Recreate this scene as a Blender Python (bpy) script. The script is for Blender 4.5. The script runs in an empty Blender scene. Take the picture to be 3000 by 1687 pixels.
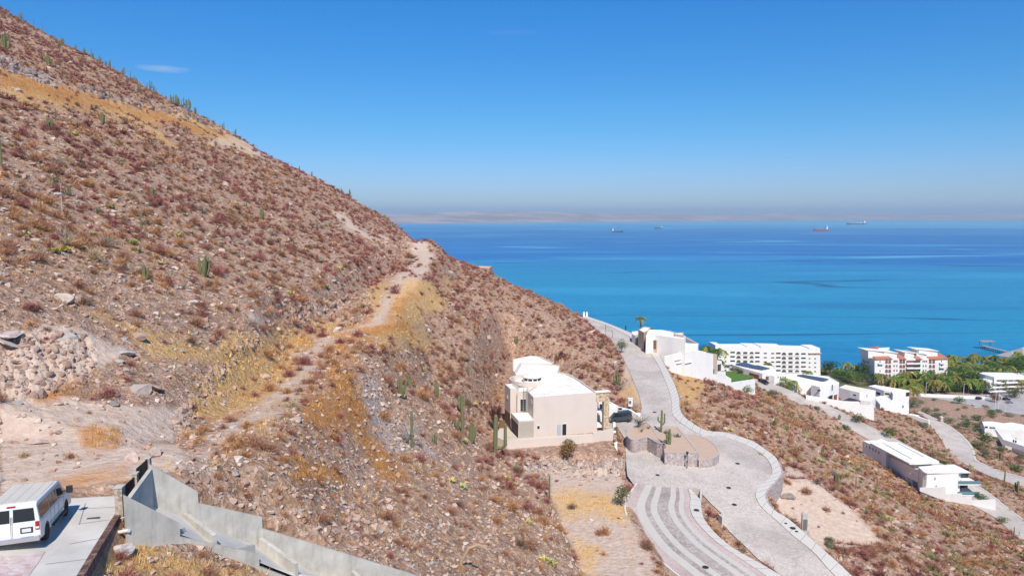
import bpy, bmesh, math, random
import numpy as np
from mathutils import Vector, Matrix
from mathutils.geometry import delaunay_2d_cdt, tessellate_polygon
random.seed(7); rng = np.random.default_rng(11)
S = bpy.context.scene
COL = S.collection
# ------------------------------------------------------------------ camera
F = 2050.0; PITCH = math.radians(6.0); HC = 125.0
cam = bpy.data.cameras.new("camera"); camo = bpy.data.objects.new("camera", cam); COL.objects.link(camo)
cam.sensor_width = 36; cam.lens = 36*F/3000; cam.clip_start = 0.5; cam.clip_end = 120000
camo.location = (0, 0, HC); camo.rotation_euler = (math.radians(90)-PITCH, 0, 0)
S.camera = camo
# ------------------------------------------------------------------ world, sun, exposure
SHX, SHY = -0.13, 0.85                       # shadow shift per metre of height
sun_vec = Vector((-SHX, -SHY, 1)).normalized()
elev = math.asin(sun_vec.z)
w = bpy.data.worlds.new("World"); S.world = w; w.use_nodes = True
wt = w.node_tree; bgn = wt.nodes['Background']
sky = wt.nodes.new('ShaderNodeTexSky'); sky.sky_type = 'NISHITA'; sky.sun_disc = False
sky.sun_elevation = elev; sky.sun_rotation = math.atan2(-SHX, -SHY)
sky.altitude = 100; sky.air_density = 1.0; sky.dust_density = 0.25; sky.ozone_density = 3.0
hs = wt.nodes.new('ShaderNodeHueSaturation'); hs.inputs['Saturation'].default_value = 1.22; hs.inputs['Value'].default_value = 1.0
wt.links.new(sky.outputs[0], hs.inputs['Color'])
# one thin wisp of cloud low in the left sky
tcw = wt.nodes.new('ShaderNodeTexCoord')
def wmath(op, a, b=None, c=None):
    n = wt.nodes.new('ShaderNodeMath'); n.operation = op
    for i, v in enumerate((a, b, c)):
        if v is None: continue
        if isinstance(v, (int, float)): n.inputs[i].default_value = v
        else: wt.links.new(v, n.inputs[i])
    return n.outputs[0]
wsep = wt.nodes.new('ShaderNodeSeparateXYZ'); wt.links.new(tcw.outputs['Generated'], wsep.inputs[0])
az = wmath('ARCTAN2', wsep.outputs['X'], wsep.outputs['Y'])
el = wmath('ARCSINE', wsep.outputs['Z'])
wn = wt.nodes.new('ShaderNodeTexNoise'); wn.inputs['Scale'].default_value = 60; wn.inputs['Detail'].default_value = 6
wmap = wt.nodes.new('ShaderNodeMapping'); wmap.inputs['Scale'].default_value = (1, 1, 6)
wt.links.new(tcw.outputs['Generated'], wmap.inputs[0]); wt.links.new(wmap.outputs[0], wn.inputs['Vector'])
def wisp(azc, elc, ra, re, amt):
    u = wmath('DIVIDE', wmath('SUBTRACT', az, azc), ra); v = wmath('DIVIDE', wmath('SUBTRACT', el, elc), re)
    rr = wmath('ADD', wmath('MULTIPLY', u, u), wmath('MULTIPLY', v, v))
    k = wmath('SUBTRACT', 1.35, wmath('ADD', rr, wmath('MULTIPLY', wn.outputs['Fac'], 1.0)))
    return wmath('MULTIPLY', wmath('MAXIMUM', wmath('MINIMUM', k, 1.0), 0.0), amt)
wk = wmath('ADD', wisp(-0.452, 0.179, 0.036, 0.0052, 0.36), wisp(0.0, 0.245, 0.05, 0.004, 0.05))
cmix = wt.nodes.new('ShaderNodeMix'); cmix.data_type = 'RGBA'; cmix.inputs['B'].default_value = (5.2, 5.4, 6.2, 1)
er = wt.nodes.new('ShaderNodeValToRGB'); wt.links.new(wmath('MULTIPLY', el, 1.6), er.inputs[0]); ee = er.color_ramp.elements
ee[0].position = 0.0; ee[0].color = (.50,.63,1.02,1); ee[1].position = .75; ee[1].color = (.26,.86,1.22,1)
for p_, c_ in ((.08,(.46,.63,.99,1)),(.2,(.36,.71,.97,1)),(.45,(.27,.78,1.12,1))): k_ = ee.new(p_); k_.color = c_
tm_ = wt.nodes.new('ShaderNodeMix'); tm_.data_type = 'RGBA'; tm_.blend_type = 'MULTIPLY'; tm_.inputs['Factor'].default_value = 1
wt.links.new(hs.outputs[0], tm_.inputs['A']); wt.links.new(er.outputs[0], tm_.inputs['B'])
wt.links.new(wk, cmix.inputs['Factor']); wt.links.new(tm_.outputs['Result'], cmix.inputs['A'])
wt.links.new(cmix.outputs['Result'], bgn.inputs['Color']); bgn.inputs['Strength'].default_value = 0.098
sl = bpy.data.lights.new("sun", 'SUN'); sl.energy = 4.2; sl.angle = math.radians(0.53); sl.color = (1.0, 0.93, 0.83)
so = bpy.data.objects.new("sun", sl); COL.objects.link(so); so.location = (0, 0, 400)
so.rotation_euler = sun_vec.to_track_quat('Z', 'Y').to_euler()
S.view_settings.view_transform = 'Standard'; S.view_settings.look = 'None'
S.view_settings.exposure = 0.35; S.view_settings.gamma = 1.0
S.render.engine = 'CYCLES'; S.cycles.max_bounces = 5; S.cycles.volume_bounces = 0; S.cycles.transparent_max_bounces = 6
# ------------------------------------------------------------------ pixel <-> world (pixels of the 3000 px photograph)
cp, sp_ = math.cos(PITCH), math.sin(PITCH)
def P(px, py, d):
    a = (px-1500)/F; b = (py-843.5)/F
    return Vector((a*d, d*(cp-b*sp_), HC-d*(sp_+b*cp)))
def PZ(px, py, z):
    b = (py-843.5)/F
    return P(px, py, (HC-z)/(sp_+b*cp))
def proj(x, y, z):
    dz = z-HC; d = y*cp-dz*sp_; up = y*sp_+dz*cp
    return 1500+F*x/d, 843.5-F*up/d
TL = {1:(0,1200,2.976),2:(400,1200,2.9753),3:(1350,950,3.22),4:(1700,850,3.22),5:(2300,950,3.6229),6:(1750,1250,3.3157),
      7:(2300,1200,3.6229),8:(1700,600,1.9815),9:(0,0,2.576),10:(0,500,3.22),11:(0,850,3.22),12:(700,550,3.22),13:(700,950,3.22),14:(1200,1250,3.316)}
def q(t, *pts):                              # points read in an enlarged tile -> photograph pixels
    ox, oy, s = TL[t]
    r = [(ox+a/s, oy+b/s) for a, b in pts]
    return r if len(r) > 1 else r[0]
# ------------------------------------------------------------------ noise and interpolation
def vnoise(x, y, seed=0):
    xi = np.floor(x).astype(np.int64); yi = np.floor(y).astype(np.int64)
    fx = x-xi; fy = y-yi; fx = fx*fx*(3-2*fx); fy = fy*fy*(3-2*fy)
    def h(a, b):
        n = (a*374761393+b*668265263+seed*1442695041) & 0xffffffff
        n = ((n ^ (n >> 13))*1274126177) & 0xffffffff
        return ((n ^ (n >> 16)) & 0xffff)/65535.0
    return (h(xi,yi)*(1-fx)+h(xi+1,yi)*fx)*(1-fy)+(h(xi,yi+1)*(1-fx)+h(xi+1,yi+1)*fx)*fy
def fbm(x, y, o=4, seed=0):
    a = 1.0; r = 0; t = 0
    for i in range(o):
        r = r+a*(vnoise(x, y, seed+i)-.5)*2; t += a; x = x*2.03+17.1; y = y*2.03+5.3; a *= .5
    return r/t
class RBF:
    def __init__(s, pts, c=6.0, lam=0.0):
        p = np.array(pts, float); s.p = p[:, :2]; s.c = c; n = len(p)
        K = s.k(s.p, s.p); K += np.eye(n)*lam
        Q = np.c_[np.ones(n), s.p]; A = np.zeros((n+3, n+3)); A[:n,:n] = K; A[:n,n:] = Q; A[n:,:n] = Q.T
        s.w = np.linalg.solve(A, np.r_[p[:,2], 0, 0, 0])
    def k(s, a, b):
        return -np.sqrt(((a[:,None,:]-b[None])**2).sum(-1)+s.c**2)
    def __call__(s, x, y):
        x = np.atleast_1d(np.asarray(x, float)); y = np.atleast_1d(np.asarray(y, float)); sh = x.shape
        a = np.c_[x.ravel(), y.ravel()]; out = np.empty(len(a))
        for i in range(0, len(a), 40000):
            b = a[i:i+40000]; out[i:i+40000] = s.k(b, s.p)@s.w[:-3]+s.w[-3]+b@s.w[-2:]
        return out.reshape(sh)
def sdf_poly(x, y, poly):                    # negative inside
    p = np.array(poly, float); n = len(p); d = np.full(x.shape, 1e18); ins = np.zeros(x.shape, bool)
    for i in range(n):
        ax, ay = p[i]; bx, by = p[(i+1) % n]; ex, ey = bx-ax, by-ay
        L = ex*ex+ey*ey+1e-12
        t = np.clip(((x-ax)*ex+(y-ay)*ey)/L, 0, 1)
        d = np.minimum(d, (x-ax-t*ex)**2+(y-ay-t*ey)**2)
        c = ((ay > y) != (by > y)) & (x < ex*(y-ay)/(ey+1e-12*(ey == 0))+ax)
        ins ^= c
    d = np.sqrt(d); return np.where(ins, -d, d)
# ------------------------------------------------------------------ the terrain's control points
cps = [tuple(P(*c)) for c in [
 (1300,745,252),(1400,785,255),(1500,835,252),(1560,865,258),(1640,903,262),
 (400,1590,31.5),(504,1636,33.2),(640,1672,34.8),(740,1695,36),(1200,1600,52),(1000,1500,52),(800,1400,52),(1200,1400,72),(1400,1400,92),(1450,1330,116),(1400,1350,104),(1450,1450,90),(1330,1300,102),(1400,1230,124),(1550,1500,86),(1600,1560,80),(1500,1370,112),(1560,1420,104),(1400,1600,64),(1550,1650,67.7),
 (1300,1200,103),(1100,1100,92),(1400,1050,145),(1300,900,162),(1500,1000,179.6),(1650,1100,170),(1500,1080,150),(1740,1080,178),
 (2100,1130,190),(2200,1180,190),(2300,1250,165),(2200,1160,212),(2050,1110,196),(2500,1350,180),(2700,1550,135),(2900,1650,130),(3000,1687,125),
 (2800,1540,160),(3000,1600,160),(2400,1280,205),(2350,1160,270),(2235,1118,282),(2500,1230,250),(2690,1450,200),(2530,1320,235),
 (2900,1530,185),(2900,1440,205),(3000,1530,185),(2700,1290,275),(2620,1230,290),(2900,1400,240),
 (2700,1210,340),(2800,1290,300),(2850,1390,265),(3000,1430,250),(2900,1280,340),(2950,1340,310),(2750,1180,420),(3000,1200,435),
 (2700,1150,460),(2850,1170,450),(2300,1130,320),(2450,1160,330),(2560,1190,330),(1960,1060,200),(2400,1500,111),(2640,1610,106),
 (3200,1500,200),(3300,1687,130),(3300,1300,330)]]
def hillz(x, y): return 109+.555*(-28-x)
for yy in (85, 130, 180, 230, 275, 297):
    for xx in (-300, -230, -170, -120, -80, -48):
        if abs(xx) < yy*1.25: cps.append((xx, yy, hillz(xx, yy)))
for xx in (-300, -230, -170, -120, -80, -50):
    cps.append((xx, 340, hillz(xx, 0)-22)); cps.append((xx, 420, max(20, hillz(xx, 0)-95)))
cps += [(-42,60,119),(-36,52,116.5),(-60,60,129),(-33,49,112),(-28,42,112),(-36,38,113),(-45,45,120),(-30,28,113),(-22,18,112),(-22,10,112),(-60,20,125),(-60,36,127),
 (-13,33,106.3),(-10,35,104),(-5,41,100.6),(-18,39,110),(-14,42,107.3),(-8,46,103.2),(-8,25,103.5),(0,20,97),(0,35,95.5),(10,30,88),(20,50,80),(10,10,92),
 (-19.5,36,110.6),(-22,50,109.5),(-25,36,111),(30,60,76),(60,60,70),(60,90,73),(90,60,60),(120,90,52),
 (20,300,66),(60,320,42),(0,350,40),(-30,340,62),(0,430,-4),(60,410,8),(100,385,18),(120,430,4),(60,255,68),(100,300,50),
 (170,390,14),(200,380,12),(200,430,5),(200,470,4),(300,480,4),(400,480,3),(380,400,7),(140,470,2),(200,530,3),(300,535,3),(400,535,3),(150,520,2),(330,330,14),
 (60,480,-8),(150,575,-3),(250,578,-3),(400,580,-3),(600,580,-3),(0,560,-14),(150,640,-14),(300,660,-14),(600,680,-14),(-150,560,0),(-300,560,20),(-200,700,-14),(0,700,-18),
 (600,300,8),(500,120,30),(300,100,35),(200,20,50),(60,0,78),(-300,60,300),(-300,150,270),(-500,300,330),(-120,20,165),(-200,80,205)]
base = RBF(cps, c=5.0, lam=1.2)
def raw(x, y):
    z = base(x, y)
    far = np.clip((np.hypot(x, y)-25)/60, 0, 1)
    hill = np.clip((z-8)/20, 0, 1)
    z = z+hill*far*(1.6*fbm(x/34+y/90, y/60, 3, 3)+.55*fbm(x/8, y/11, 3, 9))
    return z+hill*(.16*fbm(x/1.7, y/1.7, 3, 21)+.05*fbm(x/.5, y/.5, 2, 27))
# ------------------------------------------------------------------ levelled surfaces: (polygon, height function, blend width, sink)
LV = []
class Level:
    def __init__(s, pts, blend, sink=.12, c=4.0, const=None):
        # pts: [(px,py,z)] samples of the surface height
        s.blend = blend; s.sink = sink; s.const = const
        if const is None: s.r = RBF([tuple(PZ(*p)) for p in pts], c=c, lam=.3)
    def z(s, x, y):
        if s.const is not None: return np.full(np.shape(x), float(s.const))
        return s.r(x, y)
    def hit(s, px, py, off=0.0):             # where the pixel's ray meets this surface
        z = s.const if s.const is not None else 80.0
        if s.const is not None: return PZ(px, py, z+off)
        lo, hi = 10.0, 900.0
        ds = np.geomspace(10, 900, 500); b = (py-843.5)/F; a = (px-1500)/F
        zz = HC-ds*(sp_+b*cp)-off; k = np.nonzero(zz < s.r(a*ds, ds*(cp-b*sp_)))[0]
        k = k[0] if len(k) else len(ds)-1
        lo, hi = ds[max(k-1, 0)], ds[k]
        for _ in range(18):
            m = (lo+hi)/2; p = P(px, py, m)
            if p.z-off < s.r([p.x], [p.y])[0]: hi = m
            else: lo = m
        return P(px, py, hi)
    def poly(s, pix): return [s.hit(a, b) for a, b in pix]
def smooth_line(pts, n=4):                   # Catmull-Rom through pixel points
    out = []; m = len(pts)
    for i in range(m-1):
        p0 = pts[max(i-1,0)]; p1 = pts[i]; p2 = pts[i+1]; p3 = pts[min(i+2,m-1)]
        for k in range(n):
            t = k/n
            out.append(tuple(.5*((2*b)+(-a+c)*t+(2*a-5*b+4*c-d)*t*t+(-a+3*b-3*c+d)*t**3) for a,b,c,d in zip(p0,p1,p2,p3)))
    return out+[tuple(pts[-1])]
main_s = Level([(1650,908,88.6),(1710,928,88.2),(1800,985,87.4),(1880,1050,86.6),(1930,1110,85.8),(1930,1180,84.9),(1850,1230,84.5),(1760,1240,84.5),(1990,1230,84.2),(2100,1290,83.4),
  (1850,1380,83.7),(1950,1420,83.2),(2050,1400,82.9),(2230,1360,82.3),(2250,1430,81.9),(2150,1480,81.7),(2180,1550,80.9),(2300,1560,80.5),(2400,1640,79.8),(2250,1640,79.8),(2480,1690,79.2),(2600,1800,78)], 5, c=8)
# outline of the cobbled roadway, clockwise (photograph pixels)
main_R_in = q(4,(30,262),(240,330),(400,405),(500,462),(640,575),(725,690),(790,830),(840,960),(862,1060),(868,1165))[:] + q(4,(905,1215),(1000,1290),(1150,1370))
main_R_in += q(6,(1150,75),(1400,160),(1560,240),(1660,330),(1700,430),(1665,510),(1560,600),(1540,680),(1600,790),(1750,920),(1900,1060),(2100,1220),(2240,1380),(2420,1560))
main_R_out = q(4,(35,240),(250,312),(430,385),(520,430),(700,560),(785,690),(870,850),(915,960),(932,1040),(940,1130)) + q(4,(985,1200),(1080,1270),(1200,1330))
main_R_out += q(6,(1250,60),(1500,140),(1640,230),(1740,310),(1782,425),(1778,475),(1720,545),(1645,620),(1632,700),(1700,800),(1850,895),(1985,1010),(2150,1160),(2321,1310),(2500,1480))
main_L = q(4,(-40,232),(60,300),(150,370),(290,460),(360,580),(405,640),(480,800),(560,1000),(580,1100)) + q(3,(1700,840),(1600,870),(1470,905),(1455,930),(1490,990),(1550,1080),(1560,1300),(1570,1420))
main_L += q(6,(290,470),(365,578),(480,592),(700,612),(900,622),(1010,640),(1100,740),(1200,830),(1225,950),(1330,1060),(1450,1170),(1560,1280),(1730,1400),(1900,1540))
mR_in, mR_out = smooth_line(main_R_in, 3), smooth_line(main_R_out, 3)
main_poly = [main_s.hit(*p) for p in main_L] + [main_s.hit(*p) for p in reversed(mR_in)]
walk_in = [main_s.hit(*p) for p in mR_in]; walk_out = [main_s.hit(*p) for p in mR_out]
walk_poly = walk_in+walk_out[::-1]
_mz = lambda a, b: float(main_s.z([main_s.hit(a, b).x], [main_s.hit(a, b).y])[0])
stripe_s = Level([(a, b, _mz(a, b)+.01) for a, b in ((1868,1418),(1900,1420),(1960,1428),(2020,1434))]+[(1850,1560,82.4),(2080,1560,82.2),(1980,1687,81.9),(2200,1687,81.5),(2200,1800,81)], 3.0, c=8)
st_L = smooth_line(q(6,(390,552),(300,690),(276,790),(312,905),(385,1035),(500,1195),(640,1318),(800,1449),(960,1570)), 4)
st_R = smooth_line(q(6,(880,600),(905,690),(900,780),(935,885),(1050,1025),(1200,1155),(1430,1310),(1640,1449),(1820,1570)), 4)
st_R2 = smooth_line(q(6,(905,610),(1000,715),(1008,780),(1045,915),(1185,1075),(1340,1195),(1580,1330),(1780,1449),(1960,1570)), 4)
stL, stR, stR2 = [[stripe_s.hit(*p) for p in l] for l in (st_L, st_R, st_R2)]
LV.append(([(p.x,p.y) for p in main_poly]+[], main_s, 5, .14))
LV.append(([(p.x,p.y) for p in walk_poly], main_s, 1.5, .14))
LV.append(([(p.x,p.y) for p in stL]+[(p.x,p.y) for p in stR2[::-1]], stripe_s, 1.6, .14))
pad_s = Level([], 2.0, const=82.9)
pad_px = q(14,(1340,420),(1380,690),(1440,800),(1500,950),(1570,1130),(1640,1300),(1750,1600),(2487,1700),(2400,1330),(2180,1000),(2105,800),(2105,560),(2050,400),(1700,370))
pad_poly = [pad_s.hit(*p) for p in pad_px]
LV.append(([(p.x,p.y) for p in pad_poly], pad_s, 2.2, 0.0))
house_s = Level([], 3, const=84.8)
hp = [house_s.hit(*p) for p in q(3,(290,1060),(360,960),(400,560),(500,330),(900,430),(1300,760),(1440,900),(1450,1010),(1470,1200),(1300,1230),(700,1220),(400,1200),(340,1150))]
LV.insert(0, ([(p.x,p.y) for p in hp], house_s, 7.0, .1))
lot_s = Level([(2300,1460,78.6),(2400,1480,77.6),(2500,1560,75.5),(2640,1640,73.0)], 4)
lot_poly = lot_s.poly(q(6,(1640,690),(1800,640),(1900,540),(2110,520))+q(7,(60,750),(250,740),(340,790),(560,960),(800,1100),(1000,1230),(1100,1449),(330,1449),(180,1240))+q(6,(1980,1000),(1850,870),(1700,780)))
LV.append(([(p.x,p.y) for p in lot_poly], lot_s, 3, 0))
# road 2 (behind the white villa) and road 3 (lowest bend)
def strip_level(L, R, zs, blend):
    pts = [(a[0],a[1],z) for a, z in zip(L, zs)]+[(a[0],a[1],z) for a, z in zip(R, zs)]
    s = Level(pts, blend, c=10); Ls = [s.hit(*p) for p in smooth_line(L, 4)]; Rs = [s.hit(*p) for p in smooth_line(R, 4)]
    LV.append(([(p.x,p.y) for p in Ls]+[(p.x,p.y) for p in Rs[::-1]], s, blend, .14))
    return s, Ls, Rs
r2_L = q(4,(1640,870),(1760,960),(1900,1000),(2080,1100))+q(5,(150,850),(420,965),(640,1080),(830,1190),(1080,1330))+q(7,(1500,680),(1900,960),(2225,1140),(2390,1290),(2536,1449))+[(3110,1680)]
r2_R = q(4,(1650,820),(1800,885),(1930,930),(2130,1020))+q(5,(380,840),(590,930),(850,1065),(1150,1215),(1500,1400))+q(7,(1960,760),(2200,920),(2330,1030),(2450,1120),(2536,1180))+[(3110,1600)]
r2_z = [58.5,57.5,56.5,55,53.5,52,50.5,49.2,47.5,45.8,44.6,44,43.5,43.2,42]
n2 = min(len(r2_L), len(r2_R))
r2 = strip_level(r2_L[:n2], r2_R[:n2], r2_z[:n2], 4)
r3_L = q(5,(1400,930),(1530,1060),(1640,1180),(1710,1290),(1760,1400))+q(7,(1850,540),(2010,620),(2180,700),(2536,830))+[(3120,1480)]
r3_R = q(5,(1420,925),(1680,1050),(1830,1150),(1930,1250),(1985,1340))+q(7,(2010,535),(2130,590),(2300,660),(2536,725))+[(3120,1445)]
r3_z = [30,29.2,28.6,28,27.5,27.3,27.3,27.5,28,28.5]
r3 = strip_level(r3_L, r3_R, r3_z, 4)
# the earth track cut into the slope: pixel centreline, heights
trk = [((520,1365),110.6,1.8),((640,1290),109.4,2.0),((740,1215),108.2,2.0),((830,1150),107.4,2.2),((905,1075),106.7,2.6),((960,1000),106.4,5),((1040,955),106.5,5.5),((1085,905),107.2,5),((1120,858),108.3,4),((1165,815),109.6,4),((1215,775),111,3.6),((1250,735),113.4,3.6),((1238,708),116,3.2)]
tp = [PZ(a[0],a[1],z) for a, z, _ in trk]
# driveway pad and channel
drive_s = Level([(60,1600,111.4),(180,1500,111.0),(330,1440,110.8),(0,1480,111.1),(200,1687,111.3),(0,1687,111.7)], .5, c=5)
drive_px = q(1,(-900,800),(0,735),(500,668),(1095,603),(1120,660),(1110,740),(1030,830),(1075,842),(980,985),(860,1180),(700,1449),(560,1700),(-900,1700))
drive_poly = drive_s.poly(drive_px)
LV.append(([(p.x,p.y) for p in drive_poly], drive_s, .5, .12))
bench_s = Level([], 3, const=111.2)
bench_poly = [bench_s.hit(*p) for p in [(-300,1420),(-200,1300),(0,1290),(150,1292),(380,1310),(500,1330),(520,1375),(400,1395),(330,1400),(0,1440)]]
LV.append(([(p.x,p.y) for p in bench_poly], bench_s, 2.2, 0))
lower_s = Level([], 3, const=5.0)
lp = [lower_s.hit(*p) for p in q(5,(1330,760),(1400,700),(2100,700),(2700,640),(2800,1010),(2536,985),(2120,935),(1880,870),(1500,800))]
LV.append(([(p.x,p.y) for p in lp], lower_s, 12, .15))
N1a,N1b,N2a,N2b,N3a,N3b = P(370,1447,32),P(517,1531,34),P(516,1564.6,34),P(751,1622,37),P(754.6,1652,37),P(900,1714,38.8)
F1a,F1b,F2a,F2b,F3a,F3b = P(440,1354.6,36),P(573,1440,37.5),P(573,1468,37.5),P(761,1514,40),P(762,1543,40),P(1290,1708,44.8)
CH_far = [F1a,F1b,F2b,F3b]; CH_near = [N1a,N1b,N2b,N3b]
_c0 = (N1a+F1a)/2; _c1 = (N3b+F3b)/2; _cd = Vector((_c1.x-_c0.x, _c1.y-_c0.y)); _cl = _cd.length; _cd /= _cl
def chan_floor(x, y):                        # floor height by distance along the flume
    s = (x-_c0.x)*_cd.x+(y-_c0.y)*_cd.y
    return np.interp(s, [0, _cl], [110.6, (N3b.z+F3b.z)/2-1.5])
nseg = [(a, b, 0, 0) for a, b in ((N1a,N1b),(N1b,N2b),(N2b,N3b))]; fseg = [(a, b, 0, 0) for a, b in ((F1a,F1b),(F1b,F2b),(F2b,F3b))]
chan_poly = [(v.x,v.y) for v in CH_far]+[(v.x,v.y) for v in CH_near[::-1]]
def sstep(t): t = np.clip(t, 0, 1); return t*t*(3-2*t)
def seg_dist(x, y, pts):
    d = np.full(x.shape, 1e9); zz = np.zeros(x.shape); ww = np.zeros(x.shape)
    for (a, b, wa, wb) in pts:
        ex, ey = b.x-a.x, b.y-a.y; t = np.clip(((x-a.x)*ex+(y-a.y)*ey)/(ex*ex+ey*ey), 0, 1)
        dd = np.hypot(x-a.x-t*ex, y-a.y-t*ey); m = dd < d
        d = np.where(m, dd, d); zz = np.where(m, a.z+(b.z-a.z)*t, zz); ww = np.where(m, wa+(wb-wa)*t, ww)
    return d, zz, ww
tseg = [(tp[i], tp[i+1], trk[i][2], trk[i+1][2]) for i in range(len(tp)-1)]
def height(x, y):
    x = np.atleast_1d(np.asarray(x, float)); y = np.atleast_1d(np.asarray(y, float)); z = raw(x, y)
    # upper cut: scar and bank high on the hill
    m = (x > -60) & (x < 5) & (y > 25) & (y < 290)
    if m.any():
        d, zz, ww = seg_dist(x[m], y[m], tseg); rough = .10*fbm(x[m]/2, y[m]/2, 3, 40)
        up = zz < z[m]
        bl = np.where(up, 4.5, 7.0)
        z[m] = z[m]+(zz+rough-z[m])*(1-sstep((d-ww)/bl))
    # cut cliff above the left bench
    cx, cy = x, y
    for poly, s, bl, sink in LV:
        p = np.array(poly); m = (x > p[:,0].min()-bl) & (x < p[:,0].max()+bl) & (y > p[:,1].min()-bl) & (y < p[:,1].max()+bl)
        if not m.any(): continue
        d = sdf_poly(x[m], y[m], poly)
        k = 1-sstep(d/bl); zs = s.z(x[m], y[m])-sink
        if sink == 0: zs = zs+.12*fbm(x[m]/2.5, y[m]/2.5, 4, 50)
        z[m] = z[m]+(zs-z[m])*k
    m = (x > -20) & (x < 0) & (y > 30) & (y < 48)
    if m.any():
        d = sdf_poly(x[m], y[m], chan_poly); z[m] = np.where(d < .05, np.minimum(z[m], chan_floor(x[m], y[m])-.25), z[m])
    m = (x > -21) & (x < 2) & (y > 20) & (y < 50)
    if m.any():                              # keep the soil below the flume's wall tops
        xm, ym, zm = x[m], y[m], z[m]
        for line, off, sl in ((nseg, .75, -.25), (fseg, .12, .75)):
            d, zt, _ = seg_dist(xm, ym, line); ins = sdf_poly(xm, ym, chan_poly) < 0
            lim = zt-off+sl*d; k = 1-sstep((d-2.5)/2.0); near_side = d <= seg_dist(xm, ym, fseg if line is nseg else nseg)[0]
            zm = np.where(near_side & ~ins & (zm > lim), zm+(lim-zm)*k, zm)
        z[m] = zm
    return z
def G(px, py):                               # where the pixel's ray meets the terrain
    ds = np.geomspace(14, 900, 420); a = (px-1500)/F; b = (py-843.5)/F
    zz = HC-ds*(sp_+b*cp); k = np.nonzero(zz < height(a*ds, ds*(cp-b*sp_)))[0]
    if not len(k): return None
    lo, hi = ds[max(k[0]-1, 0)], ds[k[0]]
    for _ in range(9):
        m = (lo+hi)/2; p = P(px, py, m)
        if p.z < height([p.x], [p.y])[0]: hi = m
        else: lo = m
    return P(px, py, hi)
def ground(x, y): return float(height([x], [y])[0])
# ------------------------------------------------------------------ object helpers
def tag(o, label=None, cat=None, group=None, kind=None):
    if label: o['label'] = label
    if cat: o['category'] = cat
    if group: o['group'] = group
    if kind: o['kind'] = kind
    return o
def empty(name, loc=(0,0,0), label=None, cat=None, group=None, rz=0):
    o = bpy.data.objects.new(name, None); COL.objects.link(o); o.location = loc; o.rotation_euler.z = rz
    o.empty_display_size = .2
    return tag(o, label, cat, group)
def newobj(name, me, parent=None, loc=None):
    o = bpy.data.objects.new(name, me); COL.objects.link(o)
    if parent is not None: o.parent = parent
    if loc is not None: o.location = loc
    return o
def npmesh(name, V, Fc, mat=None, smooth=False, cols=None, colname='tint'):
    """V (n,3), Fc (m,k) equal-sized faces, cols per vertex (n,3)"""
    V = np.asarray(V, np.float32); Fc = np.asarray(Fc, np.int32); k = Fc.shape[1]
    me = bpy.data.meshes.new(name); me.vertices.add(len(V)); me.vertices.foreach_set('co', V.ravel())
    me.loops.add(Fc.size); me.loops.foreach_set('vertex_index', Fc.ravel())
    me.polygons.add(len(Fc)); me.polygons.foreach_set('loop_start', np.arange(0, Fc.size, k, dtype=np.int32))
    me.polygons.foreach_set('use_smooth', np.full(len(Fc), bool(smooth)))
    me.update(calc_edges=True)
    if cols is not None:
        a = me.color_attributes.new(colname, 'FLOAT_COLOR', 'POINT')
        c = np.ones((len(V), 4), np.float32); c[:, :cols.shape[1]] = cols; a.data.foreach_set('color', c.ravel())
    if mat: me.materials.append(mat)
    return me
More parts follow.
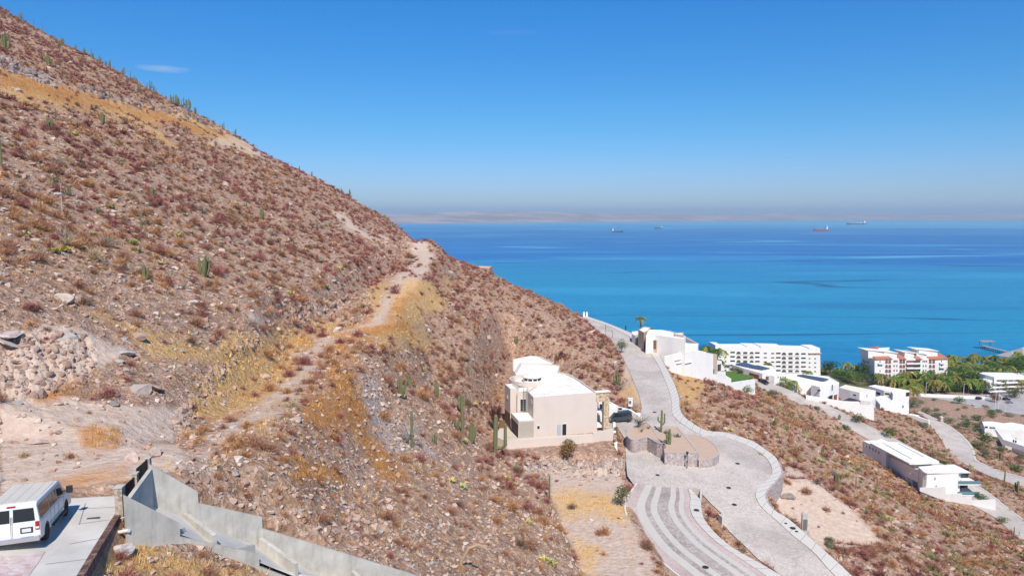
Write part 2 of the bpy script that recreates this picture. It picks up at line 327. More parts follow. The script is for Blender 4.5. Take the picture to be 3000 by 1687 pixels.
class MB:
    """collects shapes into one mesh; world or local coordinates"""
    def __init__(s): s.v = []; s.f = []; s.m = []; s.mi = 0
    def face(s, pts):
        n = len(s.v); s.v += [tuple(p) for p in pts]; s.f.append(tuple(range(n, n+len(pts)))); s.m.append(s.mi)
    def add(s, V, Fs):
        n = len(s.v); s.v += [tuple(p) for p in V]; s.f += [tuple(i+n for i in f) for f in Fs]; s.m += [s.mi]*len(Fs)
    def box(s, c, d, rz=0, M=None):
        x, y, z = [a/2 for a in d]; R = Matrix.Rotation(rz, 3, 'Z') if M is None else M
        V = [Vector(c)+R@Vector((i*x, j*y, k*z)) for k in (-1,1) for j in (-1,1) for i in (-1,1)]
        s.add(V, [(0,2,3,1),(4,5,7,6),(0,1,5,4),(2,6,7,3),(0,4,6,2),(1,3,7,5)])
    def prism(s, poly, z0, z1):              # plan polygon, z0/z1 numbers or lists
        n = len(poly); z0 = [z0]*n if not hasattr(z0, '__len__') else z0; z1 = [z1]*n if not hasattr(z1, '__len__') else z1
        V = [(p[0], p[1], a) for p, a in zip(poly, z0)]+[(p[0], p[1], b) for p, b in zip(poly, z1)]
        A = sum(poly[i][0]*poly[(i+1)%n][1]-poly[(i+1)%n][0]*poly[i][1] for i in range(n))
        fs = [(i, (i+1)%n, n+(i+1)%n, n+i) for i in range(n)]+[tuple(range(n, 2*n)), tuple(range(n-1, -1, -1))]
        if A < 0: fs = [f[::-1] for f in fs]
        s.add(V, fs)
    def bar(s, a, b, w, h=None):             # square bar between two points
        a = Vector(a); b = Vector(b); h = h or w; d = b-a; L = d.length
        if L < 1e-6: return
        R = d.to_track_quat('Z', 'Y').to_matrix(); s.box((a+b)/2, (w, h, L), M=R)
    def tube(s, pts, rad, n=8, cap=True, ell=1.0):
        pts = [Vector(p) for p in pts]; rad = rad if hasattr(rad, '__len__') else [rad]*len(pts)
        V = []; ref = None
        for i, p in enumerate(pts):
            d = (pts[min(i+1,len(pts)-1)]-pts[max(i-1,0)]).normalized()
            if ref is None: ref = Vector((1,0,0)) if abs(d.x) < .8 else Vector((0,1,0))
            u = (ref-d*ref.dot(d)).normalized(); ref = u; v = d.cross(u)
            V += [p+(u*math.cos(2*math.pi*k/n)+v*math.sin(2*math.pi*k/n)*ell)*rad[i] for k in range(n)]
        Fs = [(i*n+k, i*n+(k+1)%n, (i+1)*n+(k+1)%n, (i+1)*n+k) for i in range(len(pts)-1) for k in range(n)]
        if cap: Fs += [tuple(range(n-1,-1,-1)), tuple((len(pts)-1)*n+k for k in range(n))]
        s.add(V, Fs)
    def lathe(s, c, prof, n=16):             # prof: (r, z)
        c = Vector(c); V = [c+Vector((r*math.cos(2*math.pi*k/n), r*math.sin(2*math.pi*k/n), z)) for r, z in prof for k in range(n)]
        Fs = [(i*n+k, i*n+(k+1)%n, (i+1)*n+(k+1)%n, (i+1)*n+k) for i in range(len(prof)-1) for k in range(n)]
        Fs += [tuple(range(n-1,-1,-1)), tuple((len(prof)-1)*n+k for k in range(n))]
        s.add(V, Fs)
    def build(s, name, mats, parent=None, loc=None, smooth=False, bevel=0, cols=None, origin=None, fix=True):
        me = bpy.data.meshes.new(name)
        V = s.v
        if origin is not None: o_ = Vector(origin); V = [tuple(Vector(p)-o_) for p in V]; loc = o_
        me.from_pydata(V, [], s.f)
        mats = mats if isinstance(mats, (list, tuple)) else [mats]
        for m in mats: me.materials.append(m)
        if len(mats) > 1: me.polygons.foreach_set('material_index', s.m)
        bm = bmesh.new(); bm.from_mesh(me)
        if fix: bmesh.ops.recalc_face_normals(bm, faces=bm.faces)
        if bevel:
            es = [e for e in bm.edges if len(e.link_faces) == 2 and e.calc_face_angle(0) > .6]
            bmesh.ops.bevel(bm, geom=es, offset=bevel, segments=2, affect='EDGES', profile=.6, clamp_overlap=True)
        bm.to_mesh(me); bm.free()
        me.polygons.foreach_set('use_smooth', [bool(smooth)]*len(me.polygons))
        me.update(); return newobj(name, me, parent, loc)
def children_of(o): return [c for c in bpy.data.objects if c.parent == o]
_kids = {}
def copy_tree(src, loc=None, rz=None, scale=None, label=None, parent=None):
    """a copy of a thing with copies of its parts and sub-parts (mesh data shared)"""
    c = src.copy(); COL.objects.link(c)
    if parent is not None: c.parent = parent
    if loc is not None: c.location = loc
    if rz is not None: c.rotation_euler.z = rz
    if scale is not None: c.scale = scale if hasattr(scale, '__len__') else (scale,)*3
    if label: c['label'] = label
    if src.name not in _kids: _kids[src.name] = [k.name for k in children_of(src)]
    for k in _kids[src.name]: copy_tree(bpy.data.objects[k], parent=c)
    return c
# ------------------------------------------------------------------ material helpers
class NM:
    def __init__(s, name):
        s.mat = bpy.data.materials.new(name); s.mat.use_nodes = True; s.t = s.mat.node_tree
        s.b = s.t.nodes['Principled BSDF']; s.out = s.t.nodes['Material Output']
        s.pos = s.t.nodes.new('ShaderNodeNewGeometry').outputs['Position']
        s.obj = s.t.nodes.new('ShaderNodeTexCoord').outputs['Object']
    def link(s, a, b): s.t.links.new(a, b)
    def _in(s, sock, v):
        if v is None: return
        if hasattr(v, 'is_output'): s.link(v, sock)
        else:
            if isinstance(v, tuple) and len(v) == 3 and sock.type == 'RGBA': v = v+(1,)
            sock.default_value = v
    def map(s, vec, scale=(1,1,1), rot=(0,0,0), loc=(0,0,0)):
        n = s.t.nodes.new('ShaderNodeMapping'); s.link(vec, n.inputs[0]); n.inputs['Scale'].default_value = scale
        n.inputs['Rotation'].default_value = rot; n.inputs['Location'].default_value = loc; return n.outputs[0]
    def noise(s, scale, detail=4, rough=.55, vec=None, dist=0):
        n = s.t.nodes.new('ShaderNodeTexNoise'); s.link(vec or s.pos, n.inputs['Vector'])
        n.inputs['Scale'].default_value = scale; n.inputs['Detail'].default_value = detail; n.inputs['Roughness'].default_value = rough
        n.inputs['Distortion'].default_value = dist; return n.outputs['Fac']
    def voro(s, scale, vec=None, feature='F1', out='Distance', rnd=1):
        n = s.t.nodes.new('ShaderNodeTexVoronoi'); n.feature = feature; s.link(vec or s.pos, n.inputs['Vector'])
        n.inputs['Scale'].default_value = scale; n.inputs['Randomness'].default_value = rnd; return n.outputs[out]
    def math(s, op, a, b=None, c=None, clamp=False):
        n = s.t.nodes.new('ShaderNodeMath'); n.operation = op; n.use_clamp = clamp
        for i, v in enumerate((a, b, c)): s._in(n.inputs[i], v) if v is not None else None
        return n.outputs[0]
    def mix(s, f, a, b, mode='MIX'):
        n = s.t.nodes.new('ShaderNodeMix'); n.data_type = 'RGBA'; n.blend_type = mode
        s._in(n.inputs['Factor'], f); s._in(n.inputs['A'], a); s._in(n.inputs['B'], b); return n.outputs['Result']
    def ramp(s, f, stops, interp='LINEAR'):
        n = s.t.nodes.new('ShaderNodeValToRGB'); s.link(f, n.inputs[0]); e = n.color_ramp.elements; n.color_ramp.interpolation = interp
        while len(e) < len(stops): e.new(.5)
        for i, (p, c) in enumerate(stops):
            e[i].position = p; e[i].color = (c, c, c, 1) if isinstance(c, (int, float)) else tuple(c)+(1,)
        return n.outputs[0]
    def rng(s, f, a, b, c=0, d=1):
        n = s.t.nodes.new('ShaderNodeMapRange'); s.link(f, n.inputs[0])
        for i, v in enumerate((a, b, c, d)): n.inputs[i+1].default_value = v
        return n.outputs[0]
    def attr(s, name, out='Color'):
        n = s.t.nodes.new('ShaderNodeAttribute'); n.attribute_name = name; return n.outputs[out]
    def sep(s, v):
        n = s.t.nodes.new('ShaderNodeSeparateXYZ'); s.link(v, n.inputs[0]); return n.outputs
    def bump(s, h, strength=.5, dist=.1):
        n = s.t.nodes.new('ShaderNodeBump'); s.link(h, n.inputs['Height']); n.inputs['Strength'].default_value = strength
        n.inputs['Distance'].default_value = dist; s.link(n.outputs[0], s.b.inputs['Normal']); return n
    def done(s, col=None, rough=.8, metal=0, spec=.3, **kw):
        if col is not None: s._in(s.b.inputs['Base Color'], col)
        s._in(s.b.inputs['Roughness'], rough); s.b.inputs['Metallic'].default_value = metal; s.b.inputs['Specular IOR Level'].default_value = spec
        for k, v in kw.items(): s._in(s.b.inputs[k.replace('_', ' ')], v)
        return s.mat
MATS = {}
def plain(name, col, rough=.7, var=.08, scale=2.0, metal=0, spec=.3, stain=0, bump=0):
    """a plain painted or cast surface with mild unevenness and optional stains"""
    if name in MATS: return MATS[name]
    n = NM(name); c = n.mix(n.math('MULTIPLY', n.noise(scale, 5), 1.0), tuple(x*(1-var*1.6) for x in col), tuple(min(1, x*(1+var)) for x in col))
    if stain:
        st = n.ramp(n.noise(.55, 6, .65, n.map(n.pos, (1, 1, .35))), [(.52, 0.0), (.75, 1.0)])
        c = n.mix(n.math('MULTIPLY', st, stain), c, (col[0]*.55, col[1]*.5, col[2]*.45), 'MIX')
    if bump: n.bump(n.noise(scale*6, 4), bump, .03)
    MATS[name] = n.done(c, rough, metal, spec); return MATS[name]
# ------------------------------------------------------------------ terrain sheet
PALE = [q(11,(0,520),(120,480),(420,330),(760,350),(1020,480),(1230,560),(880,800),(500,950),(750,1060),(1500,1100),(1750,1150),(1650,1449),(0,1449)),
        [(0,1290),(520,1290),(560,1380),(440,1400),(0,1450)],
        q(12,(880,230),(990,230),(1130,400),(1230,460),(1420,470),(1400,520),(1230,490),(1000,390)), q(12,(90,1180),(300,1260),(240,1290),(90,1230)),
        q(9,(1700,1010),(2100,1210),(2080,1230),(1600,1080)),
        pad_px, q(6,(1640,690),(1900,540),(2150,520),(2321,620))+q(7,(350,800),(640,1010),(1100,1449),(330,1449),(120,1180),(0,1130)),
        q(12,(1600,490),(1720,500),(1840,640),(1800,760),(1640,950),(1500,1120),(1350,1290),(900,1449),(1150,1300),(1380,1050),(1500,900),(1700,720)),
        q(3,(1530,330),(1580,330),(1700,780),(1560,700)), q(7,(0,560),(250,700),(200,760),(0,720))]
GOLD = [q(13,(0,450),(200,50),(520,40),(900,0),(1500,0),(1750,60),(1850,250),(1300,120),(860,130),(700,160),(560,600),(250,950),(0,1000)),
        q(12,(1280,950),(1450,870),(1750,900),(1950,880),(1960,1050),(1600,1400),(1350,1449),(1100,1300)),
        q(9,(0,520),(180,600),(420,680),(700,730),(1000,800),(1500,930),(1900,1110),(1500,1000),(1200,900),(1300,1100),(950,950),(600,800),(150,760),(0,640)),
        q(1,(1080,1160),(1300,1180),(1500,1300),(1900,1390),(2232,1449),(2232,1470),(830,1449),(980,1250)),
        q(11,(880,240),(1400,330),(2000,560),(2450,380),(2576,400),(2576,1100),(1950,1300),(1750,1100),(2050,700),(1400,650),(1100,300)),
        q(14,(1440,670),(1800,660),(2105,700),(2130,1050),(1900,900),(1500,860)), q(14,(1600,1080),(1750,1200),(1800,1449),(1690,1449)),
        q(4,(870,760),(1050,780),(1150,900),(1000,1200),(950,1100),(920,900)), q(4,(420,850),(510,870),(560,1080),(430,1080))]
RUST = [q(13,(870,350),(1060,440),(1130,560),(1250,850),(1260,1000),(1450,1250),(1580,1449),(1400,1449),(1000,1000),(650,900),(620,700),(800,600)),
        q(13,(520,200),(900,60),(1200,20),(1550,10),(1300,130),(900,160),(1100,320),(800,230)), q(13,(450,1200),(800,1350),(1000,1449),(600,1449)),
        q(12,(1440,1000),(1600,980),(1650,1050),(1560,1150),(1450,1160),(1400,1320),(1380,1250)),
        q(11,(330,1040),(560,880),(880,860),(700,960),(450,1070)), q(11,(820,1350),(1060,1360),(1050,1430),(830,1430)),
        q(9,(0,530),(600,690),(1100,800),(1700,1020),(1400,980),(1000,850),(500,790),(0,640)), q(1,(650,620),(1100,530),(1100,610),(400,680))]
GREY = [q(13,(1080,420),(1300,520),(1400,800),(1700,1000),(1900,1250),(1400,1200),(1250,1000),(1150,700)), q(9,(0,440),(500,620),(1000,760),(1200,800),(950,790),(560,670),(200,580)), q(3,(640,1300),(1540,1290),(1560,1440),(600,1449))]
ROCKY = [[(620,1330),(1000,1290),(1180,1130),(1460,1330),(1650,1500),(1700,1690),(900,1700),(700,1500)],[(-200,760),(350,800),(760,900),(700,1180),(500,1350),(-200,1300)],[(1000,1050),(1130,1080),(1300,1250),(1100,1300)]]
def mask_of(px, py, polys, soft, x, y, seed):
    r = np.zeros(px.shape); nz = fbm(x/6, y/6, 4, seed)
    for po in polys:
        p = np.array(po); m = (px > p[:,0].min()-60) & (px < p[:,0].max()+60) & (py > p[:,1].min()-60) & (py < p[:,1].max()+60)
        if m.any(): r[m] = np.maximum(r[m], np.clip(.5-(sdf_poly(px[m], py[m], po)+nz[m]*soft)/(soft*.9), 0, 1))
    return r
ppx = [(530,1352),(640,1290),(745,1215),(835,1150),(870,1100),(905,1062),(870,1030)]
pp2 = [(905,1062),(960,985),(1050,960),(1105,945),(1130,905),(1140,870),(1165,825),(1200,790),(1240,745),(1242,712)]
pseg = []
for L_ in (ppx, pp2):
    g_ = [G(a, b) or PZ(a, b, 107) for a, b in L_]; pseg += [(g_[i], g_[i+1], 2.2, 2.2) for i in range(len(g_)-1)]
def masks(x, y, z):
    px, py = proj(x, y, z); px = np.where(y > 5, px, -9999)
    r = [mask_of(px, py, m, s, x, y, sd) for m, s, sd in ((GOLD, 44, 61), (PALE, 18, 62), (RUST, 36, 63), (GREY, 20, 64))]
    m = (x > -45) & (x < 0) & (y > 30) & (y < 245)
    if m.any():
        d, _, ww = seg_dist(x[m], y[m], pseg); k = np.clip(1.15-d/1.9+.9*fbm(x[m]/2.2, y[m]/3, 4, 66), 0, .9)
        r[1][m] = np.maximum(r[1][m], k); r[0][m] *= 1-k; r[2][m] *= 1-k
    return r
NA, NR = 1000, 960
ang = np.radians(np.concatenate([np.linspace(-75, -42, 60, endpoint=False), np.linspace(-42, 42, NA), np.linspace(42.5, 75, 60)]))
rad_ = np.concatenate([np.geomspace(6, 20, 60, endpoint=False), np.geomspace(20, 360, NR-120, endpoint=False), np.geomspace(360, 900, 60)])
AA, RR = np.meshgrid(ang, rad_); TX = RR*np.sin(AA); TY = RR*np.cos(AA)
TZ = height(TX, TY)
# broken rock on the cut faces and ledges
CLIFF = [
   q(11,(0,420),(230,420),(760,400),(860,560),(900,840),(560,920),(330,1010),(0,1040)), q(11,(1640,1449),(1600,1240),(1850,980),(1980,780),(2200,560),(2300,300),(2450,480),(2200,720),(2000,980),(1800,1250),(1720,1400)),
   q(12,(380,1180),(800,1050),(1150,1000),(1290,900),(1240,1060),(1170,1280),(700,1290),(450,1320)), q(12,(1200,560),(1600,450),(1660,590),(1520,700),(1380,660)),
   q(9,(540,620),(800,690),(1400,830),(1800,1000),(1740,1030),(1300,870),(900,780),(560,680)), q(9,(0,420),(450,640),(400,660),(0,510)), q(3,(620,1300),(1540,1300),(1550,1400),(600,1400))]
cliffs = [mask_of(*proj(TX, TY, TZ), [po], 14, TX, TY, 70+i) for i, po in enumerate(CLIFF)]
cliffm = np.maximum.reduce(cliffs)
ridg = 1-np.abs(fbm(TX/1.1+TZ/1.3, TY/1.1-TZ/1.7, 4, 81))*2.2
blk = vnoise(TX/.9+.4*fbm(TX/2,TY/2,2,5), TY/.9+TZ/.8, 83)
TZ = TZ+cliffm*(.45*(ridg-.4)+1.0*(np.floor(blk*4)/4-.4))*np.clip(RR/60, .5, 1.8)
nr, na = TX.shape
idx = np.arange(nr*na).reshape(nr, na)
quads = np.c_[idx[:-1,:-1].ravel(), idx[:-1,1:].ravel(), idx[1:,1:].ravel(), idx[1:,:-1].ravel()]
mk = masks(TX.ravel(), TY.ravel(), TZ.ravel()); mk = [np.clip(m, 0, 1) for m in mk]
V = np.c_[TX.ravel(), TY.ravel(), TZ.ravel()]
tmat = NM('hillside_ground')
ma = tmat.attr('cover'); msep = tmat.sep(ma); ga = tmat.attr('cover', 'Alpha')
n1 = tmat.noise(.06, 5); n2_ = tmat.noise(.55, 6, .65); n3 = tmat.noise(3.5, 5, .7)
v1 = tmat.voro(1.6, out='Color'); v2 = tmat.voro(5.0, out='Color'); vs1 = tmat.sep(v1); vs2 = tmat.sep(v2)
soil = tmat.mix(tmat.ramp(n2_, [(.35, 0.), (.65, 1.)]), (.33, .18, .115), (.47, .29, .20))
soil = tmat.mix(tmat.ramp(n1, [(.4, 0.), (.62, .55)]), soil, (.45, .25, .13))
stones = tmat.ramp(vs2[0], [(0, (.24,.15,.11)), (.35, (.44,.29,.21)), (.7, (.60,.44,.34)), (1, (.70,.57,.47))])
col = tmat.mix(tmat.ramp(tmat.noise(.9, 5, .6), [(.40, 0.12), (.62, .72)]), soil, stones)
big = tmat.ramp(vs1[1], [(0, .62), (.5, 1.0), (1, 1.25)])
col = tmat.mix(.8, col, big, 'MULTIPLY')
gold = tmat.mix(tmat.ramp(n3, [(.35, 0.), (.65, 1.)]), (.52, .31, .11), (.72, .46, .20))
rust = tmat.mix(tmat.ramp(n3, [(.3, 0.), (.7, 1.)]), (.40, .15, .035), (.58, .27, .075))
pale = tmat.mix(tmat.ramp(tmat.noise(1.3, 7, .65), [(.3, 0.), (.7, 1.)]), (.47, .35, .27), (.66, .53, .43))
grey = tmat.mix(tmat.ramp(vs2[1], [(.2, 0.), (.8, 1.)]), (.30, .24, .21), (.60, .52, .46))
pat = tmat.ramp(tmat.noise(.8, 6, .7), [(.34, 0.3), (.5, 1.)])
col = tmat.mix(tmat.math('MULTIPLY', ga, .75), col, grey)
col = tmat.mix(tmat.math('MULTIPLY', msep[1], .88), col, pale)
col = tmat.mix(tmat.math('MULTIPLY', tmat.math('MULTIPLY', msep[0], pat), .85), col, gold)
col = tmat.mix(tmat.math('MULTIPLY', tmat.math('MULTIPLY', msep[2], pat), .85), col, rust)
tps = tmat.sep(tmat.pos); low = tmat.math('MULTIPLY', tmat.rng(tps[2], 9.5, 6.5, 0, 1), tmat.rng(tps[1], 455, 475, 0, 1))
col = tmat.mix(tmat.math('MULTIPLY', low, tmat.ramp(tmat.noise(.08, 5), [(.35, .3), (.55, .95)])), col, tmat.mix(tmat.noise(.5, 4), (.035,.06,.015), (.10,.14,.04)))
hgt = tmat.math('ADD', tmat.math('MULTIPLY', tmat.voro(1.6), .5), tmat.math('ADD', tmat.math('MULTIPLY', tmat.noise(1.2, 8, .7), 1.2), tmat.math('MULTIPLY', tmat.voro(5.0), .25)))
bstr = tmat.bump(hgt, .9, .45)
tmat.link(tmat.rng(msep[1], 0, 1, .95, .5), bstr.inputs['Strength'])
tm = npmesh('hillside', V, quads, tmat.done(col, .95, spec=.1), True)
a = tm.color_attributes.new('cover', 'FLOAT_COLOR', 'POINT'); c4 = np.stack(mk, 1).astype(np.float32)
a.data.foreach_set('color', c4.ravel())
tag(newobj('hillside', tm), 'steep stony desert hillside with reddish scrub', None, kind='structure')
# ------------------------------------------------------------------ sea, seabed-free; far coast; haze
sm = NM('sea_water'); px_ = sm.sep(sm.pos)
dist = sm.math('SQRT', sm.math('ADD', sm.math('MULTIPLY', px_[0], px_[0]), sm.math('MULTIPLY', px_[1], px_[1])))
ld = sm.math('DIVIDE', sm.math('LOGARITHM', sm.math('MAXIMUM', dist, 100.0), 10.0), 1.0)
wob = sm.noise(.0013, 6, .6, sm.map(sm.pos, (.35, 1, 1)), .5)
ld2 = sm.math('ADD', ld, sm.math('MULTIPLY', sm.math('SUBTRACT', wob, .5), .55))
t = sm.rng(ld2, 2.5, 4.3)
sc = sm.ramp(t, [(0.0, (.010,.27,.38)), (.10, (.006,.15,.34)), (.26, (.010,.225,.38)), (.37, (.010,.22,.385)), (.46, (.004,.125,.37)), (.66, (.002,.12,.345)), (.75, (.010,.20,.41)), (.83, (.07,.35,.52)), (1, (.05,.30,.46))])
gr_ = sm.noise(.16, 4, .8, sm.map(sm.pos, (.35, 1, 1))); sc = sm.mix(1.0, sc, sm.ramp(gr_, [(.3, .74), (.7, 1.26)]), 'MULTIPLY')
sk = sm.noise(.004, 7, .68, sm.map(sm.pos, (.16, 1, 1)), .6)
sc = sm.mix(sm.math('MULTIPLY', sm.ramp(sk, [(.52, 0.), (.66, 1.)]), .6), sc, (.05, .36, .54))
sk2 = sm.noise(.009, 5, .6, sm.map(sm.pos, (.12, 1, 1), (0, 0, .1)))
sc = sm.mix(sm.math('MULTIPLY', sm.ramp(sk2, [(.30, 1.), (.42, 0.)]), .35), sc, (.004, .06, .22))
sk3 = sm.noise(.0022, 4, .5, sm.map(sm.pos, (.06, 1, 1), (0, 0, -.05)), .4)      # thin slicks
thin = sm.math('SUBTRACT', 1.0, sm.math('MULTIPLY', sm.math('ABSOLUTE', sm.math('SUBTRACT', sk3, .5)), 90.0), clamp=True)
far_ = sm.ramp(t, [(.44, 0.), (.5, 1.)])
sc = sm.mix(sm.math('MULTIPLY', sm.math('MULTIPLY', thin, .75), far_), sc, (.14, .46, .62))
sk4 = sm.noise(.0035, 3, .45, sm.map(sm.pos, (.10, 1, 1), (0, 0, -.09), (40, 10, 0)), .5)
thin2 = sm.math('SUBTRACT', 1.0, sm.math('MULTIPLY', sm.math('ABSOLUTE', sm.math('SUBTRACT', sk4, .5)), 170.0), clamp=True)
near_ = sm.ramp(t, [(.44, 1.), (.5, 0.)])
sc = sm.mix(sm.math('MULTIPLY', sm.math('MULTIPLY', thin2, .85), near_), sc, (.003, .035, .12))
sm.bump(sm.math('ADD', sm.noise(.35, 5, .6, sm.map(sm.pos, (.6, 1, 1))), sm.noise(.05, 3)), .35, .4)
seam = sm.done(sc, .35, spec=.12)
R_ = 60000.0
sv = [(-R_, -2000, 0), (R_, -2000, 0), (R_, R_, 0), (-R_, R_, 0)]
tag(newobj('sea', npmesh('sea', sv, [(0,1,2,3)], seam)), 'calm blue and turquoise sea with pale slicks', kind='structure')
# opposite shore
cu = np.linspace(0, 1, 260); cv = np.linspace(0, 1, 26)
def coastpt(u):
    px = 300+u*3600; return PZ(px, 659-13.5*min(1, max(0, (px-900)/1600))**.8, 0.0)
cb = [coastpt(u) for u in cu]; LVt = []
for v in cv:
    for i, p in enumerate(cb):
        k = 1+v*.42; x, y = p.x*k, p.y*k
        ridge = (.35+.65*vnoise(np.array([x/3800]), np.array([v*3+2.0]), 5)[0])
        h = (sstep(v/.9)*(150*ridge+60))*(1+.5*fbm(np.array([x/900]), np.array([y/900]), 5, 8)[0])*(1 if v < .95 else .1)
        LVt.append((x, y, -1+h*(1.0 if i > 90 else .55+.45*i/90)))
li = np.arange(26*260).reshape(26, 260)
lm = NM('far_coast_rock'); lc = lm.mix(lm.ramp(lm.noise(.0012, 8, .7, lm.map(lm.pos, (1, 1, 6))), [(.4, 0.), (.6, 1.)]), (.24, .19, .17), (.44, .34, .30))
tag(newobj('far_shore', npmesh('far_shore', LVt, np.c_[li[:-1,:-1].ravel(), li[:-1,1:].ravel(), li[1:,1:].ravel(), li[1:,:-1].ravel()], lm.done(lc, .95, spec=.1), True)), 'hazy low desert hills across the water', kind='structure')
hb = MB(); hb.box((0, 14000, 161), (70000, 34000, 336)); 
hm = bpy.data.materials.new('haze_air'); hm.use_nodes = True; hm.node_tree.nodes.clear()
ho = hm.node_tree.nodes.new('ShaderNodeOutputMaterial'); hv = hm.node_tree.nodes.new('ShaderNodeVolumePrincipled')
hv.inputs['Color'].default_value = (.58, .76, .92, 1); hv.inputs['Density'].default_value = 7.5e-5; hv.inputs['Anisotropy'].default_value = 0.0
hm.node_tree.links.new(hv.outputs[0], ho.inputs['Volume'])
HAZE = hb.build('haze', hm); tag(HAZE, 'thin pale haze over the bay', kind='stuff')
# ------------------------------------------------------------------ draped paving
def drape(name, poly, lv, off, mat, step=1.2, thick=0, kind='structure', label=None):
    p2 = [Vector((p[0], p[1])) for p in poly]; xs = [p.x for p in p2]; ys = [p.y for p in p2]
    gx = np.arange(min(xs), max(xs), step); gy = np.arange(min(ys), max(ys), step); X, Y = np.meshgrid(gx, gy)
    X = X.ravel(); Y = Y.ravel(); k = sdf_poly(X, Y, [tuple(p) for p in p2]) < -step*.35
    pts = p2+[Vector((a, b)) for a, b in zip(X[k], Y[k])]; n = len(p2)
    vo, eo, fo, *_ = delaunay_2d_cdt(pts, [(i, (i+1)%n) for i in range(n)], [tuple(range(n))], 1, 1e-4)
    xy = np.array([tuple(v) for v in vo]); zz = lv.z(xy[:,0], xy[:,1])+off
    V = [(a, b, c) for (a, b), c in zip(xy, zz)]; Fs = [tuple(f) for f in fo]
    if thick:
        bnd = {}
        for f in Fs:
            for i in range(len(f)):
                e = (f[i], f[(i+1)%len(f)]); 
                if (e[1], e[0]) in bnd: bnd.pop((e[1], e[0]))
                else: bnd[e] = 1
        for a_, b_ in bnd:
            m = len(V); V += [(V[a_][0], V[a_][1], V[a_][2]-thick), (V[b_][0], V[b_][1], V[b_][2]-thick)]; Fs.append((b_, a_, m, m+1))
    me = bpy.data.meshes.new(name); me.from_pydata(V, [], Fs); me.materials.append(mat)
    bm = bmesh.new(); bm.from_mesh(me); bmesh.ops.recalc_face_normals(bm, faces=bm.faces)
    if sum(f.normal.z for f in bm.faces) < 0: bmesh.ops.reverse_faces(bm, faces=bm.faces)
    bm.to_mesh(me); bm.free(); o = newobj(name, me)
    if label: tag(o, label)
    if kind: o['kind'] = kind
    return o
def cobble(name, c1, c2, scale=3.2, joint=(.30,.27,.25)):
    n = NM(name); cs = n.sep(n.voro(scale, out='Color')); e = n.voro(scale, feature='DISTANCE_TO_EDGE')
    c = n.mix(cs[0], c1, c2); c = n.mix(n.ramp(e, [(.0, 1.), (.09, 0.)]), c, joint)
    c = n.mix(n.ramp(n.noise(.22, 6, .65), [(.35, .0), (.7, .55)]), c, tuple(x*1.12 for x in c2)); 
    c = n.mix(n.ramp(n.noise(.09, 4, .6, n.map(n.pos, (1,1,1), loc=(30,4,0))), [(.5, 0.), (.62, .35)]), c, tuple(x*.72 for x in c1))
    n.bump(n.math('MINIMUM', e, .2), .6, .08); return n.done(c, .85, spec=.2)
def slabmat(name, col, size=1.5):
    n = NM(name); c = n.mix(n.noise(1.2, 6, .7), tuple(x*.82 for x in col), tuple(x*1.08 for x in col)); n.bump(n.noise(14, 3), .15, .01); return n.done(c, .8, spec=.2)
M_cob = cobble('road_cobbles', (.42,.36,.31), (.59,.52,.455)); M_cob_d = cobble('dark_cobbles', (.29,.24,.21), (.48,.42,.38), 2.6, (.22,.19,.17))
M_cob_p = cobble('pink_cobbles', (.44,.33,.29), (.56,.46,.42), 4.0, (.36,.3,.27)); M_slab = slabmat('kerb_slab_concrete', (.60,.56,.50)); M_band = slabmat('pale_paving_band', (.55,.51,.45))
drape('cobbled_road', main_poly, main_s, .0, M_cob, label='winding pinkish cobbled road round the planted island')
wk_ = drape('pavement', walk_poly, main_s, .13, M_slab, .8, .25, label='pale concrete slab pavement along the outer side of the road')
# slab joints: thin dark grooves laid as strips across the pavement
def joints(A, B, lv, off, step, name, label, w=.035):
    mb = MB(); acc = 0
    for i in range(1, min(len(A), len(B))):
        pass
    n = 400; ca = resamp(A, n); cb_ = resamp(B, n); last = 0; L = 0
    for i in range(1, n):
        L += (ca[i]-ca[i-1]).length
        if L-last > step:
            last = L; a, b = ca[i], cb_[i]; d = (b-a).normalized(); s_ = Vector((-d.y, d.x, 0))*w
            z = lambda p: float(lv.z([p.x], [p.y])[0])+off
            qd = [a-s_, a+s_, b+s_, b-s_]; mb.face([(p.x, p.y, z(p)) for p in qd])
    o = mb.build(name, plain('dark_joint', (.30,.28,.25), .9)); tag(o, label, kind='structure')  # joint lines in one even dark grey
def resamp(pts, n):
    pts = [Vector(p) for p in pts]; L = [0]
    for a, b in zip(pts, pts[1:]): L.append(L[-1]+(b-a).length)
    out = []; j = 0
    for i in range(n):
        t = L[-1]*i/(n-1)
        while j < len(L)-2 and L[j+1] < t: j += 1
        out.append(pts[j].lerp(pts[j+1], (t-L[j])/max(1e-9, L[j+1]-L[j])))
    return out
joints(walk_in, walk_out, main_s, .136, 2.2, 'pavement_joints', 'joints between the pavement slabs')
inn = resamp(walk_in, 300)
def offset_line(line, d):
    out = []
    for i, p in enumerate(line):
        t = (line[min(i+1,len(line)-1)]-line[max(i-1,0)]); t.z = 0; t.normalize(); out.append(Vector((p.x-t.y*d, p.y+t.x*d, p.z)))
    return out
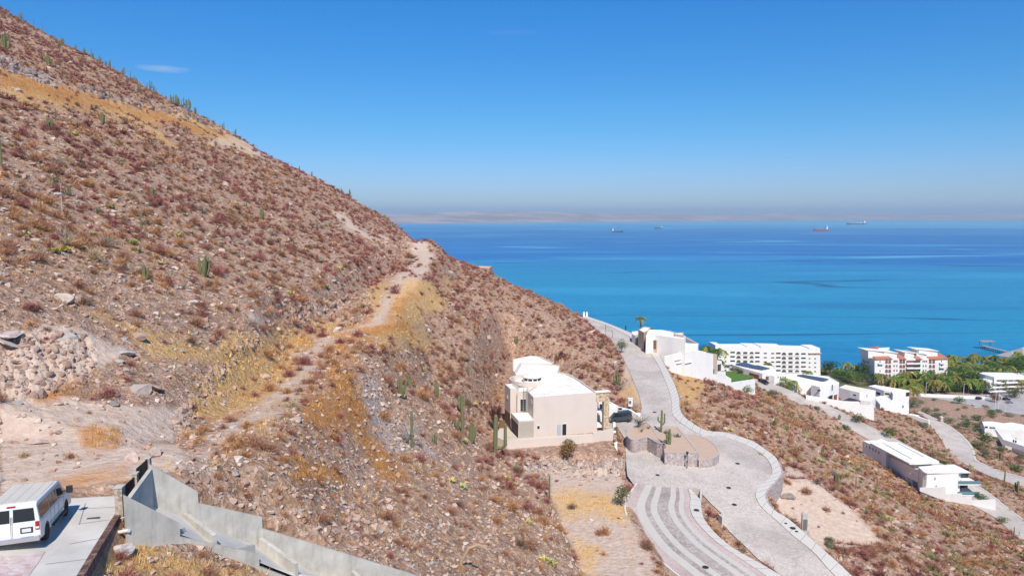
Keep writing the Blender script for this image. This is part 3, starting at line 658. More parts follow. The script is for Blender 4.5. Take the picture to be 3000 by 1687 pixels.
# the curving side street with pale bands
L_, R_s = resamp(stL, 160), resamp(stR, 160)
def lane(t0, t1, off, mat, name, label):
    A = [a.lerp(b, t0) for a, b in zip(L_, R_s)]; B = [a.lerp(b, t1) for a, b in zip(L_, R_s)]; V = []
    for p in A+B: V.append((p.x, p.y, float(stripe_s.z([p.x], [p.y])[0])+off))
    n = len(A); me = bpy.data.meshes.new(name); me.from_pydata(V, [], [(i, n+i, n+i+1, i+1) for i in range(n-1)]); me.materials.append(mat)
    bm = bmesh.new(); bm.from_mesh(me)
    if bm.faces[:] and sum(f.normal.z for f in bm.faces) < 0: bmesh.ops.reverse_faces(bm, faces=bm.faces)
    bm.to_mesh(me); bm.free(); tag(newobj(name, me), label, kind='structure')
lane(0, 1, .01, M_cob_p, 'side_street', 'curving side street paved in pink cobbles with pale bands')
for t0, t1, m, nm in ((.17,.30,M_band,'pale_band'),(.30,.385,M_cob_d,'cobble_strip'),(.385,.485,M_band,'pale_band'),(.485,.66,M_cob_d,'cobble_strip'),(.66,.755,M_band,'pale_band'),(.755,.82,M_cob_d,'cobble_strip'),(.82,.90,M_band,'pale_band')):
    lane(t0, t1, .016, m, nm, 'lengthwise strip of the curving side street')
sw = [(p.x,p.y) for p in stR]+[(p.x,p.y) for p in stR2[::-1]]
drape('side_street_pavement', sw, stripe_s, .13, M_slab, .7, .3, label='pale slab pavement on the inner side of the side street')
joints(stR, stR2, stripe_s, .136, 1.9, 'side_pavement_joints', 'joints between the side street slabs')
# white kerb at the outer edge of the side street
kb = MB(); Lo = offset_line(L_, .0); Li = offset_line(L_, -.22)
kz = [float(stripe_s.z([p.x],[p.y])[0]) for p in Lo]
for i in range(len(Lo)-1):
    kb.prism([(Lo[i].x,Lo[i].y),(Lo[i+1].x,Lo[i+1].y),(Li[i+1].x,Li[i+1].y),(Li[i].x,Li[i].y)], min(kz[i],kz[i+1])-.4, [kz[i]+.14,kz[i+1]+.14,kz[i+1]+.14,kz[i]+.14])
tag(kb.build('kerb', plain('kerb_concrete', (.66,.63,.57), .8)), 'pale kerb on the outer edge of the side street', kind='structure')
drape('hill_road', [tuple(p[:2]) for p in r2[1]]+[tuple(p[:2]) for p in r2[2][::-1]], r2[0], 0, M_cob, 3, label='straight cobbled road descending behind the white villa')
drape('lower_road', [tuple(p[:2]) for p in r3[1]]+[tuple(p[:2]) for p in r3[2][::-1]], r3[0], 0, M_cob, 3, label='lowest bending cobbled road')
def kerbline(line, lv, w, h, name, label, mat=None):
    line = resamp(line, 70); mb = MB(); o_ = offset_line(line, w); z = [float(lv.z([p.x],[p.y])[0]) for p in line]
    for i in range(len(line)-1):
        mb.prism([(line[i].x,line[i].y),(line[i+1].x,line[i+1].y),(o_[i+1].x,o_[i+1].y),(o_[i].x,o_[i].y)], min(z[i],z[i+1])-.5, [z[i]+h,z[i+1]+h,z[i+1]+h,z[i]+h])
    tag(mb.build(name, mat or M_slab), label, kind='structure')
kerbline(r2[2], r2[0], .5, .12, 'kerb', 'kerb on the far side of the descending road'); kerbline(r3[2], r3[0], .9, .12, 'kerb', 'pale kerb on the far side of the lowest road'); kerbline(r3[1], r3[0], -.4, .12, 'kerb', 'kerb on the near side of the lowest road')
# ground-level car park and beach road by the resort
M_park = cobble('car_park_paving', (.36,.33,.31), (.46,.43,.41), 1.2)
drape('car_park', [tuple(p[:2]) for p in [PZ(a,b,5.0) for a,b in q(5,(1350,790),(1340,745),(2140,745),(2300,700),(2700,700),(2700,985),(2120,925),(1880,860),(1640,840))]], lower_s, .08, M_park, 8, label='open paved car park by the palm grove')
# ------------------------------------------------------------------ building helpers
def onplane(A, B, px, py):
    """ray through the pixel -> (distance along A->B, height) on the vertical plane through A and B"""
    d = P(px, py, 1.0)-Vector((0, 0, HC)); n = Vector((B.y-A.y, A.x-B.x, 0)); C0 = Vector((0, 0, HC))
    t = (Vector((A.x, A.y, 0))-Vector((0, 0, 0))).dot(n)/Vector((d.x, d.y, 0)).dot(n)
    p = C0+d*t; e = (Vector((B.x, B.y, 0))-Vector((A.x, A.y, 0))); L = e.length; e /= L
    return (p.x-A.x)*e.x+(p.y-A.y)*e.y, p.z
def frame_of(A, B):
    e = Vector((B.x-A.x, B.y-A.y, 0)).normalized(); n = Vector((e.y, -e.x, 0))
    if n.dot(Vector((-A.x, -A.y, 0))) < 0: n = -n           # towards the viewer side
    return e, n
def area2(p): return sum(p[i][0]*p[(i+1)%len(p)][1]-p[(i+1)%len(p)][0]*p[i][1] for i in range(len(p)))
def inset(poly, d):
    n = len(poly); s = 1 if area2(poly) > 0 else -1; out = []
    for i in range(n):
        a, b, c = Vector(poly[i-1][:2]), Vector(poly[i][:2]), Vector(poly[(i+1)%n][:2])
        u = (b-a).normalized(); v = (c-b).normalized(); nu = Vector((-u.y, u.x))*s; nv = Vector((-v.y, v.x))*s
        m = nu+nv; k = m.length_squared
        out.append(b+(m*(2*d/k) if k > .15 else nu*d))
    return [tuple(p) for p in out]
def block(parent, poly, z0, zt, wm, rm, par=.4, th=.22, names=('wall', 'roof'), o=None):
    """flat-roofed block with a parapet; coordinates are world, parts are placed relative to parent"""
    poly = [tuple(p[:2]) for p in poly]
    if area2(poly) < 0: poly = poly[::-1]
    n = len(poly); inn_ = inset(poly, th); mb = MB()
    O = parent.location
    for i in range(n):
        j = (i+1)%n; a, b = poly[i], poly[j]; c, d = inn_[i], inn_[j]
        mb.face([(a[0],a[1],z0),(b[0],b[1],z0),(b[0],b[1],zt),(a[0],a[1],zt)])
        mb.face([(a[0],a[1],zt),(b[0],b[1],zt),(d[0],d[1],zt),(c[0],c[1],zt)])
        mb.face([(c[0],c[1],zt),(d[0],d[1],zt),(d[0],d[1],zt-par-.02),(c[0],c[1],zt-par-.02)])
    mb.v = [(p[0]-O.x, p[1]-O.y, p[2]-O.z) for p in mb.v]
    w_ = mb.build(names[0], wm, parent, fix=False)
    rb = MB(); rb.prism(inset(poly, th-.003), zt-par-.3, zt-par); rb.v = [(p[0]-O.x, p[1]-O.y, p[2]-O.z) for p in rb.v]
    r_ = rb.build(names[1], rm, parent, fix=False)
    return w_, r_
def rel(mb, parent):
    O = parent.matrix_world.translation if parent.parent else parent.location
    mb.v = [(p[0]-O.x, p[1]-O.y, p[2]-O.z) for p in mb.v]; return mb
def wpart(name, mb, mat, parent, **k):
    return rel(mb, parent).build(name, mat, parent, **k)
def rect_on(A, B, p0, p1):
    s0, z0 = onplane(A, B, *p0); s1, z1 = onplane(A, B, *p1)
    return min(s0, s1), max(s0, s1), min(z0, z1), max(z0, z1)
def wall_box(mb, A, e, n, s0, s1, z0, z1, d0, d1):
    a = Vector((A.x, A.y, 0)); c = a+e*((s0+s1)/2)+n*((d0+d1)/2); c.z = (z0+z1)/2
    mb.box(c, (s1-s0, d1-d0, z1-z0), math.atan2(e.y, e.x))
def window(parent, A, B, p0=None, p1=None, rect=None, pane=None, frame=None, name='window', mull=0, arch=False, fw=.06, depth=.07):
    e, n = frame_of(A, B); s0, s1, z0, z1 = rect or rect_on(A, B, p0, p1)
    pane = pane or M_glass; frame = frame or M_frame
    mb = MB()
    if arch:
        r = (s1-s0)/2; zc = max(z0+.3, z1-r); pts = [(s0, z0), (s1, z0)]+[(s0+r+r*math.cos(t), zc+(z1-zc)*math.sin(t)) for t in [math.pi*k/8 for k in range(9)]]
        a = Vector((A.x, A.y, 0)); f = [a+e*s+n*(depth*.4)+Vector((0, 0, z)) for s, z in pts]; g = [a+e*s-n*.05+Vector((0, 0, z)) for s, z in pts]
        m = len(f); mb.add(f+g, [tuple(range(m))]+[(i, (i+1)%m, m+(i+1)%m, m+i) for i in range(m)])
        return wpart(name, mb, pane, parent)
    wall_box(mb, A, e, n, s0-fw, s0, z0-fw, z1+fw, -.03, depth); wall_box(mb, A, e, n, s1, s1+fw, z0-fw, z1+fw, -.03, depth)
    wall_box(mb, A, e, n, s0, s1, z1, z1+fw, -.03, depth-.004); wall_box(mb, A, e, n, s0, s1, z0-fw, z0, -.03, depth-.004)
    for k in range(mull):
        c = s0+(s1-s0)*(k+1)/(mull+1); wall_box(mb, A, e, n, c-.03, c+.03, z0, z1, .0, depth-.01)
    fo = wpart(name, mb, frame, parent)
    pb = MB(); wall_box(pb, A, e, n, s0, s1, z0, z1, -.05, .018); O = parent.location
    pb.v = [(p[0]-O.x, p[1]-O.y, p[2]-O.z) for p in pb.v]
    po = pb.build('pane', pane, fo); return fo
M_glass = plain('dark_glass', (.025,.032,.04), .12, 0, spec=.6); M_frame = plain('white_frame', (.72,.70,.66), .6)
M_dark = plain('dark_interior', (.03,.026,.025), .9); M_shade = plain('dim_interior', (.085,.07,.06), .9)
M_pink = plain('pink_stucco', (.66,.57,.495), .9, .04, .5, stain=.10, bump=.1); M_pinkd = plain('beige_door', (.45,.40,.33), .7)
M_white = plain('white_stucco', (.80,.78,.74), .85, .045, .5, stain=.16, bump=.08); M_wroof = plain('white_roof_coat', (.82,.79,.72), .85, .06, .5, stain=.55)
M_tan = plain('tan_stucco', (.52,.41,.31), .9, .06); M_yroof = plain('cream_roof_coat', (.78,.73,.58), .85, .06, .5, stain=.15)
M_red = plain('rust_red_wood', (.30,.075,.035), .7, .15, 3); M_brown = plain('brown_wood', (.20,.11,.06), .75, .2, 3)
M_metal = plain('grey_metal', (.28,.28,.28), .4, .1, metal=.6); M_blackm = plain('black_metal', (.03,.03,.032), .5)
def stone(name, c1, c2, scale=2.6, joint=(.25,.2,.18)):
    n = NM(name); cs = n.sep(n.voro(scale, out='Color')); e = n.voro(scale, feature='DISTANCE_TO_EDGE')
    c = n.mix(cs[1], c1, c2); c = n.mix(n.ramp(e, [(0, 1.), (.07, 0.)]), c, joint); n.bump(n.math('MINIMUM', e, .15), .8, .06)
    return n.done(c, .9, spec=.15)
M_stone = stone('pink_rubble_stone', (.34,.275,.255), (.56,.48,.45), 3.6); M_gstone = stone('golden_stone', (.34,.22,.12), (.68,.55,.38), 3.0, (.5,.42,.32))
sm_ = NM('solar_panel'); bx_ = sm_.t.nodes.new('ShaderNodeTexBrick'); sm_.link(sm_.map(sm_.pos, (1,1,1), (0,0,.5)), bx_.inputs[0]); bx_.inputs['Scale'].default_value = .5
bx_.inputs['Color1'].default_value = (.025,.03,.05,1); bx_.inputs['Color2'].default_value = (.035,.04,.06,1); bx_.inputs['Mortar'].default_value = (.25,.26,.28,1); bx_.offset = 0; bx_.inputs['Mortar Size'].default_value = .015
M_solar = sm_.done(bx_.outputs[0], .25, spec=.5)
tl_ = NM('clay_tiles'); wv = tl_.t.nodes.new('ShaderNodeTexWave'); wv.inputs['Scale'].default_value = 3; tl_.link(tl_.pos, wv.inputs[0])
M_tile = tl_.done(tl_.mix(wv.outputs['Fac'], (.34,.12,.07), (.48,.20,.12)), .85)
# ------------------------------------------------------------------ the pink two-storey house
Z3 = lambda z, *pts: [PZ(*p, z) for p in (q(3, *pts) if len(pts) > 1 else [q(3, *pts)])]
zB, zR = 85.0, 92.2
PH = empty('pink_house', (8, 132, zB), 'large pale pink two storey house with white flat roofs and a round skylight', 'house')
main = Z3(zR, (685,690),(1290,642),(1205,583),(1130,530),(1070,492),(1000,462),(935,447),(925,438),(935,385),(565,362),(510,455),(520,488),(504,515),(508,545),(532,568),(575,580),(630,592),(628,628))
block(PH, main, zB-1.5, zR, M_pink, M_wroof, .35)
block(PH, Z3(zR-.3, (490,325),(665,292),(755,303),(878,358),(860,376),(560,366),(512,448),(492,440)), zB-1, zR-.32, M_pink, M_wroof, .3)
tw = Z3(zR+.25, (415,562),(487,556),(540,598),(533,607),(467,610)); block(PH, tw, zB-1.2, zR+.25, M_pink, M_wroof, .2)
rec = Z3(zR-.05, (533,634),(628,632),(720,580),(540,598)); block(PH, rec, zB-1.2, zR-.05, M_pink, M_wroof, .25)
cp_ = Z3(88.3, (473,832),(655,828),(693,902),(545,912)); w1, _ = block(PH, cp_, 84.4, 88.3, M_pink, M_wroof, .12, .18)
A_, B_ = main[0], main[1]
Ac, Bc = cp_[3], cp_[2]
e, n = frame_of(Ac, Bc); s0, s1, z0_, z1_ = rect_on(Ac, Bc, q(3,(551,920)), q(3,(688,1078)))
mb = MB(); wall_box(mb, Ac, e, n, s0, s1, zB-.2, z1_, -.03, .04); wpart('garage_door', mb, M_pinkd, PH)
e2, n2_ = frame_of(cp_[3], cp_[0]); Lc = (cp_[0]-cp_[3]).length
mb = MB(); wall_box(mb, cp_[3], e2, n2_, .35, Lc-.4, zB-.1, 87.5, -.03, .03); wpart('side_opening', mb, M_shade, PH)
e3, n3_ = frame_of(tw[4], tw[0]); Lt = (tw[0]-tw[4]).length
mb = MB(); wall_box(mb, tw[4], e3, n3_, .2, Lt-.1, zB, 87.6, -.03, .03); wpart('garage_opening', mb, M_brown, PH)
window(PH, tw[4], tw[0], rect=(Lt*.5-.25, Lt*.5+.25, 90.2, 90.7))
window(PH, A_, B_, q(3,(720,957)), q(3,(743,983)), fw=.1)
window(PH, A_, B_, q(3,(957,940)), q(3,(994,1045)), name='door', pane=M_dark, fw=.08)
mb = MB(); e, n = frame_of(A_, B_); s0, s1, z0_, z1_ = rect_on(A_, B_, q(3,(910,945)), q(3,(943,1050)))
wall_box(mb, A_, e, n, s0, s1, z0_, z1_, .04, .1); wpart('shutter', mb, plain('blue_grey_shutter', (.42,.47,.50), .6), PH)
window(PH, rec[0], rec[1], q(3,(562,705)), q(3,(614,818)), mull=1)
window(PH, main[17], main[0], q(3,(660,712)), q(3,(672,745)))
# ladder on the recessed wall
mb = MB(); e, n = frame_of(rec[0], rec[1]); s0, s1, z0_, z1_ = rect_on(rec[0], rec[1], q(3,(590,585)), q(3,(622,830)))
for s in (s0, s1): wall_box(mb, rec[0], e, n, s-.03, s+.03, z0_, zR+.6, .25, .31)
z = z0_+.3
while z < zR+.4: wall_box(mb, rec[0], e, n, s0, s1, z-.02, z+.02, .26, .30); z += .33
wpart('ladder', mb, M_metal, PH)
# skylight drum
dc = PZ(*q(3,(672,520)), 92.3)
mb = MB(); mb.lathe((dc.x, dc.y, 91.9), [(1.75,0),(1.75,1.0),(1.95,1.02),(1.95,1.18),(1.4,1.42),(.7,1.56),(.01,1.6)], 32); sk_ = wpart('skylight_drum', mb, M_wroof, PH, smooth=False)
for k in range(5):
    a = -2.35+k*.55; mb = MB(); mb.box((dc.x+1.77*math.cos(a), dc.y+1.77*math.sin(a), 92.55), (.05, .75, .34), a)
    O = PH.location; mb.v = [(p[0]-O.x, p[1]-O.y, p[2]-O.z) for p in mb.v]; mb.build('pane', M_dark, sk_)
rc = PZ(*q(3,(640,535)), 92.2); mb = MB()
for k in range(30):                           # curb of the rotunda, open towards the main roof
    a0, a1 = math.radians(110+k*6.6), math.radians(110+(k+1)*6.6); R0, R1 = 3.55, 3.8
    p = [(rc.x+r*math.cos(a), rc.y+.95*r*math.sin(a)) for r, a in ((R0,a0),(R1,a0),(R1,a1),(R0,a1))]; mb.prism(p, 91.5, 92.75)
wpart('round_parapet', mb, M_pink, PH)
for (x, y) in ((1100,565),(855,470),(835,660)):
    c = PZ(*q(3,(x, y)), 91.9); mb = MB(); mb.tube([(c.x,c.y,91.8),(c.x,c.y,92.35)], .09, 8); wpart('vent_pipe', mb, M_wroof, PH)
# stone portal frame at the right corner
e, n = frame_of(A_, B_); Lf = (B_-A_).length
mb = MB(); wall_box(mb, A_, e, n, Lf-.3, Lf+2.4, 90.4, 92.15, -.75, .02); wall_box(mb, A_, e, n, Lf+1.3, Lf+2.4, 85.0, 90.4, -.75, .02); 
wpart('stone_portal', mb, M_gstone, PH)
mb = MB(); wall_box(mb, A_, e, n, Lf-.35, Lf+2.6, 92.15, 92.3, -1.0, .2); wpart('portal_cap', mb, M_wroof, PH)
mb = MB(); wall_box(mb, A_, e, n, Lf, Lf+2.2, 85.2, 85.6, -3, -.8); wall_box(mb, A_, e, n, Lf+.2, Lf+1.9, 88.0, 88.2, -6, -1); wpart('porch_slab', mb, M_white, PH)
# terrace in front and left
tfl = Z3(85.15, (372,965),(432,958),(540,1072),(1300,1022),(1436,1005),(1432,1020),(440,1095),(330,1055)); mb = MB(); mb.prism([tuple(p[:2]) for p in tfl], 83.6, 85.12); wpart('terrace', mb, plain('terrace_paving', (.62,.52,.45), .85), PH)
TW = empty('terrace_wall', (5, 125, 84), 'long low pink wall in front of the pink house terrace', 'wall')
def thick_line(mb, pts, w, z0, z1, tops=None):
    for i in range(len(pts)-1):
        a, b = Vector(pts[i][:2]), Vector(pts[i+1][:2]); d = (b-a).normalized(); s_ = Vector((-d.y, d.x))*w/2
        a = a-d*w*.49; t0, t1 = (tops[i], tops[i+1]) if tops else (z1, z1)
        mb.prism([a-s_, b-s_, b+s_, a+s_], z0, [t0, t1, t1, t0])
wl = Z3(86.1, (340,1055),(436,1100),(1252,1038),(1255,1030),(1434,1003)); mb = MB(); thick_line(mb, wl[:3], .25, 83.4, 86.1); wpart('wall', mb, M_pink, TW)
wl2 = [wl[2], wl[4]]; mb = MB(); thick_line(mb, wl2, .3, 82.6, 86.5); wpart('wall', mb, M_pink, TW)
mb = MB(); a = wl[1].lerp(wl[2], .72); thick_line(mb, [a, wl[2].lerp(wl[4], .97)], .5, 81, 84.2); wpart('stone_base', mb, M_stone, TW)
FN = empty('wooden_fence', (-2, 138, 85), 'short brown wooden fence left of the pink house', 'fence'); fl = Z3(86.6, (366,905),(412,905)); mb = MB(); thick_line(mb, fl, .08, 85, 86.6); wpart('board_panel', mb, M_brown, FN)
[wpart('post', (lambda m: (m.box((p.x, p.y, 85.8), (.12,.12,1.8)), m)[1])(MB()), M_brown, FN) for p in fl]
# white garage wing and ramp wall behind the portal
GW = empty('white_annex', (24, 146, 84.6), 'small white flat roofed annex behind the pink house and its parked van', 'building')
block(GW, Z3(87.6, (1300,728),(1400,742),(1482,764),(1478,780),(1300,772)), 84, 87.6, M_white, M_wroof, .1)
ag = Z3(87.6, (1478,780),(1300,772)); window(GW, ag[1], ag[0], q(3,(1310,750)), q(3,(1350,800)), pane=M_dark); window(GW, ag[1], ag[0], q(3,(1485,785)), q(3,(1520,808)), pane=M_dark)
RW = empty('ramp_wall', (32, 150, 85), 'white and grey sloping ramp wall between the annex and the cobbled road', 'wall')
rp = Z3(87.3, (1400,735),(1480,765))+Z3(86.3, (1600,800),(1700,828)); mb = MB(); thick_line(mb, rp, .35, 84, 87, [87.5,87.2,86.3,85.4]); wpart('wall', mb, M_white, RW)
mb = MB(); thick_line(mb, Z3(85.2, (1540,835),(1600,855),(1690,838)), .5, 84, 85.3); wpart('lower_wall', mb, M_white, RW)
c = PZ(*q(3,(1598,762)), 85.6); UC = empty('utility_cabinet', (c.x, c.y, 85.4), 'white utility cabinet by the road above the annex', 'cabinet'); mb = MB(); mb.box((0,0,.8),(.9,.7,1.6)); mb.build('body', M_white, UC, bevel=.03); mb = MB(); mb.box((0,0,1.66),(1.05,.85,.1)); mb.build('cap', M_white, UC); mb = MB(); mb.box((-.1,-.36,.9),(.5,.02,.7)); mb.build('door', M_metal, UC)
# white garden strip wall with round shrubs
gl = Z3(84.8, (1447,930),(1452,1010),(1462,1100),(1468,1225)); GS = empty('planter_wall', tuple(gl[1]), 'narrow white garden wall with round shrubs right of the pink house', 'wall'); mb = MB(); thick_line(mb, gl, .5, 82, 84.9, [84.95,84.75,84.3,83.8]); wpart('wall', mb, M_white, GS)
# ------------------------------------------------------------------ planted traffic island
zi = [86.0, 84.9, 83.9]
IS = empty('traffic_island', (38, 130, 83.5), 'raised stone walled island with sandy beds at the road junction', 'traffic island')
M_sand = slabmat('bed_gravel', (.56,.40,.29)); M_cap = slabmat('wall_cap_stone', (.50,.43,.38))
def bed(pix, zt, zb, nm='bed', back=None):
    pl = [PZ(*p, zt) for p in q(3, *pix)]; poly = [tuple(p[:2]) for p in pl]
    if area2(poly) < 0: poly = poly[::-1]
    mb = MB(); ii = inset(poly, .32); n = len(poly)
    for i in range(n):
        j = (i+1)%n; mb.prism([poly[i], poly[j], ii[j], ii[i]], zb, zt-.06)
    w_ = rel(mb, IS).build('stone_wall', M_stone, IS, fix=False)
    mb = MB(); oo = inset(poly, -.04)
    for i in range(n):
        j = (i+1)%n; a, b, c, d = oo[i], oo[j], ii[i], ii[j]
        mb.prism([a, b, d, c], zt-.06, zt)
    wpart('wall_cap', mb, M_cap, IS)
    mb = MB(); mb.prism(inset(poly, .31), zb, zt-.07); wpart('gravel_bed', mb, M_sand, IS)
    return poly
import itertools
bedC = smooth_line([(2110,1032),(2200,1040),(2300,1066),(2380,1110),(2430,1165),(2437,1215),(2400,1250),(2330,1272),(2246,1280)], 3)
bed(bedC, 84.4, 81.8)
bed([(1790,955),(2045,962),(2115,1040),(2246,1198),(2225,1212),(1924,1207),(1915,1160),(1850,1060)], 85.6, 82.0)
bed(smooth_line([(1755,916),(1690,940),(1620,965),(1572,1000),(1570,1045),(1600,1080),(1650,1090),(1700,1075)], 3)+[(1760,1060),(1850,1110),(1910,1128),(1915,1135)]+[(1875,1070),(1818,975)], 86.25, 82.5)
mb = MB(); st0 = PZ(*q(3,(1735,1080)), 85.6); st1 = PZ(*q(3,(1690,1180)), 83.6)
for k in range(8):
    t = (k+.5)/8; c = st0.lerp(st1, t); mb.box((c.x, c.y, c.z-.9), (1.5, .42, 1.9), math.atan2(st1.y-st0.y, st1.x-st0.x)+math.pi/2)
wpart('steps', mb, M_cap, IS)
# ------------------------------------------------------------------ retaining wall under the road bend
RT = empty('retaining_wall', tuple(main_s.hit(*q(6,(1700,600)))), 'stone retaining wall under the outer bend of the cobbled road', 'wall')
seg = [p for p in walk_out]; k0 = [i for i, p in enumerate(mR_out) if p[1] > q(6,(0,330))[1]][0]; k1 = [i for i, p in enumerate(mR_out) if p[1] > q(6,(0,800))[1]][0]
sg = [walk_out[i] for i in range(k0, k1)]; so_ = offset_line(sg, .30); mb = MB()
if (so_[3]-Vector((42,112,80))).length < (sg[3]-Vector((42,112,80))).length: so_ = offset_line(sg, -.30)
for i in range(len(sg)-1):
    za, zb_ = [float(main_s.z([p.x],[p.y])[0])+.11 for p in (sg[i], sg[i+1])]
    mb.prism([tuple(sg[i][:2]), tuple(sg[i+1][:2]), tuple(so_[i+1][:2]), tuple(so_[i][:2])], za-5.2, [za, zb_, zb_, za])
wpart('stone_wall', mb, M_stone, RT)
# divider bits between the two streets
DV = empty('divider_wall', tuple(main_s.hit(*q(6,(1190,900)))), 'low pale concrete wall end between the side street and the main road', 'wall')
dp = [stripe_s.hit(*p) for p in q(6,(1010,650),(1005,700),(1060,900),(1190,850),(1222,880))]; mb = MB()
thick_line(mb, [dp[3], dp[4]], .3, 79, 82.3); thick_line(mb, [main_s.hit(*q(6,(1222,885))), main_s.hit(*q(6,(1225,945)))], .3, 79, 82.2); wpart('wall', mb, M_slab, DV)
mb = MB(); thick_line(mb, [dp[0], dp[1]], .3, 80.5, 83.3); thick_line(mb, [stripe_s.hit(*q(6,(905,612))), dp[0]], .25, 81, 83.4); wpart('wall', mb, M_slab, DV)
# ------------------------------------------------------------------ white villas
def villa(name, loc, label, cat='house', **k): return empty(name, loc, label, cat, **k)
Zt = lambda t, z, *pts: [PZ(*p, z) for p in (q(t, *pts) if len(pts) > 1 else [q(t, *pts)])]
U1 = villa('hilltop_villa', (52, 225, 84), 'white villa with garage and tan entrance beside the road at the crest')
gr = Zt(4, 89.2, (720,480),(870,448),(1008,495),(1000,503),(852,510)); block(U1, gr, 82, 89.2, M_white, M_wroof, .25)
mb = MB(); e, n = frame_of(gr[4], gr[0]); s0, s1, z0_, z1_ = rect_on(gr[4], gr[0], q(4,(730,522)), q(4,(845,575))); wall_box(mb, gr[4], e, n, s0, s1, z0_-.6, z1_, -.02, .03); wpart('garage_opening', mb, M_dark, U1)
rw = Zt(4, 89.0, (852,514),(1008,495),(1112,552),(1100,580)); block(U1, Zt(4, 89.0, (856,512),(1006,496),(1115,500),(1108,520),(1000,525)), 74, 88.9, M_white, M_wroof, .2)
fa, fb = gr[4], Zt(4, 89.0, (1000,525))[0]
for x in (882, 905, 927): window(U1, fa, fb, q(4,(x,540)), q(4,(x+10,568)), pane=M_shade, fw=.03)
block(U1, Zt(4, 91.6, (645,372),(775,375),(860,388),(992,430),(994,462),(868,446),(700,420),(620,430)), 80, 91.6, M_white, M_wroof, .3)
block(U1, Zt(4, 90.2, (680,420),(800,430),(850,447),(722,472),(672,465)), 82, 90.2, M_tan, M_wroof, .2)
te = Zt(4, 90.2, (672,465),(722,472)); mb = MB(); e, n = frame_of(te[0], te[1]); s0, s1, z0_, z1_ = rect_on(te[0], te[1], q(4,(683,470)), q(4,(714,555))); wall_box(mb, te[0], e, n, s0, s1, z0_, z1_, -.02, .05); wpart('entrance_door', mb, M_brown, U1)
block(U1, Zt(4, 91.8, (548,372),(600,342),(665,350),(640,380),(600,400)), 82, 91.8, M_tan, M_wroof, .2)
block(U1, Zt(4, 92.0, (885,402),(960,398),(975,398),(975,425),(890,412)), 84, 92.0, M_tan, M_wroof, .2)
mb = MB(); sl_ = Zt(4, 88.8, (1000,455),(1120,492),(1120,498),(1000,470)); mb.prism([tuple(p[:2]) for p in sl_], 88.4, [89.3,88.4,88.4,89.3]); wpart('eave', mb, M_tan, U1)
GP = villa('white_gatehouse', (42, 255, 86), 'small white gatehouse at the bend of the road beside a tall palm', 'building'); block(GP, Zt(4, 90.0, (487,378),(545,372),(560,392),(520,415),(490,400)), 85, 89.6, M_white, M_wroof, .2)
ew = Zt(4, 86.6, (523,415),(600,470),(650,512),(690,556)); EW = empty('roadside_wall', tuple(ew[0]), 'low white wall under the hedge along the road', 'wall'); mb = MB(); thick_line(mb, ew, .3, 84, 86.4); wpart('wall', mb, M_white, EW)
# terraced villa stepping down the slope: profiles in a vertical plane, given depth
def profile(parent, A, B, pix, depth, mat, name='wall', front=0):
    e, n = frame_of(A, B); pts = [onplane(A, B, *p) for p in pix]; a = Vector((A.x, A.y, 0))
    f = [a+e*s+n*front+Vector((0, 0, z)) for s, z in pts]; b = [p-n*depth for p in f]; m = len(f)
    mb = MB(); mb.add(f+b, [tuple(range(m)), tuple(range(2*m-1, m-1, -1))]+[(i, (i+1)%m, m+(i+1)%m, m+i) for i in range(m)])
    return wpart(name, mb, mat, parent)
UA, UB = P(*q(4,(790,690)), 186), P(*q(4,(1645,950)), 212)
U2 = villa('terraced_villa', (60, 215, 76), 'white terraced villa with a long stepped boundary wall below the hilltop villa')
profile(U2, UA, UB, q(4,(790,625),(910,598),(1045,572),(1180,580),(1182,600),(1250,602),(1250,790),(1365,800),(1420,832),(1420,872),(1645,838),(1645,985),(1500,1000),(1200,930),(1000,850),(845,800),(790,740)), .5, M_white, front=.15)
profile(U2, UA, UB, q(4,(1045,574),(1180,580),(1182,600),(1250,602),(1250,760),(1045,700)), 9, M_white)
profile(U2, UA, UB, q(4,(1250,602),(1292,604),(1288,792),(1250,788)), 9, M_tan)
profile(U2, UA, UB, q(4,(1292,662),(1335,666),(1337,752),(1290,790)), 6, M_white)
profile(U2, UA, UB, q(4,(1288,766),(1366,768),(1366,812),(1288,800)), .4, M_white, front=.2)
window(U2, UA, UB, q(4,(1135,662)), q(4,(1165,683)), fw=.03); window(U2, UA, UB, q(4,(1098,668)), q(4,(1108,685)), fw=.03); window(U2, UA, UB, q(4,(1148,692)), q(4,(1160,704)), fw=.03); window(U2, UA, UB, q(4,(1253,740)), q(4,(1264,788)), pane=M_shade)
window(U2, UA, UB, q(4,(1294,700)), q(4,(1325,760)), pane=M_shade)
for x0, y0, x1 in ((885,645,940),(900,672,975),(970,672,1040)):
    e, n = frame_of(UA, UB); s0, s1, z0_, z1_ = rect_on(UA, UB, q(4,(x0,y0)), q(4,(x1,y0+3))); mb = MB(); wall_box(mb, UA, e, n, s0, s1, z0_, z0_+.12, .15, .55); wpart('ledge', mb, M_white, U2)
# lawn
lw = Zt(4, 72.0, (1330,760),(1440,765),(1640,812),(1645,850),(1420,876),(1365,800)); 
lwl = Level([], 2, const=72.0)
drape('lawn', [tuple(p[:2]) for p in lw], lwl, 0, plain('lawn_grass', (.10,.19,.03), .95, .3, 1.5), 3, thick=7, label='small green lawn behind the terraced villa wall')
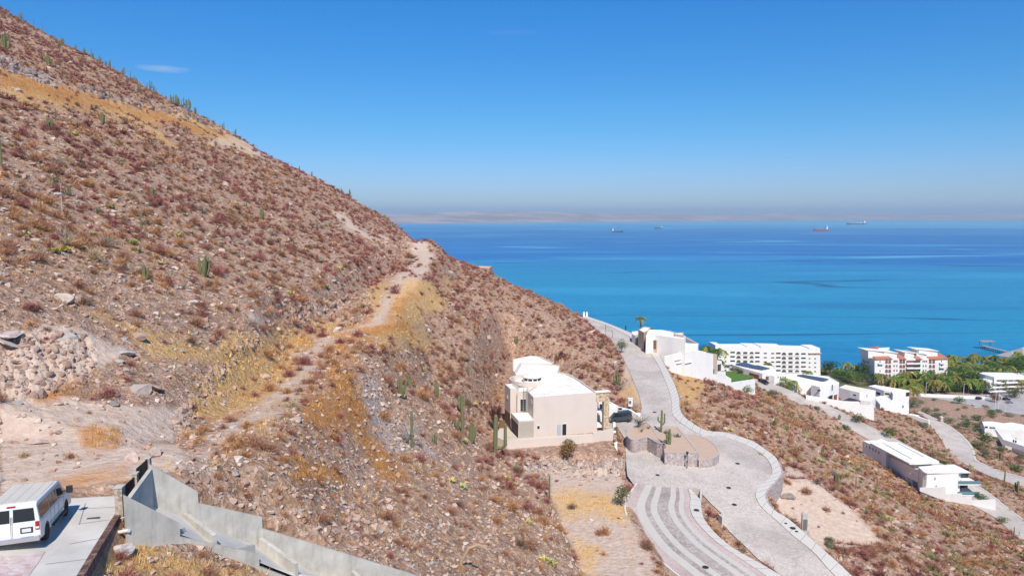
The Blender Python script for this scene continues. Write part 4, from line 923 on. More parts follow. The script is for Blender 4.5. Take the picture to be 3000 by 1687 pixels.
# row of villas along the descending road
W1 = villa('solar_villa', (95, 300, 57), 'white villa with two dark solar arrays and rust red garage doors')
r1 = Zt(4, 61.3, (1432,700),(1525,678),(1832,718),(1842,742),(1717,786),(1542,737)); block(W1, r1, 54, 61.3, M_white, M_wroof, .2)
for a in (((1465,697),(1545,681),(1652,708),(1578,722)),((1592,726),(1668,708),(1790,735),(1712,748))):
    p = Zt(4, 61.5, *a); mb = MB(); mb.prism([tuple(v[:2]) for v in p], 61.3, [61.7,61.7,61.5,61.5]); wpart('solar_array', mb, M_solar, W1)
e, n = frame_of(r1[4], r1[5]); 
for p0, p1 in (((1596,757),(1686,822)),):
    s0, s1, z0_, z1_ = rect_on(r1[4], r1[5], q(4,p0), q(4,p1)); mb = MB(); wall_box(mb, r1[4], e, n, s0, s1, 56.5, 60.3, -.02, .06); wpart('garage_door', mb, M_red, W1)
e, n = frame_of(r1[5], r1[0]); L5 = (r1[0]-r1[5]).length; mb = MB(); wall_box(mb, r1[5], e, n, .4, L5*.5, 56.5, 60.1, -.02, .06); wpart('garage_door', mb, M_red, W1)
r1b = Zt(4, 60.4, (1717,787),(1800,756),(1942,780),(1944,798),(1832,812)); block(W1, r1b, 54, 60.4, M_white, M_wroof, .2)
window(W1, r1b[0], r1b[4], q(4,(1735,806)), q(4,(1778,850)), pane=M_brown)
for x in (1862,1885,1908,1930): window(W1, r1b[4], r1b[3], q(4,(x,812)), q(4,(x+8,826)), pane=M_shade, fw=.02)
W2 = villa('broad_villa', (125, 290, 53), 'broad white villa with a long dark roof array and a round palm before it')
r2a = Zt(4, 58.6, (1840,838),(1950,792),(2085,788),(2345,812),(2442,868),(2262,862),(2225,862),(2010,870),(1925,862)); block(W2, r2a, 50, 58.6, M_white, M_wroof, .2)
p = Zt(4, 58.8, (2045,802),(2100,797),(2342,838),(2300,858)); mb = MB(); mb.prism([tuple(v[:2]) for v in p], 58.5, 59.0); wpart('solar_array', mb, M_solar, W2)
r2b = Zt(4, 58.2, (2180,892),(2225,862),(2442,868),(2442,882),(2355,912),(2262,914)); block(W2, r2b, 48, 58.2, M_white, M_wroof, .2)
window(W2, r2b[4], r2b[3], q(4,(2372,892)), q(4,(2380,945)), pane=M_shade, fw=.02); window(W2, r2b[5], r2b[4], q(4,(2235,935)), q(4,(2265,952)), fw=.03)
window(W2, r2a[0], r2a[8], q(4,(1882,866)), q(4,(1897,895)), fw=.03); window(W2, r2a[8], r2a[7], q(4,(1960,895)), q(4,(1975,925)), pane=M_brown, fw=.03)
window(W2, r2b[4], r2b[3], q(4,(2342,998)), q(4,(2378,1035)), pane=M_dark); window(W2, r2b[4], r2b[3], q(4,(2390,990)), q(4,(2420,1030)), pane=M_red)
TN = empty('tan_garden_wall', tuple(PZ(*q(4,(2180,990)), 52)), 'tan boundary wall below the broad villa', 'wall'); tp_ = Zt(4, 53.5, (2015,958),(2338,958)); mb = MB(); thick_line(mb, tp_, .3, 47, 53.5); wpart('wall', mb, M_tan, TN)
W3 = villa('cream_roof_villa', (160, 318, 42), 'white villa with a cream yellow roof beyond the long retaining wall')
r3a = Zt(5, 49.5, (572,668),(640,640),(962,700),(872,722),(792,724),(690,700)); block(W3, r3a, 38, 49.5, M_white, M_yroof, .15)
window(W3, r3a[5], r3a[4], q(5,(724,737)), q(5,(756,760)), fw=.04); window(W3, r3a[4], r3a[3], q(5,(865,742)), q(5,(872,775)), fw=.03)
block(W3, Zt(5, 47, (800,800),(830,780),(965,760),(940,800),(905,815)), 36, 47, M_white, M_wroof, .15)
CN = empty('car_shelter', tuple(PZ(*q(5,(710,800)), 44)), 'dark flat car shelter in the yard of the cream roofed villa', 'shelter'); cpn = Zt(5, 46.5, (625,800),(690,778),(800,808),(790,822)); mb = MB(); mb.prism([tuple(v[:2]) for v in cpn], 46.3, 46.5); wpart('canopy', mb, M_blackm, CN); [wpart('post', (lambda m: (m.box((v.x,v.y,45),(.12,.12,3)), m)[1])(MB()), M_blackm, CN) for v in cpn]
LW = empty('long_retaining_wall', tuple(PZ(*q(5,(600,850)), 46)), 'long tall white retaining wall below the villas above the descending road', 'wall')
lwp = [P(*q(5,(222,765)), 268), P(*q(5,(560,835)), 264), P(*q(5,(790,830)), 266), P(*q(5,(944,905)), 264)]
profile(LW, P(*q(5,(222,765)), 268), P(*q(5,(944,905)), 264), q(5,(222,752),(460,795),(640,822),(790,824),(806,862),(944,862),(944,1020),(700,960),(400,860),(222,800)), 1.0, M_white, 'wall')
W4 = villa('long_low_villa', (195, 350, 35), 'long low white villa with covered terrace, farthest of the row')
r4 = Zt(5, 39.5, (885,652),(960,640),(1322,700),(1318,712),(1145,735),(1130,712),(1050,702)); block(W4, r4, 30, 39.5, M_white, M_wroof, .15)
window(W4, r4[6], r4[0], q(5,(968,712)), q(5,(1014,752)), pane=M_dark, fw=.04); e, n = frame_of(r4[4], r4[3]); window(W4, r4[4], r4[3], q(5,(1283,722)), q(5,(1316,760)), pane=M_dark, fw=.03)
window(W4, r4[5], r4[6], q(5,(1060,722)), q(5,(1110,750)), pane=M_shade, fw=.03)
W5 = villa('stepped_villa', (180, 300, 30), 'white stepped villa with a terracotta patio above the lowest road')
block(W5, Zt(5, 39.8, (945,775),(1010,757),(1075,757),(1125,795),(1120,835),(1010,850)), 28, 39.8, M_white, M_wroof, .15)
r5 = Zt(5, 38, (1040,852),(1120,805),(1200,800),(1316,838),(1316,868),(1235,878),(1050,876)); block(W5, r5, 25, 38, M_white, M_wroof, .15)
window(W5, r5[6], r5[5], q(5,(1088,915)), q(5,(1106,942)), fw=.03); window(W5, r5[4], r5[5], q(5,(1245,860)), q(5,(1256,885)), fw=.03)
block(W5, Zt(5, 34.5, (1235,955),(1330,945),(1425,962),(1528,1012),(1525,1022),(1420,990),(1380,975)), 20, 34.5, M_white, M_wroof, .12)
lo5 = Zt(5, 34.5, (1235,955),(1525,1022)); profile(W5, lo5[0], lo5[1], q(5,(1205,950),(1370,965),(1525,1018),(1525,1088),(1380,1060),(1205,1005)), 1, M_white, 'front_wall', .2); window(W5, lo5[0], lo5[1], q(5,(1368,985)), q(5,(1405,1022)), pane=M_dark, fw=.05)
tl5 = Zt(5, 34.7, (1425,965),(1450,962),(1522,1005),(1515,1012)); mb = MB(); mb.prism([tuple(v[:2]) for v in tl5], 34.3, [35.3,35.1,34.8,34.9]); wpart('tiled_roof', mb, M_tile, W5)
pt = Zt(5, 33.0, (945,890),(985,875),(1030,905),(1030,932),(945,932)); mb = MB(); mb.prism([tuple(v[:2]) for v in pt], 31, 33); wpart('patio', mb, plain('terracotta_patio', (.42,.13,.06), .8), W5)
for k, (x0, x1, y) in enumerate(((2090,2536,1035),)):
    W6 = villa('garden_villa', (222, 320, 16), 'white flat roofed house with a garden at the right edge of the hillside')
    r6 = Zt(5, 21.5, (2092,1030),(2200,1028),(2330,1048),(2400,1038),(2536,1062),(2700,1060),(2700,1120),(2536,1130),(2440,1120),(2120,1098)); block(W6, r6, 14, 21.5, M_white, M_wroof, .15)
    window(W6, r6[9], r6[8], q(5,(2122,1078)), q(5,(2150,1100)), pane=M_glass)
    window(W6, r6[9], r6[8], q(5,(2170,1085)), q(5,(2230,1108)), pane=plain('green_glass', (.10,.18,.16), .3), mull=3)
W7 = villa('lower_garden_house', (205, 285, 14), 'small white house with a stepped wall below the garden villa')
r7 = Zt(5, 21.5, (2300,1172),(2400,1165),(2450,1215),(2536,1240),(2700,1290),(2700,1330),(2536,1300),(2430,1250),(2310,1230)); block(W7, r7, 14, 21.5, M_white, M_wroof, .15)
window(W7, r7[8], r7[7], q(5,(2418,1222)), q(5,(2432,1248)), fw=.03); window(W7, r7[8], r7[7], q(5,(2440,1228)), q(5,(2456,1254)), fw=.03)
profile(W7, r7[8], r7[6], q(5,(2225,1115),(2250,1120),(2325,1220),(2536,1290),(2700,1340),(2700,1420),(2536,1345),(2305,1270)), .4, M_white, 'garden_wall', .3)
# ------------------------------------------------------------------ modern white villa on the right slope
V = villa('modern_villa', (119, 215, 46), 'modern white villa of stacked boxes with overhanging roof and balconies on the right slope')
b1 = Zt(7, 53.0, (828,302),(1020,295),(1108,332),(1200,330),(1560,500),(1560,515),(1395,526),(1378,526),(1122,408),(1078,424)); 
block(V, b1, 44, 52.2, M_white, M_wroof, .1)
sl1 = Zt(7, 53.0, (905,340),(1020,293),(1108,330),(1200,328),(1636,532),(1632,545),(1398,556),(1322,556)); mb = MB(); mb.prism([tuple(p[:2]) for p in sl1], 52.3, 52.65); wpart('roof_slab', mb, M_wroof, V)
up1 = Zt(7, 53.0, (1040,345),(1200,345),(1500,500),(1345,515)); mb = MB()
pl_ = [tuple(p[:2]) for p in up1]; ii_ = inset(pl_, .25)
for i in range(4): mb.prism([pl_[i], pl_[(i+1)%4], ii_[(i+1)%4], ii_[i]], 52.65, 52.9)
wpart('roof_curb', mb, M_wroof, V)
A1, B1 = b1[0], b1[-1]
for x, y in ((836,355),(866,368),(896,383),(930,403),(961,418),(993,435)): window(V, A1, B1, q(7,(x,y)), q(7,(x+8,y+34)), fw=.02, pane=M_shade)
b2 = Zt(7, 50.6, (1080,480),(1150,474),(1420,595),(1420,645)); block(V, b2, 47.0, 50.6, M_white, M_wroof, .1)
for x, y in ((1273,628),(1315,648),(1352,668)): window(V, b2[0], b2[3], q(7,(x,y)), q(7,(x+9,y+34)), fw=.02, pane=M_frame)
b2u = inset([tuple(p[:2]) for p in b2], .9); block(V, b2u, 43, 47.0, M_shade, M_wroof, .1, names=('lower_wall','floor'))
for t in (.35,.5,.65,.8): c = b2[0].lerp(b2[3], t); mb = MB(); mb.box((c.x+.3, c.y, 45.6), (.25,.25,2.9)); wpart('column', mb, M_white, V)
b3 = Zt(7, 51.7, (1468,650),(1420,600),(1590,588),(1795,580),(1862,615),(1843,664),(1508,664)); block(V, b3, 43, 51.5, M_white, M_wroof, .1)
mb = MB(); rf = Zt(7, 51.8, (1465,652),(1415,600),(1590,585),(1797,576),(1968,660),(1505,666)); mb.prism([tuple(p[:2]) for p in rf], 51.5, 51.75); wpart('roof_slab', mb, M_wroof, V)
A3, B3 = b3[6], b3[5]; window(V, A3, B3, q(7,(1587,715)), q(7,(1594,744)), fw=.03); window(V, A3, B3, q(7,(1480,705)), q(7,(1487,740)), fw=.03)
e, n = frame_of(A3, B3); L3 = (B3-A3).length; bal = []
for zf, yy in ((48.2, 790), (45.0, 890)):
    mb = MB(); wall_box(mb, A3, e, n, L3-.1, L3+6.5, zf-.25, zf, -5, .05); wpart('balcony_floor', mb, M_white, V)
    mb = MB(); wall_box(mb, A3, e, n, L3+.1, L3+6.4, zf, zf+1.0, -.04, .0); wpart('glass_railing', mb, plain('teal_glass', (.12,.22,.24), .15, spec=.5), V)
    mb = MB(); wall_box(mb, A3, e, n, L3+.3, L3+6.2, zf, zf+2.9, -5.2, -4.9); wpart('terrace_glazing', mb, M_glass, V)
mb = MB(); wall_box(mb, A3, e, n, L3+.4, L3+1.4, 45, 51.5, -2.2, -1.2); wpart('column', mb, M_white, V)
s, z = onplane(A3, B3, *q(7,(1605,795))); a = Vector((A3.x,A3.y,0))+e*s+n*.5; mb = MB(); mb.lathe((0,0,0), [(.02,0),(.3,.05),(.42,.14)], 14); dsh = mb.build('satellite_dish', M_frame, V); dsh.location = Vector((a.x,a.y,z))-V.location; dsh.rotation_euler = (math.radians(70), 0, .5)
VA, VB = P(*q(7,(1430,830)), 201), P(*q(7,(2235,1140)), 193)
VW = empty('villa_garden_wall', tuple(VA.lerp(VB, .5)), 'stepped white garden wall in front of the modern villa', 'wall')
profile(VW, VA, VB, q(7,(1430,828),(1705,815),(1705,892),(1880,890),(1880,932),(1980,925),(1980,965),(2236,950),(2236,1150),(2100,1120),(1800,1030),(1600,930),(1430,862)), .35, M_white)
# ------------------------------------------------------------------ resort buildings by the sea
def hotel_front(H, A, B, rows, mat=M_glass):
    pass
HL = villa('seaside_apartments', (190, 535, 3), 'long white apartment block with arched balconies by the sea', 'apartment block')
LA, LB = P(*q(4,(1280,650)), 522), P(*q(4,(2262,790)), 528); LA.z = LB.z = 3
e, n = frame_of(LA, LB)
def on_(A, x, y, t, B=None): return onplane(A, B, *q(t, (x, y)))
profile(HL, LA, LB, q(4,(1275,518),(1340,522),(1342,538),(1572,538),(1574,530),(1690,532),(1692,546),(1700,546),(1702,530),(1920,536),(1922,550),(2160,556),(2162,545),(2262,545),(2268,900),(1275,860)), 14, M_white)
for cx in (1300, 1372): window(HL, LA, LB, q(4,(cx-8,572)), q(4,(cx+8,582)), pane=M_shade, fw=.1)
fl4 = [568, 612, 652, 690, 730, 768]
def rowy(x, k): return 578+(x-1300)*.0205+k*40.5
for x in (1320,1370,1745,1815,2163,2215):
    for k in range(5):
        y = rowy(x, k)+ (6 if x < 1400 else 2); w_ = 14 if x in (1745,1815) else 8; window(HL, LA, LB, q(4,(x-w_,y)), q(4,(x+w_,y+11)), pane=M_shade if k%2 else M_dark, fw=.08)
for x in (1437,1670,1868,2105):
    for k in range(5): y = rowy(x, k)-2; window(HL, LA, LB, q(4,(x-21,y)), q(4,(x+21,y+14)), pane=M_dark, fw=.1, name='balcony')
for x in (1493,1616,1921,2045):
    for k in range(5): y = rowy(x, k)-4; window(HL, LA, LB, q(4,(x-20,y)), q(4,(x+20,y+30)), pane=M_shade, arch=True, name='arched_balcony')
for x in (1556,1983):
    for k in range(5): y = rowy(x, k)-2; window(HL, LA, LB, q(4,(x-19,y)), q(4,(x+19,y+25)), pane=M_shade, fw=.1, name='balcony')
for k in range(5):                            # white balustrades across the open bays
    for x0, x1 in ((1472,1640),(1900,2068)):
        mb = MB(); y = rowy((x0+x1)/2, k)+20; s0, s1, z0_, z1_ = rect_on(LA, LB, q(4,(x0,y)), q(4,(x1,y+6))); wall_box(mb, LA, e, n, s0, s1, z0_, z1_, .05, .3); wpart('balustrade', mb, M_white, HL)
mb = MB(); s0, _ = on_(LA, 1275, 520, 4, LB); s1, zz = on_(LA, 2270, 600, 4, LB)
s0, s1, z0_, z1_ = rect_on(LA, LB, q(4,(2150,590)), q(4,(2272,597))); wall_box(mb, LA, e, n, s0, s1, z0_, z1_, -14, .9); wpart('cornice', mb, M_tan, HL)
HR = villa('red_tiled_hotel', (290, 530, 3), 'white hotel with red tile roof edges and many arched windows by the palms', 'hotel')
RA, RB = P(*q(5,(950,600)), 505), P(*q(5,(1725,600)), 512); e, n = frame_of(RA, RB)
profile(HR, RA, RB, q(5,(950,366),(1725,362),(1730,720),(950,720)), 16, M_white)
HLs = P(*q(5,(855,600)), 545); mb = MB(); pa = [tuple(RA[:2]), tuple(HLs[:2]), tuple((HLs+Vector((20,5,0)))[:2]), tuple((RA+Vector((14,16,0)))[:2])]; zt = onplane(RA, RB, *q(5,(950,366)))[1]; mb.prism(pa, 0, zt); wpart('wall', mb, M_white, HR)
def slope_roof(parent, A, B, x0, x1, y0, y1, t, back=7, mat=M_tile):
    s0, z0 = onplane(A, B, *q(t,(x0,y1))); s1, _ = onplane(A, B, *q(t,(x1,y1))); e, n = frame_of(A, B); a = Vector((A.x,A.y,0)); h = 2.6
    f = [a+e*s0+n*.8, a+e*s1+n*.8, a+e*(s1-1)-n*back, a+e*(s0+1)-n*back]; zz = (z0, z0, z0+h, z0+h); mb = MB()
    mb.prism([tuple(v[:2]) for v in f], z0-.15, [z+.1 for z in zz]); wpart('tiled_roof', mb, mat, parent)
for x0, x1 in ((950,1135),(1210,1285),(1385,1450),(1525,1728)): slope_roof(HR, RA, RB, x0, x1, 335, 368, 5)
mb = MB(); f = [HLs+Vector((-1,0,0)), RA+n*.8, RA-n*7, HLs+Vector((8,-1,0))]; mb.prism([tuple(v[:2]) for v in f], zt-.1, [zt+.1, zt+.1, zt+2.6, zt+2.6]); wpart('tiled_roof', mb, M_tile, HR)
for pix in ([(880,275),(975,310),(975,335),(1075,338),(1075,300),(960,270)], [(1040,290),(1135,300),(1140,345),(1215,345),(1215,320),(1130,285)],[(1270,290),(1330,300),(1330,350),(1400,350),(1400,288)],[(1395,298),(1460,300),(1455,345),(1530,345),(1530,310)],[(1420,268),(1540,310),(1545,330),(1650,330),(1650,300),(1520,264)]):
    xs_ = [p[0] for p in pix]; ys_ = [p[1] for p in pix]; x0, x1, y0, y1 = min(xs_), max(xs_), min(ys_)+12, 366
    profile(HR, RA, RB, q(5,(x0+30,y0+8),(x1,y0+16),(x1,y1),(x0+30,y1)), 9, M_white, 'penthouse', -3)
    s0, z0_ = onplane(RA, RB, *q(5,(x0,y0))); s1, z1_ = onplane(RA, RB, *q(5,(x1+6,y0+16))); a = Vector((RA.x,RA.y,0)); mb = MB()
    f = [a+e*s0-n*3, a+e*s1-n*2, a+e*s1-n*13, a+e*s0-n*13]; mb.prism([tuple(v[:2]) for v in f], [z0_,z1_,z1_-.2,z0_], [z0_+.3,z1_+.3,z1_+.1,z0_+.3]); wpart('roof_slab', mb, M_wroof, HR)
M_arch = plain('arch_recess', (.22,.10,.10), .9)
for k in range(5):
    y = 378+k*49
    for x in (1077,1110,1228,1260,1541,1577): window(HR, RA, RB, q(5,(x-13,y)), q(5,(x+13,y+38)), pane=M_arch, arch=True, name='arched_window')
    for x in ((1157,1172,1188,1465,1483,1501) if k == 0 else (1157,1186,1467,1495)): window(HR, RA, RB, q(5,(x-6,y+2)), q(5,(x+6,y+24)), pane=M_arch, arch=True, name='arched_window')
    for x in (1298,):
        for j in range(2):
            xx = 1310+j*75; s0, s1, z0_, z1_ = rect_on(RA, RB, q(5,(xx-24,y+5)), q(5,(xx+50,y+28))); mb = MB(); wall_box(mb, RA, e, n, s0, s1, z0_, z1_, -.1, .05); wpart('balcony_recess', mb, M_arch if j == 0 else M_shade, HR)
            mb = MB(); wall_box(mb, RA, e, n, s0-.3, s1+.3, z0_-.9, z0_, 0, 1.6); wpart('balcony', mb, M_white, HR)
for x, ys_ in ((1008,(400,500)),(1660,(395,440))):
    for y in ys_: window(HR, RA, RB, q(5,(x-6,y-14)), q(5,(x+6,y+14)), pane=M_arch, arch=True, name='arched_window'); s0, s1, z0_, z1_ = rect_on(RA, RB, q(5,(x-26,y+8)), q(5,(x+26,y+20))); mb = MB(); wall_box(mb, RA, e, n, s0, s1, z0_, z1_, 0, 1.5); wpart('balcony', mb, M_white, HR)
HE = villa('low_beach_hotel', (345, 482, 4), 'three storey white beach hotel with long galleries at the right edge', 'hotel')
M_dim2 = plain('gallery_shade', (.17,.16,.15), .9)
EA, EB = P(*q(5,(2220,700)), 470), P(*q(5,(2800,700)), 478); e, n = frame_of(EA, EB)
profile(HE, EA, EB, q(5,(2220,560),(2260,548),(2800,560),(2800,760),(2220,740)), 12, M_white)
for k in range(3):
    for j in range(8):
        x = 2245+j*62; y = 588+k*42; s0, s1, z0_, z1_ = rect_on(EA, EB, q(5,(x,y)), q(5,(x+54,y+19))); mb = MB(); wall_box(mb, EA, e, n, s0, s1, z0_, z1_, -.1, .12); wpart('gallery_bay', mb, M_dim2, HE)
    s0, s1, z0_, z1_ = rect_on(EA, EB, q(5,(2150,608+k*42)), q(5,(2800,618+k*42))); z0_ = onplane(EA, EB, *q(5,(2420,617+k*42)))[1]; z1_ = onplane(EA, EB, *q(5,(2420,609+k*42)))[1]; mb = MB(); wall_box(mb, EA, e, n, s0+ (0 if k else 6), s1, z0_, z1_, 0, 2.0); wpart('gallery_slab', mb, M_white, HE)
profile(HE, EA, EB, q(5,(2150,600),(2215,598),(2215,720),(2150,700)), 6, M_white, 'stair_block', -1)
# pier and palapas
PR = villa('pier', (390, 640, 0), 'narrow pier on posts running out over the sea', 'pier'); pa, pb = P(*q(5,(2100,214)), 655), P(*q(5,(2350,272)), 628); pa.z = pb.z = 2.6
M_wood = plain('grey_wood', (.34,.29,.25), .9, .15); mb = MB(); mb.bar(pa, pb, 3.2, .4); wpart('deck', mb, M_wood, PR)
for k in range(12):
    c = pa.lerp(pb, k/11)
    for sx in (-1.2, 1.2): mb = MB(); mb.tube([(c.x+sx*.6, c.y+sx, -1.5), (c.x+sx*.6, c.y+sx, 2.4)], .22, 6); wpart('post', mb, M_blackm, PR)
    mb = MB(); mb.bar((c.x+.6,c.y-1.4,2.8),(c.x+.6,c.y-1.4,3.9), .1); mb.bar((c.x-.6,c.y+1.4,2.8),(c.x-.6,c.y+1.4,3.9), .1); wpart('rail_post', mb, M_frame, PR)
mb = MB(); c = pa; mb.box((c.x+3,c.y,7.2),(13,6,.4)); [mb.box((c.x+3+i,c.y+j,4.8),(.3,.3,4.6)) for i in (-5,5) for j in (-2,2)]; wpart('shade_roof', mb, M_wood, PR)
M_thatch = plain('weathered_thatch', (.34,.31,.29), .95, .12, 3)
for k, (x, y, lx, ly, h, rz_, dd, lb) in enumerate(((2425,288,30,13,6,.5,600,'long low grey pitched shelter at the foot of the pier'),(2545,262,26,18,12,.3,596,'taller grey pitched shelter at the right edge behind the palms'))):
    c = P(*q(5,(x,y)), dd); PP = villa('beach_shelter', (c.x, c.y, 2.5), lb, 'shelter', rz=rz_)
    mb = MB(); V = [(-lx/2,-ly/2,2.8),(lx/2,-ly/2,2.8),(lx/2,ly/2,2.8),(-lx/2,ly/2,2.8),(-lx*.12,0,2.8+h*.62),(lx*.38,0,2.8+h*.8)]
    mb.add(V, [(0,1,5,4),(1,2,5),(2,3,4,5),(3,0,4),(3,2,1,0)]); mb.build('pitched_roof', M_thatch, PP)
    for a in (-.4,-.1,.2,.42):
        for b in (-.42,.42): mb = MB(); mb.tube([(a*lx, b*ly, -2.5),(a*lx, b*ly, 2.9)], .25, 6); mb.build('post', M_wood, PP)
# pink hut behind the ridge
RH = villa('ridge_house', (-11, 292, 90), 'plain salmon pink building showing over the ridge against the sea', 'building')
ra, rb = P(1393, 800, 292), P(1434.5, 800, 288); mb = MB(); zt = onplane(ra, rb, 1400, 783)[1]
block(RH, [tuple(ra[:2]), tuple(rb[:2]), tuple((rb+Vector((1,9,0)))[:2]), tuple((ra+Vector((0,9,0)))[:2])], 80, zt, plain('salmon_stucco', (.55,.30,.22), .9), M_wroof, .5, .3)
# beach-side stone walls and white wall
SWL = empty('stepped_stone_wall', tuple(PZ(*q(5,(1700,860)), 6)), 'long stepped pinkish stone wall between the scrub and the car park', 'wall'); pts = [PZ(*p, 8.0) for p in q(5,(1370,790),(1520,815),(1650,850),(1800,880),(1950,905),(2040,925))]; mb = MB(); tz = [10,9.6,9,8.4,8,7.6]
for i in range(5): thick_line(mb, pts[i:i+2], .6, 3, tz[i])
wpart('wall', mb, M_stone, SWL)
SW2 = empty('roadside_barrier_wall', tuple(PZ(*q(5,(2300,950)), 6)), 'long dark topped retaining wall below the car park', 'wall'); pts = [PZ(*p, 7.0) for p in q(5,(2040,928),(2300,952),(2536,985),(2700,1010))]; mb = MB(); thick_line(mb, pts, .6, 2, 6.4); wpart('wall', mb, M_stone, SW2); mb = MB(); thick_line(mb, pts, .75, 6.4, 6.8); wpart('coping', mb, plain('dark_coping', (.14,.13,.12), .9), SW2)
WB = empty('white_garden_wall', tuple(PZ(*q(5,(1700,750)), 6)), 'long white wall between the car park and the palm garden', 'wall'); pts = [PZ(*p, 6.6) for p in q(5,(1370,735),(1700,752),(2050,768),(2150,775))]; mb = MB(); thick_line(mb, pts, .5, 3, 7.0); wpart('wall', mb, M_white, WB)
# ------------------------------------------------------------------ foreground: driveway, gate, concrete flume
M_conc = NM('cast_concrete'); _c = M_conc.mix(M_conc.ramp(M_conc.noise(.9, 7, .65), [(.3, 0.), (.7, 1.)]), (.40,.37,.32), (.58,.545,.48))
_c = M_conc.mix(M_conc.math('MULTIPLY', M_conc.ramp(M_conc.noise(1.6, 5, .6, M_conc.map(M_conc.pos, (2.2,2.2,.35))), [(.5, 0.), (.72, 1.)]), .35), _c, (.20,.185,.16)); M_conc.bump(M_conc.noise(9, 5), .25, .02); M_conc = M_conc.done(_c, .85, spec=.2)
M_slabp = NM('driveway_concrete'); _c = M_slabp.mix(M_slabp.ramp(M_slabp.noise(.6, 7, .65), [(.3, 0.), (.7, 1.)]), (.50,.47,.42), (.66,.62,.56)); M_slabp.bump(M_slabp.noise(12, 4), .2, .02); M_slabp = M_slabp.done(_c, .85, spec=.2)
drape('driveway', [tuple(p[:2]) for p in drive_poly], drive_s, .0, M_slabp, .8, thick=.3, label='pale concrete driveway pad beside the van')
cobp = drive_s.poly(q(1,(-500,1285),(240,1275),(395,1235),(330,1340),(250,1449),(180,1600),(-500,1600)))
drape('driveway_cobbles', [tuple(p[:2]) for p in cobp], drive_s, .02, stone('pale_driveway_stones', (.50,.36,.33), (.68,.56,.52), 4.5, (.56,.50,.46)), .8, label='pinkish stone paving under the rear of the van')
mb = MB()
for a, b in (((720,862),(1060,845)),((680,995),(985,955)),((600,1170),(870,1120)),((395,1345),(770,1300)),((745,815),(690,1000)),((640,610),(640,612))):
    A, B = [drive_s.hit(*q(1,p)) for p in (a, b)]; A.z += .012; B.z += .012; d = (B-A).normalized()*1; s_ = Vector((-d.y, d.x, 0))*.02
    if (B-A).length > .5: mb.face([A-s_, B-s_, B+s_, A+s_])
tag(mb.build('driveway_joints', plain('dark_joint', (.30,.28,.25), .9)), 'thin joints in the driveway concrete', kind='structure')  # same even grey as the pavement joint lines
gp = drive_s.hit(*q(1,(812,946))); DG = empty('drain_grate', tuple(gp), 'small dark rectangular drain grate in the driveway concrete', 'drain grate'); mb = MB(); mb.box((0,0,.012),(.55,.18,.024)); mb.build('grate_frame', M_metal, DG, bevel=.003); [ (lambda m: (m.box((-.22+k*.055,0,.03),(.02,.15,.012)), m)[1])(MB()).build('bar', M_blackm, DG) for k in range(9)]; DG.rotation_euler.z = .25
# retaining wall of the driveway (facing the channel side)
DW = empty('driveway_retaining_wall', tuple(drive_s.hit(*q(1,(900,1100)))), 'dark brown stone retaining wall dropping from the driveway edge', 'wall')
dwp = drive_s.poly(q(1,(1072,842),(980,985),(860,1180),(700,1449),(560,1700))); mb = MB()
wz = [p.z+.02 for p in dwp]; thick_line(mb, dwp, .28, 107.0, 111, wz); wpart('stone_wall', mb, stone('brown_rubble_stone', (.10,.055,.045), (.26,.16,.13), 4.5, (.08,.05,.04)), DW)
for (x0, y0), (x1, y1), r in (((1025,1068),(1125,1050),.085),((1055,945),(1090,935),.03)):
    a = P(*q(1,(x0,y0)), 32.2 if r > .05 else 32.9); b = P(*q(1,(x1,y1)), 32.0 if r > .05 else 32.7); mb = MB(); mb.tube([a, b], r, 12); wpart('drain_pipe', mb, M_frame, DW, smooth=False)
# stone pillars and railing between them
M_pil = stone('mottled_pillar_stone', (.28,.22,.17), (.55,.44,.34), 9, (.4,.34,.28))
GT = empty('gate_railing', tuple(P(400,1430,34.5)), 'dark slatted railing between three small stone pillars at the end of the driveway', 'railing')
G0, G1 = P(353,1476,33.2), P(436,1385,36.6); gd = (G1-G0); gd.z = 0; gl_ = gd.length; gd.normalize()
for k, t in enumerate((0, .52, 1.0)):
    c = G0.lerp(G1, t); zt = (P(353,1424,33.2).z, P(395,1384,35).z, P(436,1340,36.6).z)[k]; mb = MB(); mb.box((c.x, c.y, (109.6+zt)/2), (.38 if k == 0 else .24, .34 if k == 0 else .24, zt-109.6), math.atan2(gd.y, gd.x)); wpart('pillar', mb, M_pil, GT)
    mb = MB(); mb.box((c.x, c.y, zt+.03), (.44 if k == 0 else .3, .40 if k == 0 else .3, .06), math.atan2(gd.y, gd.x)); wpart('pillar_cap', mb, M_conc, GT)
for a, b in ((.06,.48),(.56,.97)):
    A, B = G0.lerp(G1, a), G0.lerp(G1, b); zb, zt = A.z+.05, A.z+1.0
    zt = (P(395,1395,35).z if a < .3 else P(430,1350,36.3).z); mb = MB(); nb = 14
    thick_line(mb, [A, B], .04, zt-.08, zt-.04); thick_line(mb, [A, B], .04, zb, zb+.04)
    wpart('rail', mb, M_blackm, GT)
    pb = MB()
    for k in range(nb): c = A.lerp(B, (k+.5)/nb); pb.box((c.x, c.y, (zb+zt)/2+.04), ((B-A).length/nb*.72, .025, zt-zb+.06), math.atan2(gd.y, gd.x))
    wpart('slat_panel', pb, M_blackm, GT)
    bm_ = MB(); thick_line(bm_, [A, B], .22, 109.3, A.z+.04); wpart('low_wall', bm_, M_conc, GT)
FL = empty('concrete_flume', tuple((N2a+F2a)/2-Vector((0,0,1.5))), 'grey concrete channel stepping down the slope with angled baffle walls', 'channel')
